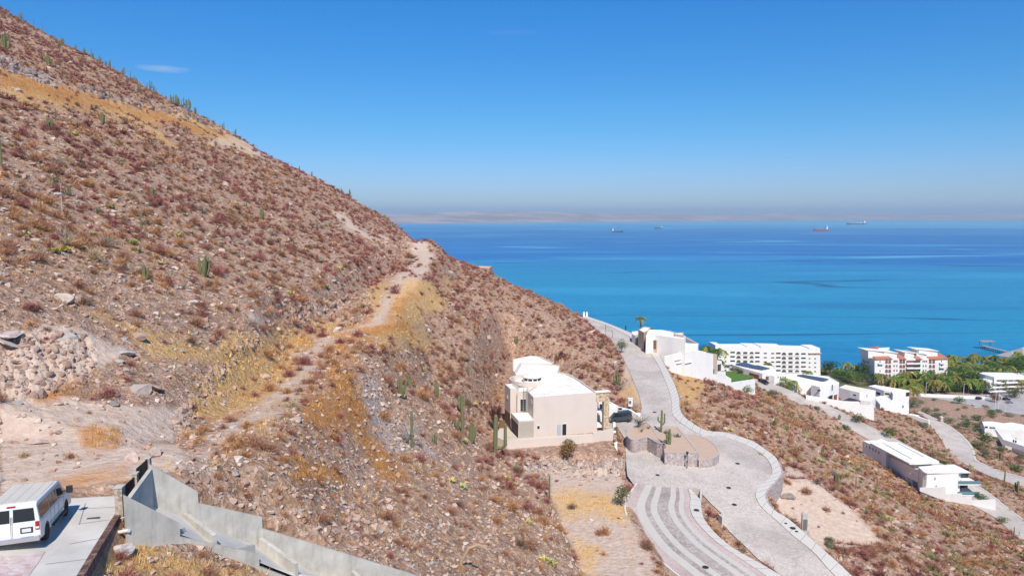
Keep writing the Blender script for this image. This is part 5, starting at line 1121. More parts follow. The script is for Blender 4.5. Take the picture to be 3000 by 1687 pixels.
def slopewall(a, b, w, h, name, mat=M_conc, ext=.1):
    mb = MB(); d = Vector((b.x-a.x, b.y-a.y)).normalized(); s_ = Vector((-d.y, d.x))*w/2; A = Vector(a[:2])-d*ext; B = Vector(b[:2])+d*ext
    mb.prism([A-s_, B-s_, B+s_, A+s_], [a.z-h, b.z-h, b.z-h, a.z-h], [a.z, b.z, b.z, a.z]); wpart(name, mb, mat, FL)
slopewall(N1a, N1b, .2, 2.4, 'side_wall'); slopewall(N2a, N2b, .2, 2.6, 'side_wall'); slopewall(N3a, N3b, .2, 2.6, 'side_wall')
slopewall(F1a, F1b, .2, 2.6, 'side_wall'); slopewall(F2a, F2b, .2, 2.4, 'side_wall'); slopewall(F3a, F3b, .2, 2.6, 'side_wall')
slopewall(N1a-Vector((0,0,.3)), F1a-Vector((0,0,.3)), .2, 2.6, 'end_wall', ext=-.12)
mb = MB(); fs = [0, .18, .40, .64, 1.0]
na_, fa_ = resamp([N1a,N1b,N2b,N3b], 40), resamp([F1a,F1b,F2b,F3b], 40); V = []
for p, q_ in zip(na_, fa_):
    for r in (p, q_): V.append((r.x, r.y, float(chan_floor(r.x, r.y))))
mb.add(V, [(2*i, 2*i+2, 2*i+3, 2*i+1) for i in range(39)]); wpart('channel_floor', mb, M_slabp, FL)
def baffle(p0, d0, p1, d1, h=.75, w=.22):
    a, b = P(*p0, d0), P(*p1, d1); slopewall(a, b, w, h+.6, 'baffle')
baffle(q(1,(1612,892)), 37.2, q(1,(1862,1084)), 35.6); baffle(q(2,(872,1197)), 36.6, q(2,(1008,1178)), 37.6, .6); baffle(q(2,(1092,1117)), 39.8, q(2,(1384,1332)), 38.4); baffle(q(2,(1862,1372)), 42.5, q(2,(2050,1560)), 41)
baffle(q(1,(1543,1035)), 34.6, q(1,(1578,1030)), 34.9, .5, .3)
# ------------------------------------------------------------------ vehicles
M_tyre = plain('tyre_rubber', (.02,.02,.02), .9); M_rim = plain('wheel_rim', (.35,.35,.36), .35, metal=.7); M_tail = plain('tail_lamp', (.35,.02,.02), .3); M_head = plain('head_lamp', (.7,.7,.68), .2)
M_chrome = plain('chrome_bumper', (.62,.62,.62), .25, metal=.8); M_carglass = plain('car_glass', (.012,.015,.018), .08, 0, spec=.7)
def wheel(parent, x, y, r=.36, w=.24):
    mb = MB(); s = 1 if y > 0 else -1
    n = 20; V = []
    for rr, yy in ((r*.6,-w/2),(r*.95,-w/2),(r,-w*.3),(r,w*.3),(r*.95,w/2),(r*.6,w/2)): V += [(x+rr*math.cos(2*math.pi*k/n), y+yy*s, r+rr*math.sin(2*math.pi*k/n)) for k in range(n)]
    mb.add(V, [(i*n+k, i*n+(k+1)%n, (i+1)*n+(k+1)%n, (i+1)*n+k) for i in range(5) for k in range(n)]+[tuple(range(n)), tuple(5*n+k for k in range(n))]); t_ = mb.build('wheel', M_tyre, parent, smooth=False)
    mb = MB(); V = [(x+rr*math.cos(2*math.pi*k/n), y+yy*s, r+rr*math.sin(2*math.pi*k/n)) for rr, yy in ((r*.6,w*.5),(r*.55,w*.42),(r*.2,w*.46),(.01,w*.5)) for k in range(n)]
    mb.add(V, [(i*n+k, i*n+(k+1)%n, (i+1)*n+(k+1)%n, (i+1)*n+k) for i in range(3) for k in range(n)]); mb.build('rim', M_rim, t_)
def ext_profile(mb, pts, y0, y1, tum=0, zt=1):
    """side profile (x,z) extruded across the width; tum narrows the top"""
    def yy(y, z): return y*(1-tum*max(0, (z-zt)))
    a = [(x, yy(y0, z), z) for x, z in pts]; b = [(x, yy(y1, z), z) for x, z in pts]; n = len(pts)
    mb.add(a+b, [tuple(range(n)), tuple(range(2*n-1, n-1, -1))]+[(i, (i+1)%n, n+(i+1)%n, n+i) for i in range(n)])
def car(loc, rz, label, cat, paint, kind='suv', name='parked_car', L=4.6, W=1.85, H=1.7, group=None):
    T = empty(name, loc, label, cat, group, rz); h = H; x0, x1 = -L/2, L/2; b = .45*h+.15
    prof = {'suv': [(x0,.35),(x0,.6*h),(x0+.1,b+.12),(x1-1.25,b+.12),(x1-.15,b-.05),(x1,b-.35),(x1,.35),(x1-.3,.25),(x0+.3,.25)],
            'van': [(x0,.35),(x0,b),(x0+.05,b+.1),(x1-.35,b+.1),(x1-.05,b-.2),(x1,.5),(x1-.05,.32),(x0+.2,.28)],
            'pickup': [(x0,.4),(x0,b+.08),(x1-1.3,b+.1),(x1-.1,b-.02),(x1,b-.3),(x1,.35),(x0+.3,.3)]}[kind]
    mb = MB(); ext_profile(mb, prof, -W/2, W/2); mb.build('body', paint, T, bevel=.06)
    cab = {'suv': (x0+.15, x0+.35, x1-2.0, x1-1.2), 'van': (x0+.08, x0+.2, x1-.85, x1-.3), 'pickup': (x0+1.7, x0+1.9, x1-2.0, x1-1.25)}[kind]
    mb = MB(); V = []
    for x, z, wy in ((cab[0], b+.06, W/2-.06), (cab[3], b+.06, W/2-.06), (cab[2], h-.07, W/2-.2), (cab[1], h-.07, W/2-.2)): V.append((x, z, wy))
    P8 = [(x, s*wy, z) for s in (-1, 1) for x, z, wy in V]; mb.add(P8, [(0,1,2,3),(7,6,5,4),(0,4,5,1),(1,5,6,2),(2,6,7,3),(3,7,4,0)]); mb.build('window', M_carglass, T)
    mb = MB(); mb.box(((cab[1]+cab[2])/2, 0, h-.04), (cab[2]-cab[1]+.1, W-.36, .1)); mb.build('roof', paint, T, bevel=.03)
    for s in (-1, 1):
        for (xa, za, xb, zb) in ((cab[0], b+.06, cab[1], h-.07), (cab[3], b+.06, cab[2], h-.07), ((cab[0]+cab[3])/2, b+.06, (cab[1]+cab[2])/2, h-.07), (cab[0]*.72+cab[3]*.28, b+.06, cab[1]*.72+cab[2]*.28, h-.07)):
            mb = MB(); mb.bar((xa, s*(W/2-.055), za), (xb, s*(W/2-.195), zb), .07, .05); mb.build('pillar', paint, T)
        mb = MB(); mb.box((x1-.03, s*(W/2-.28), b-.28), (.06, .34, .18)); mb.build('headlight', M_head, T)
        mb = MB(); mb.box((x0+.01, s*(W/2-.14), b-.12), (.06, .2, .32)); mb.build('taillight', M_tail, T)
        mb = MB(); mb.box((cab[3]-.1, s*(W/2+.1), b+.12), (.12, .2, .16)); mb.build('mirror', M_blackm, T)
        for x in (x0+.85, x1-.85): wheel(T, x, s*(W/2-.1), .35 if kind != 'pickup' else .4)
    return T
M_pblack = plain('black_car_paint', (.012,.013,.016), .2, 0, spec=.6); M_pgrey = plain('dark_grey_paint', (.045,.055,.065), .25, 0, spec=.6); M_pwhite = plain('white_car_paint', (.72,.73,.72), .25, .02, .6, spec=.5); M_psil = plain('silver_paint', (.35,.35,.36), .25, 0, metal=.5)
def on(px, py, lv=None): p = (lv.hit(px, py) if lv else G(px, py)); return tuple(p)
def face(px0, py0, px1, py1, lv):            # heading from the first pixel to the second on a surface
    a, b = lv.hit(px0, py0), lv.hit(px1, py1); return math.atan2(b.y-a.y, b.x-a.x)
c = PZ(*q(3,(1502,916)), 84.6); car((c.x, c.y+.3, 84.6), math.radians(195), 'dark grey boxy van parked on the cobbles by the pink house', 'van', M_pgrey, 'van', 'parked_van', 4.6, 1.85, 1.95)
drape('house_forecourt', [tuple(p[:2]) for p in Zt(3, 84.55, (1310,850),(1440,840),(1560,830),(1660,850),(1640,900),(1480,940),(1440,1000),(1310,1000))], Level([], 1, const=84.55), 0, M_cob, 1.5, .4, label='paved forecourt between the pink house and the road')
c = Zt(4, 84.9, (838,607))[0]; FY = drape('villa_forecourt', [tuple(p[:2]) for p in Zt(4, 84.9, (690,560),(850,575),(1000,560),(900,600),(790,660),(760,690),(730,640))], Level([], 1, const=84.9), 0, M_slab, 2, 2.5, label='pale forecourt of the hilltop villa')
car((c.x, c.y, 84.95), math.radians(12), 'black pickup truck parked outside the hilltop villa garage', 'pickup truck', M_pblack, 'pickup', 'parked_pickup', 5.3, 1.9, 1.8)
c = r2[0].hit(*q(4,(1730,878))); car((c.x, c.y, c.z+.02), face(*q(4,(1690,850)), *q(4,(1775,893)), r2[0]), 'black car parked on the descending road beside the solar villa', 'car', M_pblack, 'suv', 'parked_car', 4.7, 1.85, 1.6)
c = Zt(5, 43.2, (660,815))[0]; car((c.x, c.y, 43.2), .3, 'grey car with a dark windscreen in the yard of the cream roofed villa', 'car', M_psil, 'suv')
for (x, y, a, pt_, lb) in ((2000,873,1.4,M_pwhite,'small white car driving across the open car park'),(2378,835,.2,M_psil,'silver car at the far side of the car park by the lamp posts'),(2150,772,.5,M_pwhite,'white car under the trees at the car park edge'),(2060,792,.3,M_pblack,'dark car beside the white garden wall'),(2350,800,.1,M_pblack,'dark car parked behind the silver car'),(2255,792,.4,M_psil,'pale grey car between the lamp posts')):
    c = PZ(*q(5,(x,y)), 5.2); car((c.x, c.y, 5.1), a, lb, 'car', pt_, 'suv', group='cars in the car park by the palms')
M_vwhite = plain('dusty_white_paint', (.70,.70,.67), .35, .05, 1.2, spec=.45, stain=.25)
# ---- the white passenger van in the foreground
hv_ = Vector((-.342,.94,0)); rv_ = Vector((.94,.342,0)); cr = P(121,1600,28.6); vo_ = cr+hv_*2.95-rv_*1.0
VN = empty('passenger_van', (vo_.x, vo_.y, drive_s.z(vo_.x, vo_.y).item()+.03), 'long white passenger van with roof ribs and dark windows parked on the driveway', 'van', rz=math.atan2(hv_.y, hv_.x))
vo_ = vo_-hv_*.53; VN.scale = (.82, 1, .95); VN.location.x, VN.location.y = vo_.x, vo_.y; _zr, _zf = [float(drive_s.z([p.x], [p.y])[0]) for p in (vo_-hv_*1.52, vo_+hv_*1.6)]
VN.rotation_euler.y = math.atan2(_zr-_zf, 3.12); VN.location.z = (_zr+_zf)/2+.025
mb = MB(); lo = [(-2.95,.42),(-2.95,1.12),(2.15,1.14),(2.85,1.02),(3.0,.85),(3.02,.45),(2.9,.36),(-2.7,.36)]
ext_profile(mb, lo, -1.0, 1.0); mb.build('body', M_vwhite, VN, bevel=.05)
mb = MB(); up = [(-2.94,1.10),(2.12,1.12),(1.45,1.86),(1.2,1.93),(-2.6,1.95),(-2.86,1.86)]
def yv(y, z): return y*(1-.14*(z-1.1)/.85)
a = [(x, yv(-.99, z), z) for x, z in up]; b = [(x, yv(.99, z), z) for x, z in up]; n = 6; mb.add(a+b, [tuple(range(n)), tuple(range(2*n-1, n-1, -1))]+[(i, (i+1)%n, n+(i+1)%n, n+i) for i in range(n)]); mb.build('cabin', M_vwhite, VN, bevel=.05)
def side_panel(x0, x1, z0, z1, s, mat, name, par, rake0=0, rake1=0, pr=.012):
    mb = MB(); pts = [(x0, z0), (x1, z0), (x1-rake1, z1), (x0+rake0, z1)]; f = [(x, s*(abs(yv(.99, z))+pr), z) for x, z in pts]; g = [(x, s*(abs(yv(.99, z))-.03), z) for x, z in pts]
    mb.add(f+g, [(0,1,2,3),(7,6,5,4)]+[(i, (i+1)%4, 4+(i+1)%4, 4+i) for i in range(4)]); return mb.build(name, mat, par)
for s in (-1, 1):
    for x0, x1, rk in ((-2.72,-1.18,.0),(-1.05,-.42,0),(-.34,.32,0),(.46,1.72,.50)): side_panel(x0, x1, 1.2, 1.76, s, M_carglass, 'side_window', VN, .02, rk)
    for x in (-1.11,-.38,.40,1.5):                  # door seams
        mb = MB(); mb.box((x, s*1.0, .76), (.012, .012, .66)); mb.build('door_seam', M_blackm, VN)
    mb = MB(); mb.box((-.3, s*1.005, .62), (3.6, .012, .03)); mb.build('side_trim', M_metal, VN)
    mb = MB(); mb.box((.2, s*1.04, .40), (2.4, .16, .05)); mb.build('running_board', M_blackm, VN)
    mb = MB(); mb.box((1.75, s*1.19, 1.34), (.16, .26, .34)); mr = mb.build('mirror', M_blackm, VN, bevel=.04)
    mb = MB(); mb.bar((1.75, s*.95, 1.25), (1.75, s*1.1, 1.3), .05); mb.build('mirror_arm', M_blackm, mr)
    mb = MB(); mb.box((-2.955, s*.90, .98), (.05, .15, .36)); tl = mb.build('taillight', M_tail, VN, bevel=.015)
    mb = MB(); mb.box((-2.985, s*.90, .90), (.012, .12, .08)); mb.build('reverse_lamp', M_head, tl)
    mb = MB(); mb.box((3.0, s*.75, .78), (.06, .34, .2)); mb.build('headlight', M_head, VN)
    mb = MB(); V4 = [(-2.95,.07),(-2.95,.84)]; 
    z0, z1 = 1.2, 1.74; xx = lambda z: -2.94+(z-1.1)*.105; f = [(xx(z)-.014, s*y, z) for y, z in ((.06,z0),(.82,z0),(.77,z1),(.06,z1))]; g = [(x+.04, y, z) for x, y, z in f]
    mb.add(f+g, [(0,1,2,3),(7,6,5,4)]+[(i,(i+1)%4,4+(i+1)%4,4+i) for i in range(4)]); rw_ = mb.build('rear_window', M_carglass, VN)
    mb = MB(); mb.box((-2.955, s*.025, .98), (.012, .012, .95)); mb.build('rear_door_seam', M_blackm, VN)
    for x in (-1.85, 1.95):
        wheel(VN, x, s*.9, .37, .24)
        mb = MB(); n = 14; V = [(x+r*math.cos(math.pi*k/n), s*(1.002), .37+r*math.sin(math.pi*k/n)) for r in (.0,.47) for k in range(n+1)]
        mb.add(V, [(k, k+1, n+2+k, n+1+k) for k in range(n)]); mb.build('wheel_arch', M_blackm, VN)
mb = MB(); mb.box((-.7, 0, 1.952), (3.5, 1.5, .008)); mb.build('roof_panel', plain('beige_roof_paint', (.60,.57,.50), .6, .08, 2, stain=.3), VN)
for y in (-.42,.0,.42): mb = MB(); mb.box((-.7, y, 1.952), (3.6, .035, .015)); mb.build('roof_rib', plain('worn_roof_paint', (.50,.44,.36), .5, .1, 3), VN)
mb = MB(); mb.box((-3.03,0,.46),(.2,1.96,.22)); mb.build('bumper', M_chrome, VN, bevel=.04); mb = MB(); mb.box((3.06,0,.46),(.18,1.98,.24)); mb.build('bumper', M_chrome, VN, bevel=.04)
mb = MB(); mb.box((-2.97,-.52,.83),(.03,.44,.24)); pf = mb.build('plate_frame', M_blackm, VN, bevel=.01); mb = MB(); mb.box((-2.99,-.52,.83),(.02,.32,.15)); mb.build('number_plate', plain('plate_white', (.6,.6,.6), .5), pf)
mb = MB(); mb.box((-2.86,0,1.86),(.05,.3,.06)); mb.build('brake_lamp', M_tail, VN)
mb = MB(); f = [(2.135,-.84,1.2),(2.135,.84,1.2),(1.56,.76,1.8),(1.56,-.76,1.8)]; g = [(x-.04,y,z-.03) for x,y,z in f]; mb.add(f+g, [(0,1,2,3),(7,6,5,4)]+[(i,(i+1)%4,4+(i+1)%4,4+i) for i in range(4)]); mb.build('windscreen', M_carglass, VN)
mb = MB(); mb.box((3.03,0,.8),(.04,.9,.22)); mb.build('grille', M_blackm, VN)
# ------------------------------------------------------------------ ships at anchor
def ship(px0, px1, py, right, label, hullm, tanks=0, name='cargo_ship', cranes=2):
    c = PZ((px0+px1)/2, py, 0); d = c.y; L = (px1-px0)*d/F; T = empty(name, (c.x, c.y, 0), label, 'ship', 'ships anchored on the bay'); s = 1 if right else -1
    B = L*.16; H = L*.11 if not tanks else L*.07
    mb = MB(); pl = [(-.5,-.5),(.34,-.5),(.44,-.3),(.5,0),(.44,.3),(.34,.5),(-.5,.5)]; top = [(-.5,-.5),(.36,-.5),(.47,-.3),(.53,0),(.47,.3),(.36,.5),(-.5,.5)]
    V = [(s*a*L*.97, b*B*.9, -2) for a, b in pl]+[(s*a*L*.97, b*B, H*(1.25 if a > .35 else 1)) for a, b in top]; n = 7
    mb.add(V, [(i,(i+1)%n,n+(i+1)%n,n+i) for i in range(n)]+[tuple(range(n,2*n))]); mb.build('hull', hullm, T)
    mb = MB(); V2 = [(s*a*L*.972, b*B*.93, z) for z in (-2, H*.28) for a, b in pl]; mb.add(V2, [(i,(i+1)%n,n+(i+1)%n,n+i) for i in range(n)]); mb.build('boot_stripe', plain('red_antifouling', (.28,.05,.04), .6), T)
    mb = MB(); hs_ = L*.19 if not tanks else L*.10; x = -s*L*.40; mb.box((x,0,H+hs_*.5),(L*.09,B*.8,hs_)); mb.build('deckhouse', M_white, T)
    mb = MB(); mb.box((x+s*L*.01,0,H+hs_*1.12),(L*.05,B*1.0,hs_*.25)); mb.build('bridge', M_white, T)
    mb = MB(); mb.box((x-s*L*.045,0,H+hs_*1.0),(L*.035,B*.3,hs_*.6)); mb.build('funnel', hullm, T)
    mb = MB(); mb.tube([(x,0,H+hs_),(x,0,H+hs_*1.7)], L*.008, 6); mb.build('mast', M_white, T)
    if tanks:
        for k in range(tanks):
            mb = MB(); r = L*.055; cx = s*L*(-.24+k*.175); mb.lathe((cx,0,H-r*.2), [(r*math.cos(t), r*math.sin(t)*.9) for t in [math.pi/2*j/6 for j in range(7)]][:-1]+[(.05, r*.9)], 18); mb.build('tank_dome', M_white, T, smooth=True)
        mb = MB(); mb.box((s*L*.06,0,H+L*.004),(L*.72,B*.7,L*.016)); mb.build('deck', M_white, T)
    else:
        for k in range(cranes):
            cx = s*L*(-.12+k*.24); mb = MB(); mb.tube([(cx,0,H),(cx,0,H+L*.07)], L*.008, 6); cm = mb.build('crane_post', M_white, T); mb = MB(); mb.bar((cx,0,H+L*.065),(cx+s*L*.12,0,H+L*.05), L*.007); mb.build('boom', M_white, cm)
        mb = MB(); mb.box((s*L*.06,0,H+L*.006),(L*.66,B*.55,L*.012)); mb.build('hatch_cover', plain('deck_grey', (.35,.33,.3), .8), T)
    return T
M_hull = plain('navy_hull', (.025,.035,.06), .6); M_hred = plain('red_hull', (.32,.06,.045), .6)
ship(1792,1825,681,True,'nearest ship, dark hull with white deckhouse at its left end',M_hull)
ship(1917,1941,670,False,'small dark ship with its white deckhouse towards the right',M_hull,cranes=1)
ship(2382,2426,677,False,'red hulled ship with a tall white deckhouse at its right end',M_hred)
ship(2479,2537,658,False,'farthest and longest ship, white gas carrier with domed tanks',M_hull,tanks=4,name='gas_carrier')
# ------------------------------------------------------------------ street furniture
def manhole(px, py, lv, r, lb, off=.0):
    c = lv.hit(px, py); T = empty('manhole_cover', (c.x, c.y, c.z+off), lb, 'manhole cover', 'manhole covers'); mb = MB(); mb.lathe((0,0,0), [(r,0),(r,.03),(r*.9,.035)], 20); mb.build('rim', M_metal, T); mb = MB(); mb.lathe((0,0,0), [(r*.88,.01),(r*.88,.042),(.01,.045)], 20); mb.build('lid', M_blackm, T)
for a in (((585,468),main_s,.36,'manhole cover in the cobbles below the island by the side street'),((1362,357),main_s,.4,'manhole cover in the cobbles right of the traffic island'),((1275,592),main_s,.4,'manhole cover in the road above the divider wall'),((1330,755),main_s,.4,'manhole cover in the road beside the divider gap'),((1050,1363),stripe_s,.42,'manhole cover between the pale bands of the side street')):
    manhole(*q(6,a[0]), a[1], a[2], a[3], .02)
manhole(*q(4,(700,1150)), main_s, .4, 'manhole cover in the cobbles between the island and the upper road', .02)
for a in (((962,817),stripe_s,.42,'round cover in the slab pavement at the top of the side street'),((1830,945),main_s,.22,'smallest round cover in the outer pavement'),((1898,992),main_s,.42,'largest round cover in the outer pavement'),((1935,1024),main_s,.24,'small round cover below the large one in the outer pavement')): manhole(*q(6,a[0]), a[1], a[2], a[3], .15)
c = main_s.hit(*q(6,(870,402))); LP = empty('lamp_post', tuple(c), 'short dark lamp post with a lantern in front of the island wall', 'lamp post'); mb = MB(); mb.tube([(0,0,0),(0,0,2.3)], [.07,.05], 8); mb.build('post', M_blackm, LP); mb = MB(); mb.lathe((0,0,2.3), [(.1,0),(.22,.35),(.26,.42),(.05,.6)], 8); mb.build('lantern', M_blackm, LP); mb = MB(); mb.lathe((0,0,1.0), [(.13,0),(.13,.25)], 8); mb.build('bracket', M_blackm, LP)
for x, y0, y1, lb in ((1490,795,640,'lamp post at the left end of the white garden wall'),(1890,795,655,'lamp post in the middle of the car park edge'),(2225,940,755,'lamp post standing nearest on the car park corner'),(2262,905,690,'lamp post behind the nearest one on the corner'),(1792,835,775,'short lamp post beside the green bush'),(2335,945,830,'lamp post at the right side of the car park'),(1630,825,770,'short lamp post on the stepped stone wall')):
    c = PZ(*q(5,(x,y0)), 5.2); d = (c-Vector((0,0,HC))).length; h = (y0-y1)/3.6229*d/F*1.0; T = empty('street_lamp', (c.x, c.y, 5), lb, 'street lamp', 'street lamps by the car park'); mb = MB(); mb.tube([(0,0,0),(0,0,h)], [.16,.10], 8); mb.build('pole', M_frame, T); mb = MB(); mb.bar((0,0,h),(1.5,.3,h+.15), .1); mb.build('arm', M_frame, T); mb = MB(); mb.box((1.6,.3,h+.12),(.7,.3,.14)); mb.build('lamp_head', M_metal, T)
# outdoor rail frame beside the road, bollards
c = main_s.hit(*q(4,(272,448))); T = empty('road_sign_frame', tuple(c), 'thin black frame standing at the inner edge of the upper road', 'sign frame'); mb = MB(); mb.tube([(-1.1,0,-.5),(-1.1,0,4.2)], .05, 6); mb.build('post', M_blackm, T); mb = MB(); mb.tube([(1.0,0,-.5),(1.0,0,2.3)], .05, 6); mb.build('post', M_blackm, T); mb = MB(); mb.bar((-1.1,0,2.2),(1.0,0,2.2), .06); mb.build('crossbar', M_blackm, T)
for k, (x, y) in enumerate(((34,240),(62,240))): c = main_s.hit(*q(4,(x,y+12))); T = empty('gate_post', tuple(c), ('left','right')[k]+' one of two small white posts at the crest of the upper road', 'post', 'white posts at the crest'); mb = MB(); mb.box((0,0,.6),(.6,.6,1.6)); mb.build('body', M_white, T); mb = MB(); mb.lathe((0,0,1.4),[(.3,0),(.32,.2),(.2,.42),(.02,.5)],12); mb.build('finial', M_white, T)
# utility posts at the right side of the main road
c = main_s.hit(*q(6,(1965,1000))); T = empty('utility_box', (c.x+.9, c.y+.6, c.z-1.6), 'tall grey concrete utility box beyond the outer pavement', 'utility box'); mb = MB(); mb.box((0,0,1.9),(.8,.45,3.6)); mb.build('body', M_conc, T, bevel=.02); mb = MB(); mb.box((0,-.24,2.2),(.6,.03,1.6)); mb.build('door', M_metal, T)
c = r3[0].hit(*q(7,(1660,135))); T = empty('meter_pillar', (c.x+.5, c.y+1, c.z-.3), 'small white meter pillar beside the lowest road', 'pillar'); mb = MB(); mb.box((0,0,1.3),(1.1,.9,2.8)); mb.build('body', M_tan, T); mb = MB(); mb.box((0,0,2.75),(1.3,1.1,.15)); mb.build('cap', M_white, T)
c = lot_s.hit(*q(6,(1840,680))); T = empty('wooden_pallet', (c.x, c.y, c.z+.1), 'grey wooden pallet lying on the dirt by the retaining wall', 'pallet')
for k in range(5): mb = MB(); mb.box((0,-.8+k*.4,.16),(2.4,.25,.04)); mb.build('plank', M_wood, T)
for k in (-1,0,1): mb = MB(); mb.box((k*1.1,0,.07),(.12,1.9,.14)); mb.build('bearer', M_wood, T)
# ------------------------------------------------------------------ a person walking at the crest of the road
def person(loc, rz, label, shirt, trousers):
    T = empty('person', loc, label, 'person', rz=rz)
    me = bpy.data.meshes.new('body'); J = {'pel':(0,0,.95),'ch':(0,0,1.35),'nk':(0,0,1.5),'hd':(0,.02,1.62),'tp':(0,.02,1.76),'ls':(-.19,0,1.42),'le':(-.25,-.03,1.14),'lh':(-.24,.12,.92),'rs':(.19,0,1.42),'re':(.25,-.05,1.14),'rh':(.25,-.12,.9),
        'lk':(-.11,.1,.5),'la':(-.11,.02,.08),'lt':(-.12,.2,.03),'rk':(.11,.02,.5),'ra':(.11,-.2,.1),'rt':(.11,-.05,.03),'lp':(-.1,0,.9),'rp':(.1,0,.9)}
    ks = list(J); E = [('pel','ch'),('ch','nk'),('nk','hd'),('hd','tp'),('ch','ls'),('ls','le'),('le','lh'),('ch','rs'),('rs','re'),('re','rh'),('pel','lp'),('lp','lk'),('lk','la'),('la','lt'),('pel','rp'),('rp','rk'),('rk','ra'),('ra','rt')]
    me.from_pydata([J[k] for k in ks], [(ks.index(a), ks.index(b)) for a, b in E], []); o = newobj('body', me, T); m = o.modifiers.new('skin', 'SKIN')
    Rr = dict(pel=.15,ch=.17,nk=.06,hd=.1,tp=.08,ls=.07,le=.05,lh=.04,rs=.07,re=.05,rh=.04,lk=.065,la=.045,lt=.04,rk=.065,ra=.045,rt=.04,lp=.1,rp=.1)
    for i, k in enumerate(ks): me.skin_vertices[0].data[i].radius = (Rr[k],)*2
    me.skin_vertices[0].data[0].use_root = True; o.modifiers.new('sub', 'SUBSURF').render_levels = 1
    me.materials.append(shirt)
    mb = MB(); mb.lathe((0,.01,1.66), [(.115,0),(.12,.05),(.08,.12),(.01,.15)], 12); mb.build('hair', M_blackm, T, smooth=True)
    mb = MB(); mb.lathe((-.1,.03,.2), [(.07,0),(.085,.3),(.11,.62)], 10); mb.build('trouser_leg', trousers, T); mb = MB(); mb.lathe((.1,-.05,.2), [(.07,0),(.085,.3),(.11,.62)], 10); mb.build('trouser_leg', trousers, T)
c = main_s.hit(*q(4,(428,384))); person((c.x, c.y, c.z+.15), .6, 'small distant person in dark clothes walking at the outer edge of the upper road', plain('dark_shirt', (.04,.05,.07), .9), M_blackm)
# ------------------------------------------------------------------ plants and stones
def tint_mat(name, stops, rough=.95, attr='tint', use_rand=False, leaf=0):
    n = NM(name); c = n.attr(attr)
    if leaf: 
        n.b.inputs['Subsurface Weight'].default_value = 0
    c = n.mix(n.math('MULTIPLY', n.noise(6, 2), .35), c, (.5, .5, .5), 'MULTIPLY')
    return n.done(c, rough, spec=.15)
M_plant = tint_mat('plant_tint', None)
M_rock = NM('loose_rock'); _c = M_rock.attr('tint'); _c = M_rock.mix(M_rock.ramp(M_rock.noise(3, 5, .7), [(.35, 0.), (.7, .6)]), _c, (.30,.19,.15)); M_rock.bump(M_rock.noise(8, 4), .4, .04); M_rock = M_rock.done(_c, .92, spec=.15)
SKIP = [[(p[0],p[1]) for p in poly] for poly, s, bl, sink in LV if s not in (pad_s, bench_s, lot_s, lower_s)]
SKIP.append(chan_poly)
FPT = [main, cp_, tfl, gr, r1, r1b, r2a, r2b, r3a, r4, r5, r6, r7, b1, b2, b3, lw]
SKIP += [[(p[0],p[1]) for p in f] for f in FPT]
for H, A, B, dp_ in ((HL,LA,LB,16),(HR,RA,RB,18),(HE,EA,EB,14),(U2,UA,UB,9),(V,VA,VB,3)):
    e, n = frame_of(A, B); a = A+n*1; b = B+n*1; SKIP.append([(a.x,a.y),(b.x,b.y),(b.x-n.x*dp_,b.y-n.y*dp_),(a.x-n.x*dp_,a.y-n.y*dp_)])
SKIP.append([tuple(p[:2]) for p in [PZ(*p, 5.0) for p in q(5,(1350,790),(1340,745),(2140,745),(2300,700),(2700,700),(2700,985),(2120,925),(1880,860),(1640,840))]])
SKIP.append([tuple(p[:2]) for p in [stripe_s.hit(*p) for p in q(6,(905,610),(1000,640),(1010,700),(920,700))]])
def free(x, y, marg=.3):
    ok = np.ones(len(x), bool)
    for po in SKIP:
        p = np.array(po); m = ok & (x > p[:,0].min()-marg) & (x < p[:,0].max()+marg) & (y > p[:,1].min()-marg) & (y < p[:,1].max()+marg)
        if m.any():
            i = np.nonzero(m)[0]; ok[i[sdf_poly(x[i], y[i], po) < marg]] = False
    return ok
# local shapes: each returns (V, F(tri), weight-per-vertex 0..1 used for shade variation)
def twig_bush(n, seed, droop=.2, width=.012, seglen=.5, h=1.0, spread=1.0, fuzz=True):
    r = np.random.default_rng(seed); V = []; Fc = []; W = []
    for i in range(n):
        th = r.uniform(0, 2*np.pi); ph = r.uniform(.05, 1.35)*spread; L = r.uniform(.45, 1.0)
        d = np.array([np.sin(ph)*np.cos(th), np.sin(ph)*np.sin(th), np.cos(ph)*h]); base_ = np.array([*(r.normal(0, .06, 2)), 0])
        p = base_+d*L*r.uniform(.15, .55); w_ = width*(1+r.random()); tone = r.uniform(.6, 1.3)
        for k in range(2):
            d2 = d+r.normal(0, .45, 3); d2 /= np.linalg.norm(d2)+1e-9; q1 = p+d2*L*seglen*r.uniform(.5, 1)*.8
            s = np.cross(d2, r.normal(0, 1, 3)); s /= np.linalg.norm(s)+1e-9
            m = len(V); V += [p-s*w_, p+s*w_, q1]; Fc.append((m, m+1, m+2)); W += [tone]*3; p = p*.5+q1*.5
    V = np.array(V); V[:,2] = np.maximum(V[:,2], .01); return V, np.array(Fc), np.array(W)
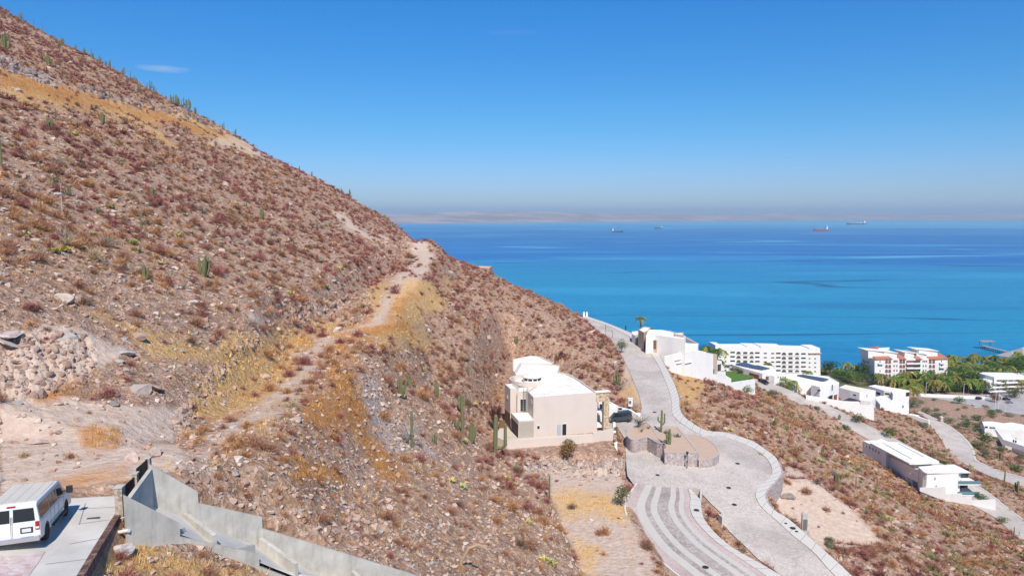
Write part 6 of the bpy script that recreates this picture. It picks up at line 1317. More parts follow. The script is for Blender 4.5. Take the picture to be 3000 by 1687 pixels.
def leaf_blob(n, seed, size=.09, shape=(1,1,.8), zc=.75, hollow=.35, lobes=6):
    r = np.random.default_rng(seed); C = [r.normal(0, 1, 3) for _ in range(lobes)]; C = [c/np.linalg.norm(c)*r.uniform(.25, .62) for c in C]; V = []; Fc = []; W = []
    for i in range(n):
        c = C[r.integers(lobes)]; d = r.normal(0, 1, 3); d /= np.linalg.norm(d); p = c+d*r.uniform(hollow, 1)**.5*.5; p = p*np.array(shape); p[2] += zc
        u = r.normal(0, 1, 3); u /= np.linalg.norm(u); v = np.cross(u, r.normal(0, 1, 3)); v /= np.linalg.norm(v)+1e-9; s = size*r.uniform(.5, 1.3); t = r.uniform(.55, 1.25)
        m = len(V); V += [p-u*s, p+v*s*.6, p+u*s, p-v*s*.6]; Fc += [(m, m+1, m+2), (m, m+2, m+3)]; W += [t]*4
    return np.array(V), np.array(Fc), np.array(W)
def tufts(n, seed, w=.03, h=1.0):
    r = np.random.default_rng(seed); V = []; Fc = []; W = []
    for i in range(n):
        th = r.uniform(0, 2*np.pi); rr = r.uniform(0, .55); b = np.array([rr*np.cos(th), rr*np.sin(th), 0]); d = np.array([np.cos(th)*r.uniform(.05,.6), np.sin(th)*r.uniform(.05,.6), h*r.uniform(.4, 1)]); s = np.array([-np.sin(th+r.normal()), np.cos(th), 0])*w
        m = len(V); V += [b-s, b+s, b+d]; Fc.append((m, m+1, m+2)); W += [r.uniform(.7, 1.2)]*3
    return np.array(V), np.array(Fc), np.array(W)
_ico_v = []; _t = (1+5**.5)/2
for a, b in ((-1,_t),(1,_t),(-1,-_t),(1,-_t)): _ico_v += [(a,b,0)]
for a, b in ((-1,_t),(1,_t),(-1,-_t),(1,-_t)): _ico_v += [(0,a,b)]
for a, b in ((_t,-1),(_t,1),(-_t,-1),(-_t,1)): _ico_v += [(a,0,b)]
_ico_v = np.array(_ico_v, float)/1.9
_ico_f = np.array([(0,11,5),(0,5,1),(0,1,7),(0,7,10),(0,10,11),(1,5,9),(5,11,4),(11,10,2),(10,7,6),(7,1,8),(3,9,4),(3,4,2),(3,2,6),(3,6,8),(3,8,9),(4,9,5),(2,4,11),(6,2,10),(8,6,7),(9,8,1)])
def rock(seed, flat=.6):
    r = np.random.default_rng(seed); V = _ico_v*(1+r.normal(0, .22, (12, 1)))+r.normal(0, .08, (12, 3)); V = V*np.array([1, r.uniform(.6, .95), flat*r.uniform(.7, 1.2)])
    return V, _ico_f.copy(), np.ones(12)
def merge(protos, which, pos, scale, rz, tint, tilt=None, zs=None):
    Vs, Fs, Cs = [], [], []; off = 0
    for k, (V, Fc, W) in enumerate(protos):
        i = np.nonzero(which == k)[0]
        if not len(i): continue
        c, s = np.cos(rz[i]), np.sin(rz[i]); sc = scale[i][:, None]
        X = V[None,:,0]*sc; Y = V[None,:,1]*sc; Z = V[None,:,2]*sc*(1 if zs is None else zs[i][:,None])
        if tilt is not None: ct, st_ = np.cos(tilt[i])[:,None], np.sin(tilt[i])[:,None]; X, Z = X*ct-Z*st_, X*st_+Z*ct
        x = X*c[:,None]-Y*s[:,None]+pos[i,0:1]; y = X*s[:,None]+Y*c[:,None]+pos[i,1:2]; z = Z+pos[i,2:3]
        Vs.append(np.stack([x, y, z], -1).reshape(-1, 3)); n = len(V)
        Fs.append((Fc[None]+(np.arange(len(i))*n)[:,None,None]).reshape(-1, 3)+off); off += n*len(i)
        Cs.append((tint[i][:,None,:]*W[None,:,None]).reshape(-1, 3))
    return np.concatenate(Vs), np.concatenate(Fs), np.concatenate(Cs)
def proto_mesh(name, P3, tint, mat, smooth=False):
    V, Fc, W = P3; return npmesh(name, V, Fc, mat, smooth, np.clip(np.array(tint)[None]*W[:,None], 0, 1))
def sample_area(n, r0=24, r1=430, power=1.0, amin=-41, amax=41):
    a = np.radians(rng.uniform(amin, amax, n)); r = (r0**power+(r1**power-r0**power)*rng.random(n))**(1/power) if power else np.exp(rng.uniform(np.log(r0), np.log(r1), n))
    x = r*np.sin(a); y = r*np.cos(a); return x, y, r
def zone_filter(x, y, zmin=9):
    z = height(x, y); ok = (z > zmin) & free(x, y); px, py = proj(x, y, z); ok &= (px > -260) & (px < 3260) & (py < 1860)
    return x[ok], y[ok], z[ok]
TINTS = np.array([(.41,.165,.135),(.46,.235,.15),(.58,.31,.15),(.46,.36,.28),(.62,.46,.28),(.30,.19,.13),(.36,.32,.14)])
TNAME = ['maroon','reddish brown','orange brown','grey','straw coloured','dark brown','olive brown']
LMK = [(-20,36,'the driveway railing'),(-13,37,'the concrete flume'),(-33,46,'the left rock face'),(-24,58,'the lower footpath'),(-27,95,'the fork of the earth track'),(-29,140,'the middle of the earth track'),(-29,205,'the upper end of the earth track'),
 (-50,72,'the open scree on the left'),(-75,110,'the lower left hillside'),(-95,160,'the middle of the left hillside'),(-150,215,'the ochre scar high on the hill'),(-80,240,'the lower ridge line'),(-120,270,'the high ridge line'),(-5,56,'the flume end at the bottom edge'),(0,72,'the bottom rubble slope'),(12,92,'the levelled building plot'),
 (-3,112,'the pink terrace wall'),(-12,90,'the rust coloured embankment'),(-5,150,'the back of the pink house'),(8,195,'the inner edge of the upper road'),(-8,235,'the salmon building on the ridge'),(55,112,'the dirt lot'),(60,150,'the outer bend of the cobbled road'),(70,185,'the terraced villa wall'),(92,240,'the upper stretch of the descending road'),
 (108,200,'the modern villa'),(85,160,'the open slope left of the modern villa'),(78,125,'the lower right corner slope'),(135,285,'the long retaining wall'),(160,270,'the stepped villa'),(172,235,'the bend of the lowest road'),(215,300,'the garden villa'),(190,350,'the meter pillar'),(35,84,'the divider between the two streets')]
for a_, n_ in ((q(11,(1820,120)),'the long pale scree boulder'),(q(11,(575,90)),'the pale angular scree boulder'),(q(10,(1930,1000)),'the largest hillside cactus clump'),(q(10,(1365,1030)),'the cactus clump on the left slope'),(q(10,(500,770)),'the wide yellow succulent at left'),(q(10,(1240,690)),'the yellow succulents under the pole cactus'),
              (q(11,(120,480)),'the two flat slabs'),(q(10,(505,175)),'the twin cactus clumps at left'),(q(13,(1636,1185)),'the white leafless bush'),(q(13,(2190,1110)),'the tallest cacti by the pink house'),(q(14,(500,590)),'the yellow succulents on the bottom slope'),(q(14,(1350,1310)),'the yellow succulents at the plot edge'),(q(14,(600,1420)),'the arching dead cactus'),(q(13,(950,740)),'the middle of the rusty grass strip'),(q(12,(205,290)),'the upper slope cactus clump'),(q(12,(340,950)),'the middle slope succulents')):
    g_ = G(*a_)
    if g_ is not None: LMK.append((g_.x, g_.y, n_))
def near(x, y):
    l = min(LMK, key=lambda l: (l[0]-x)**2+(l[1]-y)**2); dx, dy = x-l[0], y-l[1]
    return ('beside ' if dx*dx+dy*dy < 16 else 'beyond ' if dy > abs(dx) else 'this side of ' if dy < -abs(dx) else 'right of ' if dx > 0 else 'left of ')+l[2]
def szn(v, a, b, n=('small','middle sized','large')): return n[0] if v < a else n[1] if v < b else n[2]
# ---- dry bushes
x, y, r_ = sample_area(58000, 30, 400, 1.45); x, y, z = zone_filter(x, y, 5.5)
mG, mP, mR, mY = masks(x, y, z); hgt_ = rng.random(len(x)); keep = hgt_ > np.clip(mP*.93+mG*.75+mR*.80+mY*.7, 0, .97)
ppx_, ppy_ = proj(x, y, z); mK = mask_of(ppx_, ppy_, ROCKY, 30, x, y, 67); keep &= rng.random(len(x)) > mK*.72
cl = vnoise(x/9, y/9, 91); keep &= rng.random(len(x)) < .35+.9*cl; keep &= (y < 440)
x, y, z = x[keep], y[keep], z[keep]
sz = np.clip(rng.lognormal(-.18, .48, len(x)), .3, 2.3)*np.clip(np.hypot(x, y)/90, .62, 1.0); zone = vnoise(x/26, y/26, 92)*.75+vnoise(x/7, y/7, 93)*.35+.2*rng.random(len(x))
wts = np.stack([zone > .78, zone > .58, zone > .45, zone > .2, zone > -1], 1)
ti = np.where(rng.random(len(x)) < .22, rng.integers(0, 6, len(x)), np.array([0,1,2,0,3])[np.argmax(wts, 1)])
ti = np.where((x > 60) & (rng.random(len(x)) < .22), 6, ti)
dist_ = np.hypot(x, y); px, py = proj(x, y, z-0); show = sz/dist_
order = np.argsort(-show*((px > 0) & (px < 3000) & (py < 1687)))
top = np.zeros(len(x), bool); top[order[:300]] = True
nearp = [twig_bush(300, 100+i, width=.008, seglen=.6, h=.85) for i in range(4)]; farp = [twig_bush(100, 120+i, width=.016, seglen=.65, h=.8) for i in range(4)]
bush_me = {}
for i in np.nonzero(top)[0]:
    v = int(rng.integers(4)); k = (v, int(ti[i]))
    if k not in bush_me: bush_me[k] = proto_mesh('dry_bush', nearp[v], TINTS[ti[i]]*.95, M_plant)
    o = newobj('dry_bush', bush_me[k], None, (x[i], y[i], z[i]-.05)); s = sz[i]; o.scale = (s, s, s*rng.uniform(.75, 1.1)); o.rotation_euler.z = rng.uniform(0, 6.28)
    lb = f"{szn(s, .75, 1.1)} leafless {TNAME[ti[i]]} bush {near(x[i], y[i])}"; tag(o, lb, 'bush', lb.replace(' bush ', ' bushes '))
i = np.nonzero(~top)[0]; dd = dist_[i]; nr_ = dd < 85
which = rng.integers(0, 4, len(i))+np.where(nr_, 0, np.where(dd < 160, 4, 8)); vfar = [twig_bush(56, 160+k, width=.027, seglen=.7, h=.75) for k in range(4)]
midp = [twig_bush(160, 140+k, width=.012, seglen=.6, h=.85) for k in range(4)]
V, Fc, Cc = merge(midp+farp+vfar, which, np.stack([x[i], y[i], z[i]-.05], 1), sz[i], rng.uniform(0, 6.28, len(i)), TINTS[ti[i]]*rng.uniform(.65, 1.15, (len(i), 1)))
tag(newobj('dry_scrub', npmesh('dry_scrub', V, Fc, M_plant, False, np.clip(Cc, 0, 1))), 'dense reddish leafless scrub over the whole hillside', kind='stuff')
# ---- low undergrowth and golden grass tufts
x, y, r_ = sample_area(90000, 28, 380, .8); x, y, z = zone_filter(x, y); mG, mP, mR, mY = masks(x, y, z)
pr = np.clip(.36+mG*.95+mR*.95-mP*.5-mY*.35, .02, 1)*(.4+.9*vnoise(x/3.5, y/3.5, 95)); k = rng.random(len(x)) < pr; x, y, z, mG, mR = x[k], y[k], z[k], mG[k], mR[k]
gt = np.array([(.82,.54,.22),(.68,.34,.10),(.72,.50,.30),(.58,.32,.17)]); c_ = rng.random(len(x)); gi = np.where(mR > .4, np.where(c_ < .75, 1, 0), np.where(mG > .4, np.where(c_ < .78, 0, 1), np.where(c_ < .3, 0, np.where(c_ < .6, 2, 3))))
tp3 = [tufts(16, 150+i, .022+.0) for i in range(3)]+[tufts(7, 160+i, .06) for i in range(3)]
dd = np.hypot(x, y); V, Fc, Cc = merge(tp3, rng.integers(0, 3, len(x))+np.where(dd > 75, 3, 0), np.stack([x, y, z-.03], 1), rng.uniform(.28, .6, len(x)), rng.uniform(0, 6.28, len(x)), gt[gi]*rng.uniform(.75, 1.2, (len(x), 1)))
tag(newobj('dry_grass', npmesh('dry_grass', V, Fc, M_plant, False, np.clip(Cc, 0, 1))), 'golden and rust dry grass along the track and embankments', kind='stuff')
# ---- loose stones
RT_ = np.array([(.55,.40,.31),(.62,.48,.38),(.45,.29,.21),(.66,.56,.47),(.36,.25,.19),(.40,.38,.35),(.52,.32,.21)]); 
x, y, r_ = sample_area(78000, 28, 330, .18); x, y, z = zone_filter(x, y); mG, mP, mR, mY = masks(x, y, z)
pr = np.clip(.62-mP*.5-mG*.42-mR*.3+mY*.5, .04, 1)*np.clip(1.25-np.hypot(x, y)/260, .25, 1)*np.clip(.35+1.1*vnoise(x/5, y/5, 97), 0, 1); k = rng.random(len(x)) < pr; x, y, z, mY = x[k], y[k], z[k], mY[k]
dd = np.hypot(x, y); ss = np.clip(rng.lognormal(-1.75, .55, len(x)), .07, .9)*np.clip(dd/95, .8, 1.25)*(1+.4*mY); rtn = RT_[np.minimum((rng.random(len(x))**1.3*7).astype(int), 6)]*rng.uniform(.75, 1.12, (len(x), 1))
show = ss/dd; px, py = proj(x, y, z); order = np.argsort(-show*((px > 0) & (px < 3000) & (py < 1687))); top = np.zeros(len(x), bool); top[order[:300]] = True
rks = [rock(200+i) for i in range(12)]
def crag(seed, flat=.6, sub=3):                     # finer angular boulder
    bm = bmesh.new(); bmesh.ops.create_icosphere(bm, subdivisions=sub, radius=1); r = np.random.default_rng(seed)
    pl = [(Vector(r.normal(0, 1, 3)).normalized(), r.uniform(.42, .8)) for _ in range(11)]
    for v in bm.verts:
        for n_, d_ in pl:
            k_ = v.co.dot(n_)-d_
            if k_ > 0: v.co -= n_*k_
        v.co.z *= flat; v.co.y *= .8; v.co += Vector(r.normal(0, .012, 3))
    bm.normal_update(); V = np.array([v.co[:] for v in bm.verts]); Fc = np.array([[v.index for v in f.verts] for f in bm.faces]); bm.free(); return V, Fc, np.ones(len(V))
crs = [crag(230+i, f_) for i, f_ in enumerate((.5,.65,.8,.45,.7,.6))]; rk_me = {}
for i in np.nonzero(top)[0]:
    v = int(rng.integers(6)); c = int(rng.integers(7)); k = (v, c)
    if k not in rk_me: rk_me[k] = proto_mesh('boulder', crs[v], RT_[c], M_rock)
    o = newobj('boulder', rk_me[k], None, (x[i], y[i], z[i]+ss[i]*.12)); o.scale = (ss[i]*.75,)*3; o.rotation_euler = (rng.uniform(-.4,.4), rng.uniform(-.4,.4), rng.uniform(0, 6.28))
    nm = ['pinkish','pale pink','brown','cream','dark brown','bluish grey','rusty'][c]
    lb = f"{szn(ss[i], .35, .6)} {nm} angular stone {near(x[i], y[i])}"; tag(o, lb, 'stone', lb.replace(' stone ', ' stones '))
i = np.nonzero(~top)[0]
# broken outcrop blocks set into the cut faces and ledges
ox, oy, os_, oc, oz = [], [], [], [], []
for ci, po in enumerate(CLIFF):
    n_ = [750, 450, 480, 160, 1300, 500, 300][ci]; vi = np.nonzero(cliffs[ci].ravel() > .5)[0]
    if not len(vi): continue
    wv_ = TY.ravel()[vi]**0.0; vi = rng.choice(vi, n_); X_, Y_, Z_ = TX.ravel()[vi], TY.ravel()[vi], TZ.ravel()[vi]; okf = free(X_, Y_, .4); X_, Y_, Z_ = X_[okf], Y_[okf], Z_[okf]
    pal = np.array([((.55,.40,.31),(.44,.29,.22),(.26,.18,.14)), ((.50,.37,.30),(.32,.23,.18),(.44,.33,.27)), ((.46,.34,.28),(.30,.21,.17),(.54,.42,.35)), ((.50,.34,.25),(.36,.24,.18),(.56,.42,.33)), ((.24,.19,.16),(.36,.27,.22),(.15,.12,.10)), ((.32,.27,.24),(.22,.18,.16),(.42,.35,.31)), ((.62,.50,.42),(.50,.40,.34),(.66,.56,.48))][ci])
    m_ = len(X_); ox += list(X_); oy += list(Y_); oz += list(Z_); os_ += list(np.clip(rng.lognormal(-.75, .5, m_), .2, 1.4)*np.clip(Y_/110, .7, 1.5)*(.62 if ci in (0, 1, 6) else 1)); oc += list(pal[rng.integers(0, 3, m_)])
ox, oy, oz, os_, oc = map(np.array, (ox, oy, oz, os_, oc)); no = len(ox)
V, Fc, Cc = merge([crag(260+k, .6+.05*k, 2) for k in range(8)], rng.integers(0, 8, no), np.stack([ox, oy, oz-os_*.48], 1), os_, rng.uniform(0, 6.28, no), oc*rng.uniform(.75, 1.1, (no, 1)), rng.uniform(-.7, .7, no), zs=rng.uniform(.7, 1.4, no))
tag(newobj('rock_outcrop', npmesh('rock_outcrop', V, Fc, M_rock, False, np.clip(Cc, 0, 1))), 'broken dark and pale rock ledges along the cut faces', kind='stuff')
V, Fc, Cc = merge(rks, rng.integers(0, 12, len(i)), np.stack([x[i], y[i], z[i]+ss[i]*.12], 1), ss[i], rng.uniform(0, 6.28, len(i)), rtn[i], rng.uniform(-.5, .5, len(i)))
tag(newobj('rubble', npmesh('rubble', V, Fc, M_rock, False, np.clip(Cc, 0, 1))), 'loose angular rubble scattered over the hillside', kind='stuff')
# named larger rocks seen in the photograph
def big_rock(px, py, s, tint, label, flat=None, v=0, tilt=(0,0)):
    g = G(px, py)
    if g is None: return
    me = proto_mesh('boulder', crs[v], tint, M_rock); o = newobj('boulder', me, None, (g.x, g.y, g.z+s*.1)); o.scale = (s, s, s*(flat or 1)); o.rotation_euler = (tilt[0], tilt[1], random.random()*6); tag(o, label, 'boulder')
for a in ((*q(11,(105,430)),1.25,(.60,.50,.45),'large pale flat slab resting above the left rock face',.5,0),(*q(11,(120,530)),1.2,(.52,.47,.43),'tilted grey slab just below the large pale slab',.3,3,(.2,.5)),(*q(11,(640,470)),1.1,(.40,.38,.36),'rounded grey boulder perched on the left rock cut',.9,1),
          (*q(11,(1180,600)),1.0,(.48,.50,.50),'light bluish grey slab on the pale soil patch',.6,3),(*q(11,(1310,460)),.9,(.42,.30,.25),'reddish boulder with a dark hollow beneath it',.8,4),(*q(11,(1480,930)),1.05,(.50,.38,.33),'big pink slab leaning on the dark rock pile',.5,0,(.3,.2)),(*q(11,(1340,960)),1.0,(.42,.38,.34),'dark fractured boulder left of the leaning pink slab',.9,2),
          (*q(11,(1820,120)),1.4,(.66,.60,.54),'long pale boulder on the open scree',.45,3),(*q(11,(575,90)),1.1,(.58,.49,.40),'pale angular boulder high on the left scree',.8,1),(*q(11,(1080,1080)),.55,(.20,.19,.19),'small dark oval stone on the pale bank',.8,5),
          (*q(1,(340,290)),.75,(.60,.46,.38),'flat tan boulder at the foot of the pale bank',.5,3),(*q(1,(2045,160)),.45,(.46,.43,.40),'grey block of stone beside the footpath in the yellow grass',.8,2),(*q(1,(1160,440)),.6,(.62,.48,.40),'upright tan boulder behind the railing',1.2,1),(*q(1,(1360,400)),.6,(.58,.45,.38),'pointed pale boulder above the flume wall',1.1,4),
          (*q(1,(1030,1240)),.7,(.60,.54,.50),'large whitish boulder at the corner of the retaining wall',.8,1),(*q(13,(660,270)),1.0,(.62,.52,.45),'pale flat boulder at the fork of the footpath',.5,0),(*q(13,(250,500)),.9,(.50,.42,.36),'rounded boulder in the yellow grass',.6,1),(*q(13,(550,910)),.7,(.52,.42,.38),'single boulder beside the lower footpath',.7,2)):
    big_rock(*a)
# ---- yellow prickly pear / agave clumps
def blades(n, seed, w=.10, L=.75):
    r = np.random.default_rng(seed); V = []; Fc = []; W = []
    for i in range(n):
        th = r.uniform(0, 2*np.pi); ph = r.uniform(.25, 1.25); d = np.array([np.sin(ph)*np.cos(th), np.sin(ph)*np.sin(th), np.cos(ph)]); s = np.array([-np.sin(th), np.cos(th), 0])*w; b = r.normal(0, .18, 3)*np.array([1,1,.1]); l = L*r.uniform(.6, 1.1); t = r.uniform(.7, 1.2); m = len(V)
        V += [b-s*.6, b+s*.6, b+d*l*.55+s, b+d*l*.55-s, b+d*l]; Fc += [(m, m+1, m+2), (m, m+2, m+3), (m+3, m+2, m+4)]; W += [t*.8, t*.8, t, t, t*1.1]
    V = np.array(V); V[:,2] += .03; return V, np.array(Fc), np.array(W)
ye = [proto_mesh('yellow_succulent', blades(60, 300+i, .07, .7), c, M_plant) for i, c in enumerate(((.60,.55,.15),(.52,.50,.16),(.62,.52,.20),(.42,.45,.20)))]
ypx = q(10,(500,770),(1240,690),(1030,345),(1800,590),(1740,420),(2160,420),(2420,440),(230,610),(880,600),(1700,620),(1510,880),(1290,760),(600,760),(380,560))+q(12,(1050,185),(760,700),(960,770),(500,590),(560,690),(340,950),(480,1000),(820,940),(620,590),(820,360),(350,50),(110,290))+q(14,(400,530),(500,590),(930,510),(1020,570),(1150,930),(1350,1310),(1280,1290),(540,150),(1385,1340))+q(13,(2120,1100),(2230,760),(1730,430),(2400,350),(2290,640),(2560,1080))+q(3,(120,760),(30,1110),(330,350))+q(7,(110,485),(400,550),(690,570),(700,645),(1320,830),(1100,1165),(1750,1270),(20,530),(1840,1030),(1640,1120))+q(4,(1460,1260),(2200,1230),(1420,1330),(1850,1350),(1770,1120),(2100,1380),(1950,1210),(1600,1400))+q(9,(430,990),(720,430),(890,500),(1260,790),(340,340),(30,270),(570,1020),(80,1100),(690,640),(870,1090),(820,600),(1050,1280),(600,1220),(1950,1290),(1540,1110))+q(6,(1920,290),(1850,320),(2160,330),(1290,40),(1590,270))
for i, (a, b) in enumerate(ypx):
    g = G(a, b)
    if g is None: continue
    o = newobj('yellow_succulent', ye[i%4], None, (g.x, g.y, g.z-.03)); s = random.uniform(.8, 1.35); o.scale = (s*1.3, s*1.1, s*.8); o.rotation_euler.z = random.random()*6
    lb = f"{szn(s, 1, 1.18)} spiky {['yellow green','dull yellow','bright yellow','pale green'][i%4]} succulent {near(g.x, g.y)}"; tag(o, lb, 'succulent', lb.replace(' succulent ', ' succulents '))
# ---- cacti
def cactus_mat(name, c1, c2):
    n = NM(name); wv = n.noise(5, 3, .6, n.map(n.pos, (1,1,.3))); c = n.mix(wv, c1, c2); return n.done(c, .8, spec=.2)
M_cac = cactus_mat('green_cactus_skin', (.10,.115,.05), (.24,.23,.11)); M_cacp = cactus_mat('pale_cactus_skin', (.24,.25,.10), (.42,.40,.20))
def ribbed(mb, pts, rad, n=14, depth=.16):
    m0 = len(mb.v); mb.tube(pts, rad, n, True); k = len(pts)*n
    P_ = [Vector(p) for p in pts]
    for j in range(k):
        if (j % n) % 2: i = j//n; c = P_[i]; v = Vector(mb.v[m0+j]); mb.v[m0+j] = tuple(c+(v-c)*(1-depth))
def cardon(arms, label, seed=0, mat=None, name='cardon_cactus', H=1.0, r=.05):
    rr = random.Random(seed); T = empty(name); mb = MB(); pts = [(0,0,-.03),(0,0,.3),(.01,0,.7),(.01,.005,.96),(.01,.005,1.0)]; ribbed(mb, pts, [r*.75,r,r,r*.8,r*.3]); mb.build('stem', mat or M_cac, T, smooth=False)
    for (h0, th, out, h1) in arms:
        c, s = math.cos(th), math.sin(th); mb = MB(); ribbed(mb, [(0,0,h0),(out*.6*c,out*.6*s,h0+.02),(out*c,out*s,h0+.10),(out*c,out*s,h1-.04),(out*c,out*s,h1)], [r*.6,r*.75,r*.8,r*.65,r*.25], 12); mb.build('arm', mat or M_cac, T)
    return T
CP = {'pole': cardon([], '', 1, r=.035), 'c2': cardon([(.35,.2,.13,.85),(.45,3.3,.14,.72)], '', 2, r=.05), 'c3': cardon([(.3,.4,.2,.95),(.25,3.0,.22,.8),(.4,5,.15,.7)], '', 3, r=.055), 'u': cardon([(.12,.1,.26,.80)], '', 4, r=.06)}
def clump(n, seed, r=.05, lean=.25):
    rr = random.Random(seed); T = empty('organ_pipe_cactus')
    for i in range(n):
        a = rr.random()*6.28; l = rr.uniform(.02, lean); h = rr.uniform(.55, 1.0); mb = MB(); c, s = math.cos(a), math.sin(a)
        ribbed(mb, [(c*.02,s*.02,-.03),(c*l*.7,s*l*.7,h*.25),(c*l,s*l,h*.6),(c*l*1.1,s*l*1.1,h*.97),(c*l*1.1,s*l*1.1,h)], [r*.7,r,r,r*.8,r*.3], 10); mb.build('stem', M_cac, T)
    return T
CP['clump'] = clump(9, 5); CP['clump2'] = clump(6, 6, .06); CP['cl3'] = clump(3, 8, .07, .14)
mb = MB(); mb.tube([(0,0,0),(.01,0,.5),(.03,.01,1)], [.012,.009,.004], 5); st_ = empty('dead_flower_stalk'); mb.build('stalk', plain('dry_stalk', (.50,.44,.36), .9), st_); mb = MB(); [mb.tube([(.02,0,.8+k*.05),(.05*math.cos(k*2)+.02,.05*math.sin(k*2),.84+k*.05)], .006, 4) for k in range(1)]; mb.build('side_twig', plain('dry_stalk', (.5,.44,.36), .9), st_); CP['stalk'] = st_
used = {}
def put(kind, px, py, hpx, label, cat, group=None, loc=None, name=None):
    g = Vector(loc) if loc is not None else G(px, py)
    if g is None: return None
    d = g.y*cp-(g.z-HC)*sp_; h = hpx*d/F/.97; src = CP[kind]
    o = src if kind not in used else copy_tree(src); used[kind] = 1
    o.location = g; o.scale = (h,)*3; o.rotation_euler.z = random.random()*6.28; o['label'] = label; o['category'] = cat
    if group:
        o['label'] = f"{szn(h, 1.8, 3.2, ('short','medium tall','tall'))} {label.replace(' among dry brush on the left hillside','').replace(' on the hillside','').replace(' over the brush','')} {near(g.x, g.y)}"; o['group'] = o['label']+' group'
    elif 'group' in o: del o['group']
    return o
def ridge_put(kind, px, h, label, group):    # stands on the skyline above this pixel column
    lo, hi = -300, 1100
    for _ in range(12):
        m = (lo+hi)/2
        if G(px, m) is None: lo = m
        else: hi = m
    return put(kind, px, hi+2, h, label, 'cactus', group)
for i, (x0, y0, h) in enumerate([(72,58,50),(160,65,60),(255,90,55),(320,130,55),(470,185,45),(490,200,25),(508,208,25),(575,255,45),(635,270,55),(690,300,65),(705,315,40),(755,335,50),(770,350,40),(800,360,40),(830,380,70),(865,410,30),(893,425,30),(932,440,60),(988,475,65),(1020,495,45),(1035,505,45),(1075,535,25),(1132,570,70),(1165,600,50),(1180,608,30),(1225,632,25),(1290,680,60),(1310,700,60),(1328,708,70),(1350,720,50),(1370,730,50),(1388,740,75),(1405,745,70),(1430,770,90),(1470,800,55),(1497,810,30),(1580,870,28),(1660,910,30),(1680,930,45),(1692,945,55),(1765,1010,30),(1778,1030,50),(2200,1280,25),(2260,1310,40),(2353,1365,38)]):
    k = ['pole','c2','cl3','pole','clump2','c3'][i%6] if h > 35 else 'pole'; k = {1:'c3',2:'pole',17:'c3',22:'c3',32:'c2',33:'c3'}.get(i, k)
    ridge_put(k, x0/2.576, h/2.576+3, {'pole':'single columned','c2':'two armed','c3':'three armed','cl3':'three stemmed','clump2':'many stemmed'}[k]+' dark cactus on the skyline', {'pole':'single columned','c2':'two armed','c3':'three armed','cl3':'three stemmed','clump2':'many stemmed'}[k]+' ridge cacti')
for x0, h in ((970,40),(1048,75),(1240,35),(1280,25),(1320,25),(1375,40),(1425,25)): ridge_put('c2' if h > 38 else 'pole', x0/3.22+700, h/3.22+3, 'small skyline cactus', 'small cacti on the lower ridge')
LH = []
for kind, t, pt, h in (('clump',9,(375,990),100),('pole',9,(420,930),110),('clump2',9,(770,950),110),('clump',9,(45,380),120),('clump2',9,(370,500),90),('c2',9,(450,390),80),('clump',9,(700,390),50),('clump',9,(890,520),50),('clump2',9,(1050,690),60),('clump2',9,(1625,1110),50),('pole',9,(1530,1080),34),('pole',9,(12,1260),260),('c2',9,(610,1270),100),('pole',9,(925,940),60),('pole',9,(1760,1260),40),
    ('clump',10,(505,175),110),('clump',10,(645,235),100),('pole',10,(1335,600),210),('clump2',10,(1365,1030),160),('clump',10,(1930,1000),200),('clump2',10,(2470,460),110),('clump',10,(1440,245),80),('pole',10,(2110,610),60),('clump',10,(920,410),70),('clump2',12,(205,290),100),('pole',12,(515,250),60),('cl3',12,(740,390),80),('c2',12,(515,590),100),('pole',12,(390,630),150),('c2',12,(75,200),80),('cl3',12,(830,1050),70),
    ('cl3',13,(1870,690),200),('clump',13,(1530,690),190),('clump2',13,(1600,590),120),('c2',13,(2070,720),90),('c2',13,(2100,860),210),('clump',13,(2060,1000),120),('cl3',13,(2190,1110),240),('clump2',13,(1848,1125),110),('cl3',13,(2045,330),90),('clump',13,(2160,470),80)):
    a, b = q(t, pt); k = {'clump':'bushy many stemmed','clump2':'open six stemmed','pole':'single upright','c2':'two armed','cl3':'three stemmed'}[kind]
    put(kind, a, b, h/TL[t][2], f'{k} green cactus among dry brush on the left hillside', 'cactus', f'{k} cacti on the left hillside')
for t, pt, h in ((10,(590,460),320),(10,(1655,390),180),(10,(2300,800),110),(10,(2435,760),90),(10,(1930,1190),200),(10,(90,560),130),(12,(480,1170),130),(12,(965,840),70),(12,(45,650),110),(13,(2445,490),90),(14,(255,830),90),(13,(1795,620),110)):
    a, b = q(t, pt); put('stalk', a, b, h/TL[t][2], 'thin pale flower stalk', 'flower stalk', 'dead flower stalks on the hillside')
put('pole', *q(13,(2112,1080)), 420/3.22, 'tallest single cactus left of the pink house', 'cactus'); put('pole', *q(13,(1636,1185)), 370/3.22, 'tall single cactus rising from a white leafless bush', 'cactus')
put('u', *q(13,(2420,1212)), 360/3.22, 'large two stemmed cactus at the left end of the pink terrace wall', 'cactus'); put('pole', *q(14,(1358,718)), 252/3.316, 'lone post-like cactus at the edge of the levelled building plot', 'cactus')
put('clump', *q(3,(525,185)), 80/3.22, 'many stemmed cactus high on the slope behind the pink house', 'cactus'); put('clump2', *q(3,(905,330)), 70/3.22, 'pale cactus clump just above the far roof of the pink house', 'cactus'); put('clump', *q(3,(1472,575)), 140/3.22, 'large cactus clump on the slope beside the upper road', 'cactus'); put('cl3', *q(3,(1045,470)), 60/3.22, 'small cactus behind the roof edge of the pink house', 'cactus')
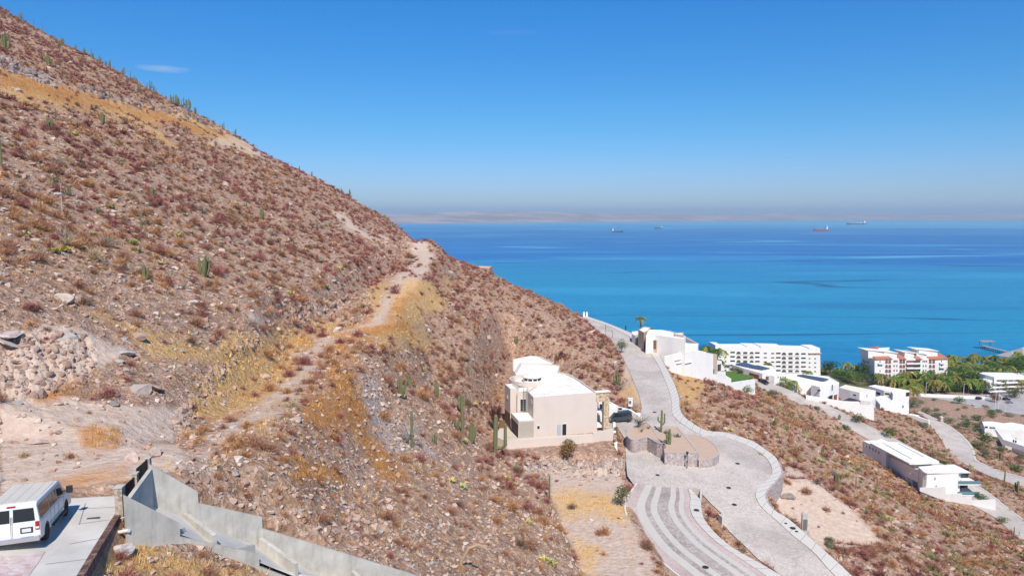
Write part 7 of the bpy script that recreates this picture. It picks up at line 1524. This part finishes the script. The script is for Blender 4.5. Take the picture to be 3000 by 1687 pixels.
for t, pt, h, k, lb in ((7,(2322,825),190,'pole','tall lone cactus beyond the lowest road near the right edge'),(7,(2470,885),150,'clump2','branching cactus beside the lowest road at the right edge'),(7,(750,835),130,'pole','single cactus on the slope below the modern villa'),(7,(2425,1380),140,'pole','single tall cactus by the descending road at the lower right corner'),(7,(2285,535),90,'clump2','cactus clump between the lowest road and the garden houses'),(7,(2482,1345),60,'pole','short cactus by the descending road at the right edge'),(7,(1077,1445),60,'pole','small cactus at the bottom of the dirt lot'),(7,(1340,170),80,'pole','thin cactus below the stepped villa'),(7,(540,770),110,'clump','wide brown cactus clump above the dirt lot'),(3,(2485,695),130,'pole','thin tall cactus on the slope below the terraced villa wall'),(3,(2402,620),70,'pole','thin short cactus under the terraced villa wall'),(6,(2180,270),80,'clump2','cactus on the scrub slope right of the road bend'),(7,(2090,1449),100,'pole','thin cactus at the bottom right slope'),(4,(1355,1000),70,'pole','slender cactus beside the green bush below the terraced villa'),(7,(570,110),70,'clump2','cactus clump at the edge of the descending road'),(5,(270,890),50,'clump2','pale cactus by the upper end of the descending road')):
    a, b = q(t, pt); put(k, a, b, h/TL[t][2], lb, 'cactus')
def onbed(x, y, z): p = PZ(*q(3,(x,y)), z); return (p.x, p.y, p.z-.05)
put('c2', 0, 0, 215/3.22, 'tallest cactus with side arms on the gravel traffic island', 'cactus', loc=onbed(1890,1018,85.5)); put('cl3', 0, 0, 175/3.22, 'shorter three stemmed cactus near the front of the traffic island', 'cactus', loc=onbed(1968,1132,85.5))
ag = blades(46, 400, .05, .8); AG = proto_mesh('agave', ag, (.20,.27,.24), M_plant)
for k, (x, y) in enumerate(((1940,1030),(2042,1062))): o = newobj('agave', AG, None, onbed(x, y, 85.5)); o.scale = (1.15,)*3; o.rotation_euler.z = k; tag(o, ('blue green spiky agave beside the tallest island cactus','blue green spiky agave on the right of the middle island bed')[k], 'agave')
o = newobj('agave', AG, None, onbed(1815,1112,86.2)); o.scale = (.5,)*3; tag(o, 'tiny green agave in the small front bed of the island', 'agave')
# ---- leafy bushes and trees
def tree(loc, h, w, label, cat='tree', name='leafy_tree', tint=(.09,.14,.035), seed=0, nleaf=700, trunk=True, group=None, me=None, tw=.0):
    T = empty(name, loc, label, cat, group); r = np.random.default_rng(seed)
    if trunk:
        mb = MB(); mb.tube([(0,0,-.3),(.03*w,0,h*.25),(.0,.03*w,h*.55)], [h*.035+.03,h*.028,h*.015], 7)
        for k in range(5):
            a = k*1.3+seed; mb.tube([(.02*w,0,h*(.2+.05*k)),(w*.2*math.cos(a),w*.2*math.sin(a),h*.5),(w*.36*math.cos(a),w*.36*math.sin(a),h*.75)], [h*.018,h*.012,h*.005], 5)
        mb.build('trunk', plain('bark', (.20,.16,.12), .95, .2, 4), T)
    if me is None:
        V, Fc, W = leaf_blob(nleaf, seed+500, .07, (1,1,.85), 0, .3, 8); me = npmesh('crown', V, Fc, M_plant, False, np.clip(np.array(tint)[None]*W[:,None], 0, 1))
    c = newobj('crown', me, T); c.location = (0, 0, h*(.58 if trunk else .42)); c.scale = (w*.55, w*.55, h*(.48 if trunk else .50)); return T
crown_cache = {}
def crown_me(kind, v):
    k = (kind, v)
    if k not in crown_cache:
        tint = {'dark':(.045,.085,.022),'green':(.08,.15,.03),'bright':(.15,.22,.04),'olive':(.15,.16,.07),'sage':(.19,.22,.12),'rust':(.30,.17,.06),'redleaf':(.22,.08,.05),'pale':(.24,.28,.12)}[kind]
        V, Fc, W = leaf_blob(900, 600+v*7, .065, (1,1,.85), 0, .3, 9); crown_cache[k] = npmesh('crown', V, Fc, M_plant, False, np.clip(np.array(tint)[None]*W[:,None], 0, 1))
    return crown_cache[k]
def bush(px, py, wpx, hpx, kind, label, cat='bush', trunk=False, group=None, d=None, name='green_bush', z=None):
    g = PZ(px, py, z) if z is not None else G(px, py)
    if g is None: return
    dd = g.y*cp-(g.z-HC)*sp_; w_, h = wpx*dd/F, hpx*dd/F
    return tree((g.x, g.y, g.z-.1), h, w_, label, cat, name, seed=int(px) % 17, trunk=trunk, group=group, me=crown_me(kind, int(px) % 3))
bush(*q(3,(1005,1300)), 62, 80, 'rust', 'big round orange brown bush with green top in front of the pink terrace wall', trunk=True)
o = bush(*q(3,(1020,1180)), 50, 42, 'olive', 'green leafy bush behind the big orange brown bush')
bush(*q(6,(235,770)), 56, 70, 'olive', 'small sparse green tree at the edge of the side street', 'tree', True)
bush(*q(4,(388,598)), 40, 46, 'sage', 'grey green tree at the inner edge of the upper road', 'tree', True)
bush(*q(4,(1575,985)), 42, 36, 'pale', 'light green bush below the end of the terraced villa wall')
bush(*q(4,(1803,1005)), 36, 26, 'olive', 'olive bush beside the descending road opposite the black car'); bush(*q(4,(2240,1125)), 26, 14, 'olive', 'low dark bush on the slope below the descending road')
for t, pt, w_, h, k, lb in ((5,(775,1040),46,34,'olive','dark round bush under the corner of the long retaining wall'),(5,(1105,1195),44,36,'green','round green bush between the two lower roads'),(5,(1465,1095),34,22,'sage','grey green bush against the front wall of the stepped villa'),(5,(650,1120),30,20,'green','green bush on the upper side of the descending road'),(5,(1850,840),44,26,'green','spreading green bush at the edge of the car park'),(5,(2225,830),34,40,'redleaf','reddish leaved bush between lamp posts in the car park'),(5,(1350,880),60,30,'olive','wide olive bush behind the stepped villa'),(5,(1500,950),40,26,'olive','olive bush above the bend of the lowest road'),(5,(1625,1000),44,26,'sage','grey green bush by the lowest road'),(5,(1745,1055),44,28,'sage','sage bush near the meter pillar'),(5,(1900,1010),24,20,'sage','pale bush on the open scrub'),(5,(1930,1090),44,28,'green','dark green bush left of the garden villa'),(5,(2050,1020),40,26,'olive','olive bush above the garden villa'),(5,(2380,975),34,14,'sage','low bush below the dark topped wall'),(5,(2130,1250),50,40,'green','large green bush left of the lower garden house'),(5,(2060,1330),60,40,'olive','spreading olive bush under the garden houses'),(5,(2130,1420),40,36,'olive','thin olive tree below the garden houses'),(5,(2400,1210),40,16,'dark','dark hedge bush in the garden villa yard'),(5,(2510,1180),34,22,'dark','dark shrub at the right edge by the garden villa'),(7,(2450,650),50,28,'green','green bush above the lowest road at the right edge'),(7,(2085,950),44,22,'green','dense green bush inside the modern villa garden wall'),(7,(2310,1190),40,24,'pale','leafy bush at the lower corner of the villa garden wall'),(7,(1690,575),40,14,'green','low green hedge behind the modern villa'),(7,(1240,340),40,10,'green','thin hedge behind the modern villa roof'),(7,(470,1400),40,20,'olive','low green plants beyond the outer pavement'),(6,(2260,1170),40,24,'olive','olive shrub beside the outer pavement at the bottom'),(5,(600,575),40,34,'green','leafy green tree at the left of the shore garden'),(5,(725,630),56,44,'bright','rounded bright green tree behind the villas'),(5,(545,550),34,26,'green','small tree between apartments and villas')):
    a, b = q(t, pt); bush(a, b, w_, h, k, lb)
for k_ in range(95):
    a, b = q(5, (random.uniform(1330, 2620), random.uniform(800, 1460))); g = G(a, b)
    if g is None or g.z < 5.6 or not free(np.array([g.x]), np.array([g.y]), 1.0)[0]: continue
    kk = random.choice(['olive','sage','olive','green','rust']); hh = random.uniform(9, 20)
    lb = f"{szn(hh, 13, 17)} {dict(olive='olive',sage='grey green',green='green',rust='rusty brown')[kk]} scrub bush {near(g.x, g.y)}"; bush(a, b, hh*1.7, hh, kk, lb, group=lb+' group', name='scrub_bush')
HG = []
for t, pts, k, zz, lb, grp, hh, ww in ((4,((540,430),(565,450),(590,472),(615,492),(638,508)),'dark',86.9,'clipped dark hedge shrub along the roadside white wall','hedge shrubs along the roadside wall',10,14),):
    for a in pts: bush(*q(t,a), ww, hh, k, lb, 'hedge shrub', group=grp, z=zz-.6)
for x, y in ((1430,765),(1395,735),(1480,770),(1510,785)): bush(*q(4,(x,y)), 24, 17, 'olive', 'brownish shrub at the back of the small lawn', group='shrubs around the lawn', z=72)
for x, y in ((1445,872),(1500,866),(1560,855),(1610,845)): bush(*q(4,(x,y)), 18, 9, 'green', 'low green shrub along the front edge of the lawn', group='shrubs on the lawn edge', z=72)
for x, y in ((1460,985),(1460,1040),(1452,1105)): c = PZ(*q(3,(x,y)), 85.1); tree((c.x,c.y,c.z-.2), .9, 1.1, 'round golden shrub in the narrow white garden wall', 'shrub', 'round_shrub', trunk=False, group='round shrubs on the white garden wall', me=crown_me('rust', 0))
# bare little trees and the white leafless bush
def bare(loc, h, label, seed, mat, n=60, name='bare_tree', cat='tree', spread=.9):
    T = empty(name, loc, label, cat); rr = random.Random(seed); mb = MB(); mb.tube([(0,0,-.1),(.02*h,0,h*.35)], [.05*h*.6,.03*h], 6); mb.build('trunk', mat, T); mb = MB()
    for i in range(n):
        a = rr.random()*6.28; p0 = Vector((0,0,h*rr.uniform(.15,.4))); p1 = p0+Vector((math.cos(a)*h*.3*spread, math.sin(a)*h*.3*spread, h*rr.uniform(.15,.35))); p2 = p1+Vector((math.cos(a+rr.uniform(-1,1))*h*.3*spread, math.sin(a+rr.uniform(-1,1))*h*.3*spread, h*rr.uniform(.0,.3))); mb.tube([p0,p1,p2], [.010*h,.007*h,.003*h], 3)
    mb.build('branches', mat, T); return T
M_bark = plain('bark', (.20,.16,.12), .95); M_wbark = plain('white_bark', (.55,.52,.48), .9)
bare(onbed(1680,975,86.1), 3.0, 'small bare tree with flat crown on the left bed of the island', 3, M_bark, 70, spread=1.3); bare(onbed(1703,1020,86.1), 1.3, 'tiny bare shrub below the flat crowned tree on the island', 4, M_bark, 40); bare(onbed(1770,990,86.1), 1.0, 'tiny dark shrub at the right of the left island bed', 5, M_bark, 60)
g = G(*q(13,(1610,1150))); bare(g, 3.4, 'white leafless bush with fanned branches around a tall cactus', 6, plain('pale_grey_bark', (.38,.35,.32), .95), 45, 'leafless_bush', 'bush', .8)
g = G(*q(13,(2420,1010))); bare(g, 6.0, 'dark red leafless tree close to the left wall of the pink house', 7, plain('dark_red_bark', (.13,.05,.04), .95), 220, spread=.35)
for k, (a, b) in enumerate((q(14,(600,1420)),)):
    g = G(a, b); T = empty('fallen_cactus', g, 'curved dead tan cactus trunk arching over the rubble at the bottom', 'dead trunk'); mb = MB(); mb.tube([(-.9,0,-.3),(-.8,0,1.0),(-.2,0,2.1),(.6,0,2.4),(1.3,0,2.0),(1.6,0,1.5)], [.16,.14,.13,.12,.09,.05], 8); mb.build('trunk', plain('dead_wood', (.45,.32,.20), .95, .2, 4), T)
# ---- palms
M_ptrunk = plain('palm_trunk', (.34,.28,.21), .95, .15, 3)
def palm_crown(seed, n=22, L=1.0, fan=False, tint=(.10,.16,.03), dead=(.42,.28,.10)):
    r = np.random.default_rng(seed); V = []; Fc = []; C = []
    for i in range(n):
        th = i*2.4+r.normal(0, .2); up = r.uniform(-.35, 1.2); l = L*r.uniform(.8, 1.15); col = np.array(tint)*r.uniform(.6, 1.5) if up > -.12 else np.array(dead)*r.uniform(.5, 1.1)
        if r.random() < .18: col = np.array((.40,.36,.07))*r.uniform(.6, 1.1)
        pts = []; 
        for k in range(6): t = k/5; pts.append(np.array([np.cos(th)*l*t*np.cos(up*.7), np.sin(th)*l*t*np.cos(up*.7), l*(np.sin(up)*t*.8-.75*t*t*(1.1 if not fan else .7))]))
        side = np.array([-np.sin(th), np.cos(th), 0])
        for k in range(5):
            wd = l*(.24 if not fan else .12+.22*k/5)*(1-.75*abs(k/5-.35))
            for sg in (-1, 1):
                m = len(V); a, b = pts[k], pts[k+1]; tip = (a+b)/2+(b-a)*.8+side*sg*wd-np.array([0, 0, wd*.55]); V += [a, b, tip]; Fc.append((m, m+1, m+2)); C += [col*.8, col, col*1.15]
    return np.array(V), np.array(Fc), np.array(C)
PC = []
for k in range(5):
    V, Fc, C = palm_crown(700+k, 24, tint=((.09,.15,.03),(.12,.17,.03),(.16,.18,.03),(.07,.12,.03),(.20,.17,.04))[k]); PC.append(npmesh('crown', V, Fc, M_plant, False, np.clip(C, 0, 1)))
V, Fc, C = palm_crown(720, 40, fan=True, tint=(.10,.15,.04)); PCF = npmesh('crown', V, Fc, M_plant, False, np.clip(C, 0, 1))
def palm(loc, h, cr, label, group=None, v=0, fan=False, name='palm_tree'):
    T = empty(name, loc, label, 'palm tree', group); lx = random.uniform(-.06, .06)*h; mb = MB(); mb.tube([(0,0,-.5),(lx*.3,0,h*.5),(lx,0,h)], [.26,.19,.15] if not fan else [.32,.26,.24], 7); mb.build('trunk', M_ptrunk, T)
    c = newobj('crown', PCF if fan else PC[v%5], T, (lx, 0, h)); c.scale = (cr,)*3; c.rotation_euler.z = random.random()*6; return T
pc = q(5,(415,455),(555,465),(660,415),(750,440),(1250,440),(1235,530),(1380,490),(1450,500),(1570,450),(1640,530),(1500,530),(1780,340),(1850,345),(1820,405),(2000,315),(2000,375),(2100,345),(2190,350),(2210,410),(2060,510),(1930,460),(1895,420),(2160,530),(2260,395),(2350,360),(2430,370),(2480,305),(2330,420),(2520,340),(1750,450),(1700,550),(1650,460),(2270,520),(2300,470),(1320,510),(1540,490),(1410,640),(1340,660),(2050,460),(1870,480),(1960,510),(2120,440),(2400,420),(2470,400),(1600,600),(1180,560),(1150,590),(1290,590),(1470,580),(1800,560),(2000,590),(2100,590),(1020,535),(2530,420),(1850,430),(1790,500),(1900,520),(2240,470),(2160,470),(1740,380),(2060,560),(1960,420),(2380,560),(2290,590),(2500,590))
pc += [q(5, (random.uniform(1745, 2600), random.uniform(325, 600))) for _ in range(46)]+[q(5, (random.uniform(1120, 1740), random.uniform(560, 680))) for _ in range(12)]
for i, (a, b) in enumerate(pc):
    yy = (b-950)*3.6229; dd = np.interp(yy, [300, 420, 540, 660], [562, 535, 490, 458])+random.uniform(-6, 6)
    if a < 2545: dd = 548
    p = P(a, b, dd); gz = max(.3, ground(p.x, p.y)); h = p.z-gz
    if h < 5: gz = p.z-7; h = 7
    grp = 'palms around the resort and car park' if a > 2545 else 'shore palms between the two hotels'
    where = 'on the shore between the apartments and the tiled hotel' if a < 2545 else 'before the front of the tiled hotel' if a < 2770 else 'at the right side of the tiled hotel' if a < 2840 else 'in the middle of the sea grove' if a < 2915 else 'in the grove near the thatched shelters'
    lb = f"{['leafy green','fresh green','olive','dark green','yellowish'][i%5]} {szn(h, 10, 15, ('short','medium tall','tall'))} palm {where}"
    palm((p.x, p.y, gz), h, random.uniform(4.6, 6.4), lb, lb.replace(' palm ', ' palms '), i)
def palm_at(t, crown, d, gz, cr, label, fan=False, v=0): p = P(*q(t, crown), d); palm((p.x, p.y, gz), p.z-gz, cr, label, None, v, fan)
palm_at(4,(573,262),240,86,1.9,'tall fan palm standing alone at the gatehouse on the crest', True); palm_at(4,(603,368),232,86,2.0,'yellowish palm left of the pair at the hilltop villa',v=4); palm_at(4,(650,370),228,86,2.0,'yellowish palm right of the pair at the hilltop villa',v=4); palm_at(4,(770,438),214,86,2.1,'short green palm behind the hilltop villa garage',v=1)
palm_at(4,(1168,535),330,34,5,'dark palm against the sea left of the apartments',v=3); palm_at(4,(1288,562),318,38,4.6,'dark palm in front of the left end of the apartments',v=3); palm_at(4,(1325,660),300,52,3,'small palm behind the terraced villa',v=3)
palm_at(4,(1787,688),330,40,3.4,'palm between the solar villa and the apartments',v=1); palm_at(5,(250,500),430,14,4,'palm top rising behind the broad villa roof',v=0)
p = r2[0].hit(*q(4,(2045,945))); palm((p.x-1.5, p.y+5, 53), 5.2, 5.0, 'round date palm in front of the broad villa', None, 3, True)
# broadleaf trees of the resort
for i, (x, y, w_, h, k) in enumerate(((1545,725,36,24,'green'),(1690,735,34,24,'dark'),(1830,725,44,26,'green'),(2055,745,60,36,'green'),(1300,690,40,30,'green'),(1180,670,46,28,'dark'),(1085,665,40,28,'dark'),(985,640,46,34,'dark'),(840,590,52,44,'green'),(890,560,36,34,'dark'),(1650,690,50,36,'dark'),(1900,680,44,36,'dark'),(2010,680,52,44,'dark'),(1750,690,52,40,'green'),(2440,545,60,40,'green'),(2370,545,46,34,'dark'),(2520,520,46,40,'green'),(2250,560,40,30,'green'),(2430,790,44,30,'olive'),(2475,700,40,44,'dark'),(1450,690,40,30,'green'),(1380,740,36,26,'bright'),(1960,700,40,28,'green'),(2100,650,40,36,'dark'),(1820,620,56,44,'green'),(1230,700,40,22,'green'),(680,610,36,30,'green'),(470,520,44,34,'dark'),(820,610,30,24,'green'),(2300,700,30,20,'green'),(1560,640,50,36,'dark'),(1700,640,46,34,'green'),(2180,620,50,36,'green'),(1380,620,44,30,'dark'),(1480,640,40,30,'green'),(1900,600,46,36,'green'),(2280,620,40,24,'dark'))):
    a, b = q(5,(x,y)); g = PZ(a, b, 4.2) if y > 500 and PZ(a, b, 4.2).y < 560 else P(a, b, 545)
    if g.y > 560: g = P(a, b, 540)
    dd = g.y; tree((g.x, g.y, max(2, min(g.z, 5))-.3), h*dd/F*(1.12 if 900 < x < 1720 else 1.4), w_*dd/F*1.4, f"{ {'dark':'dark','green':'mid','bright':'bright'}.get(k,'olive') } green {'wide' if w_ > 44 else 'narrow'} tree {'left of the tiled hotel' if x < 900 else 'before the tiled hotel' if x < 1720 else 'behind the car park' if x < 2120 else 'by the low beach hotel'}", 'tree', 'broadleaf_tree', seed=i, group=f"{k} {'wide' if w_ > 44 else 'narrow'} resort trees {0 if x < 900 else 1 if x < 1720 else 2 if x < 2120 else 3}", me=crown_me(k, i%3))
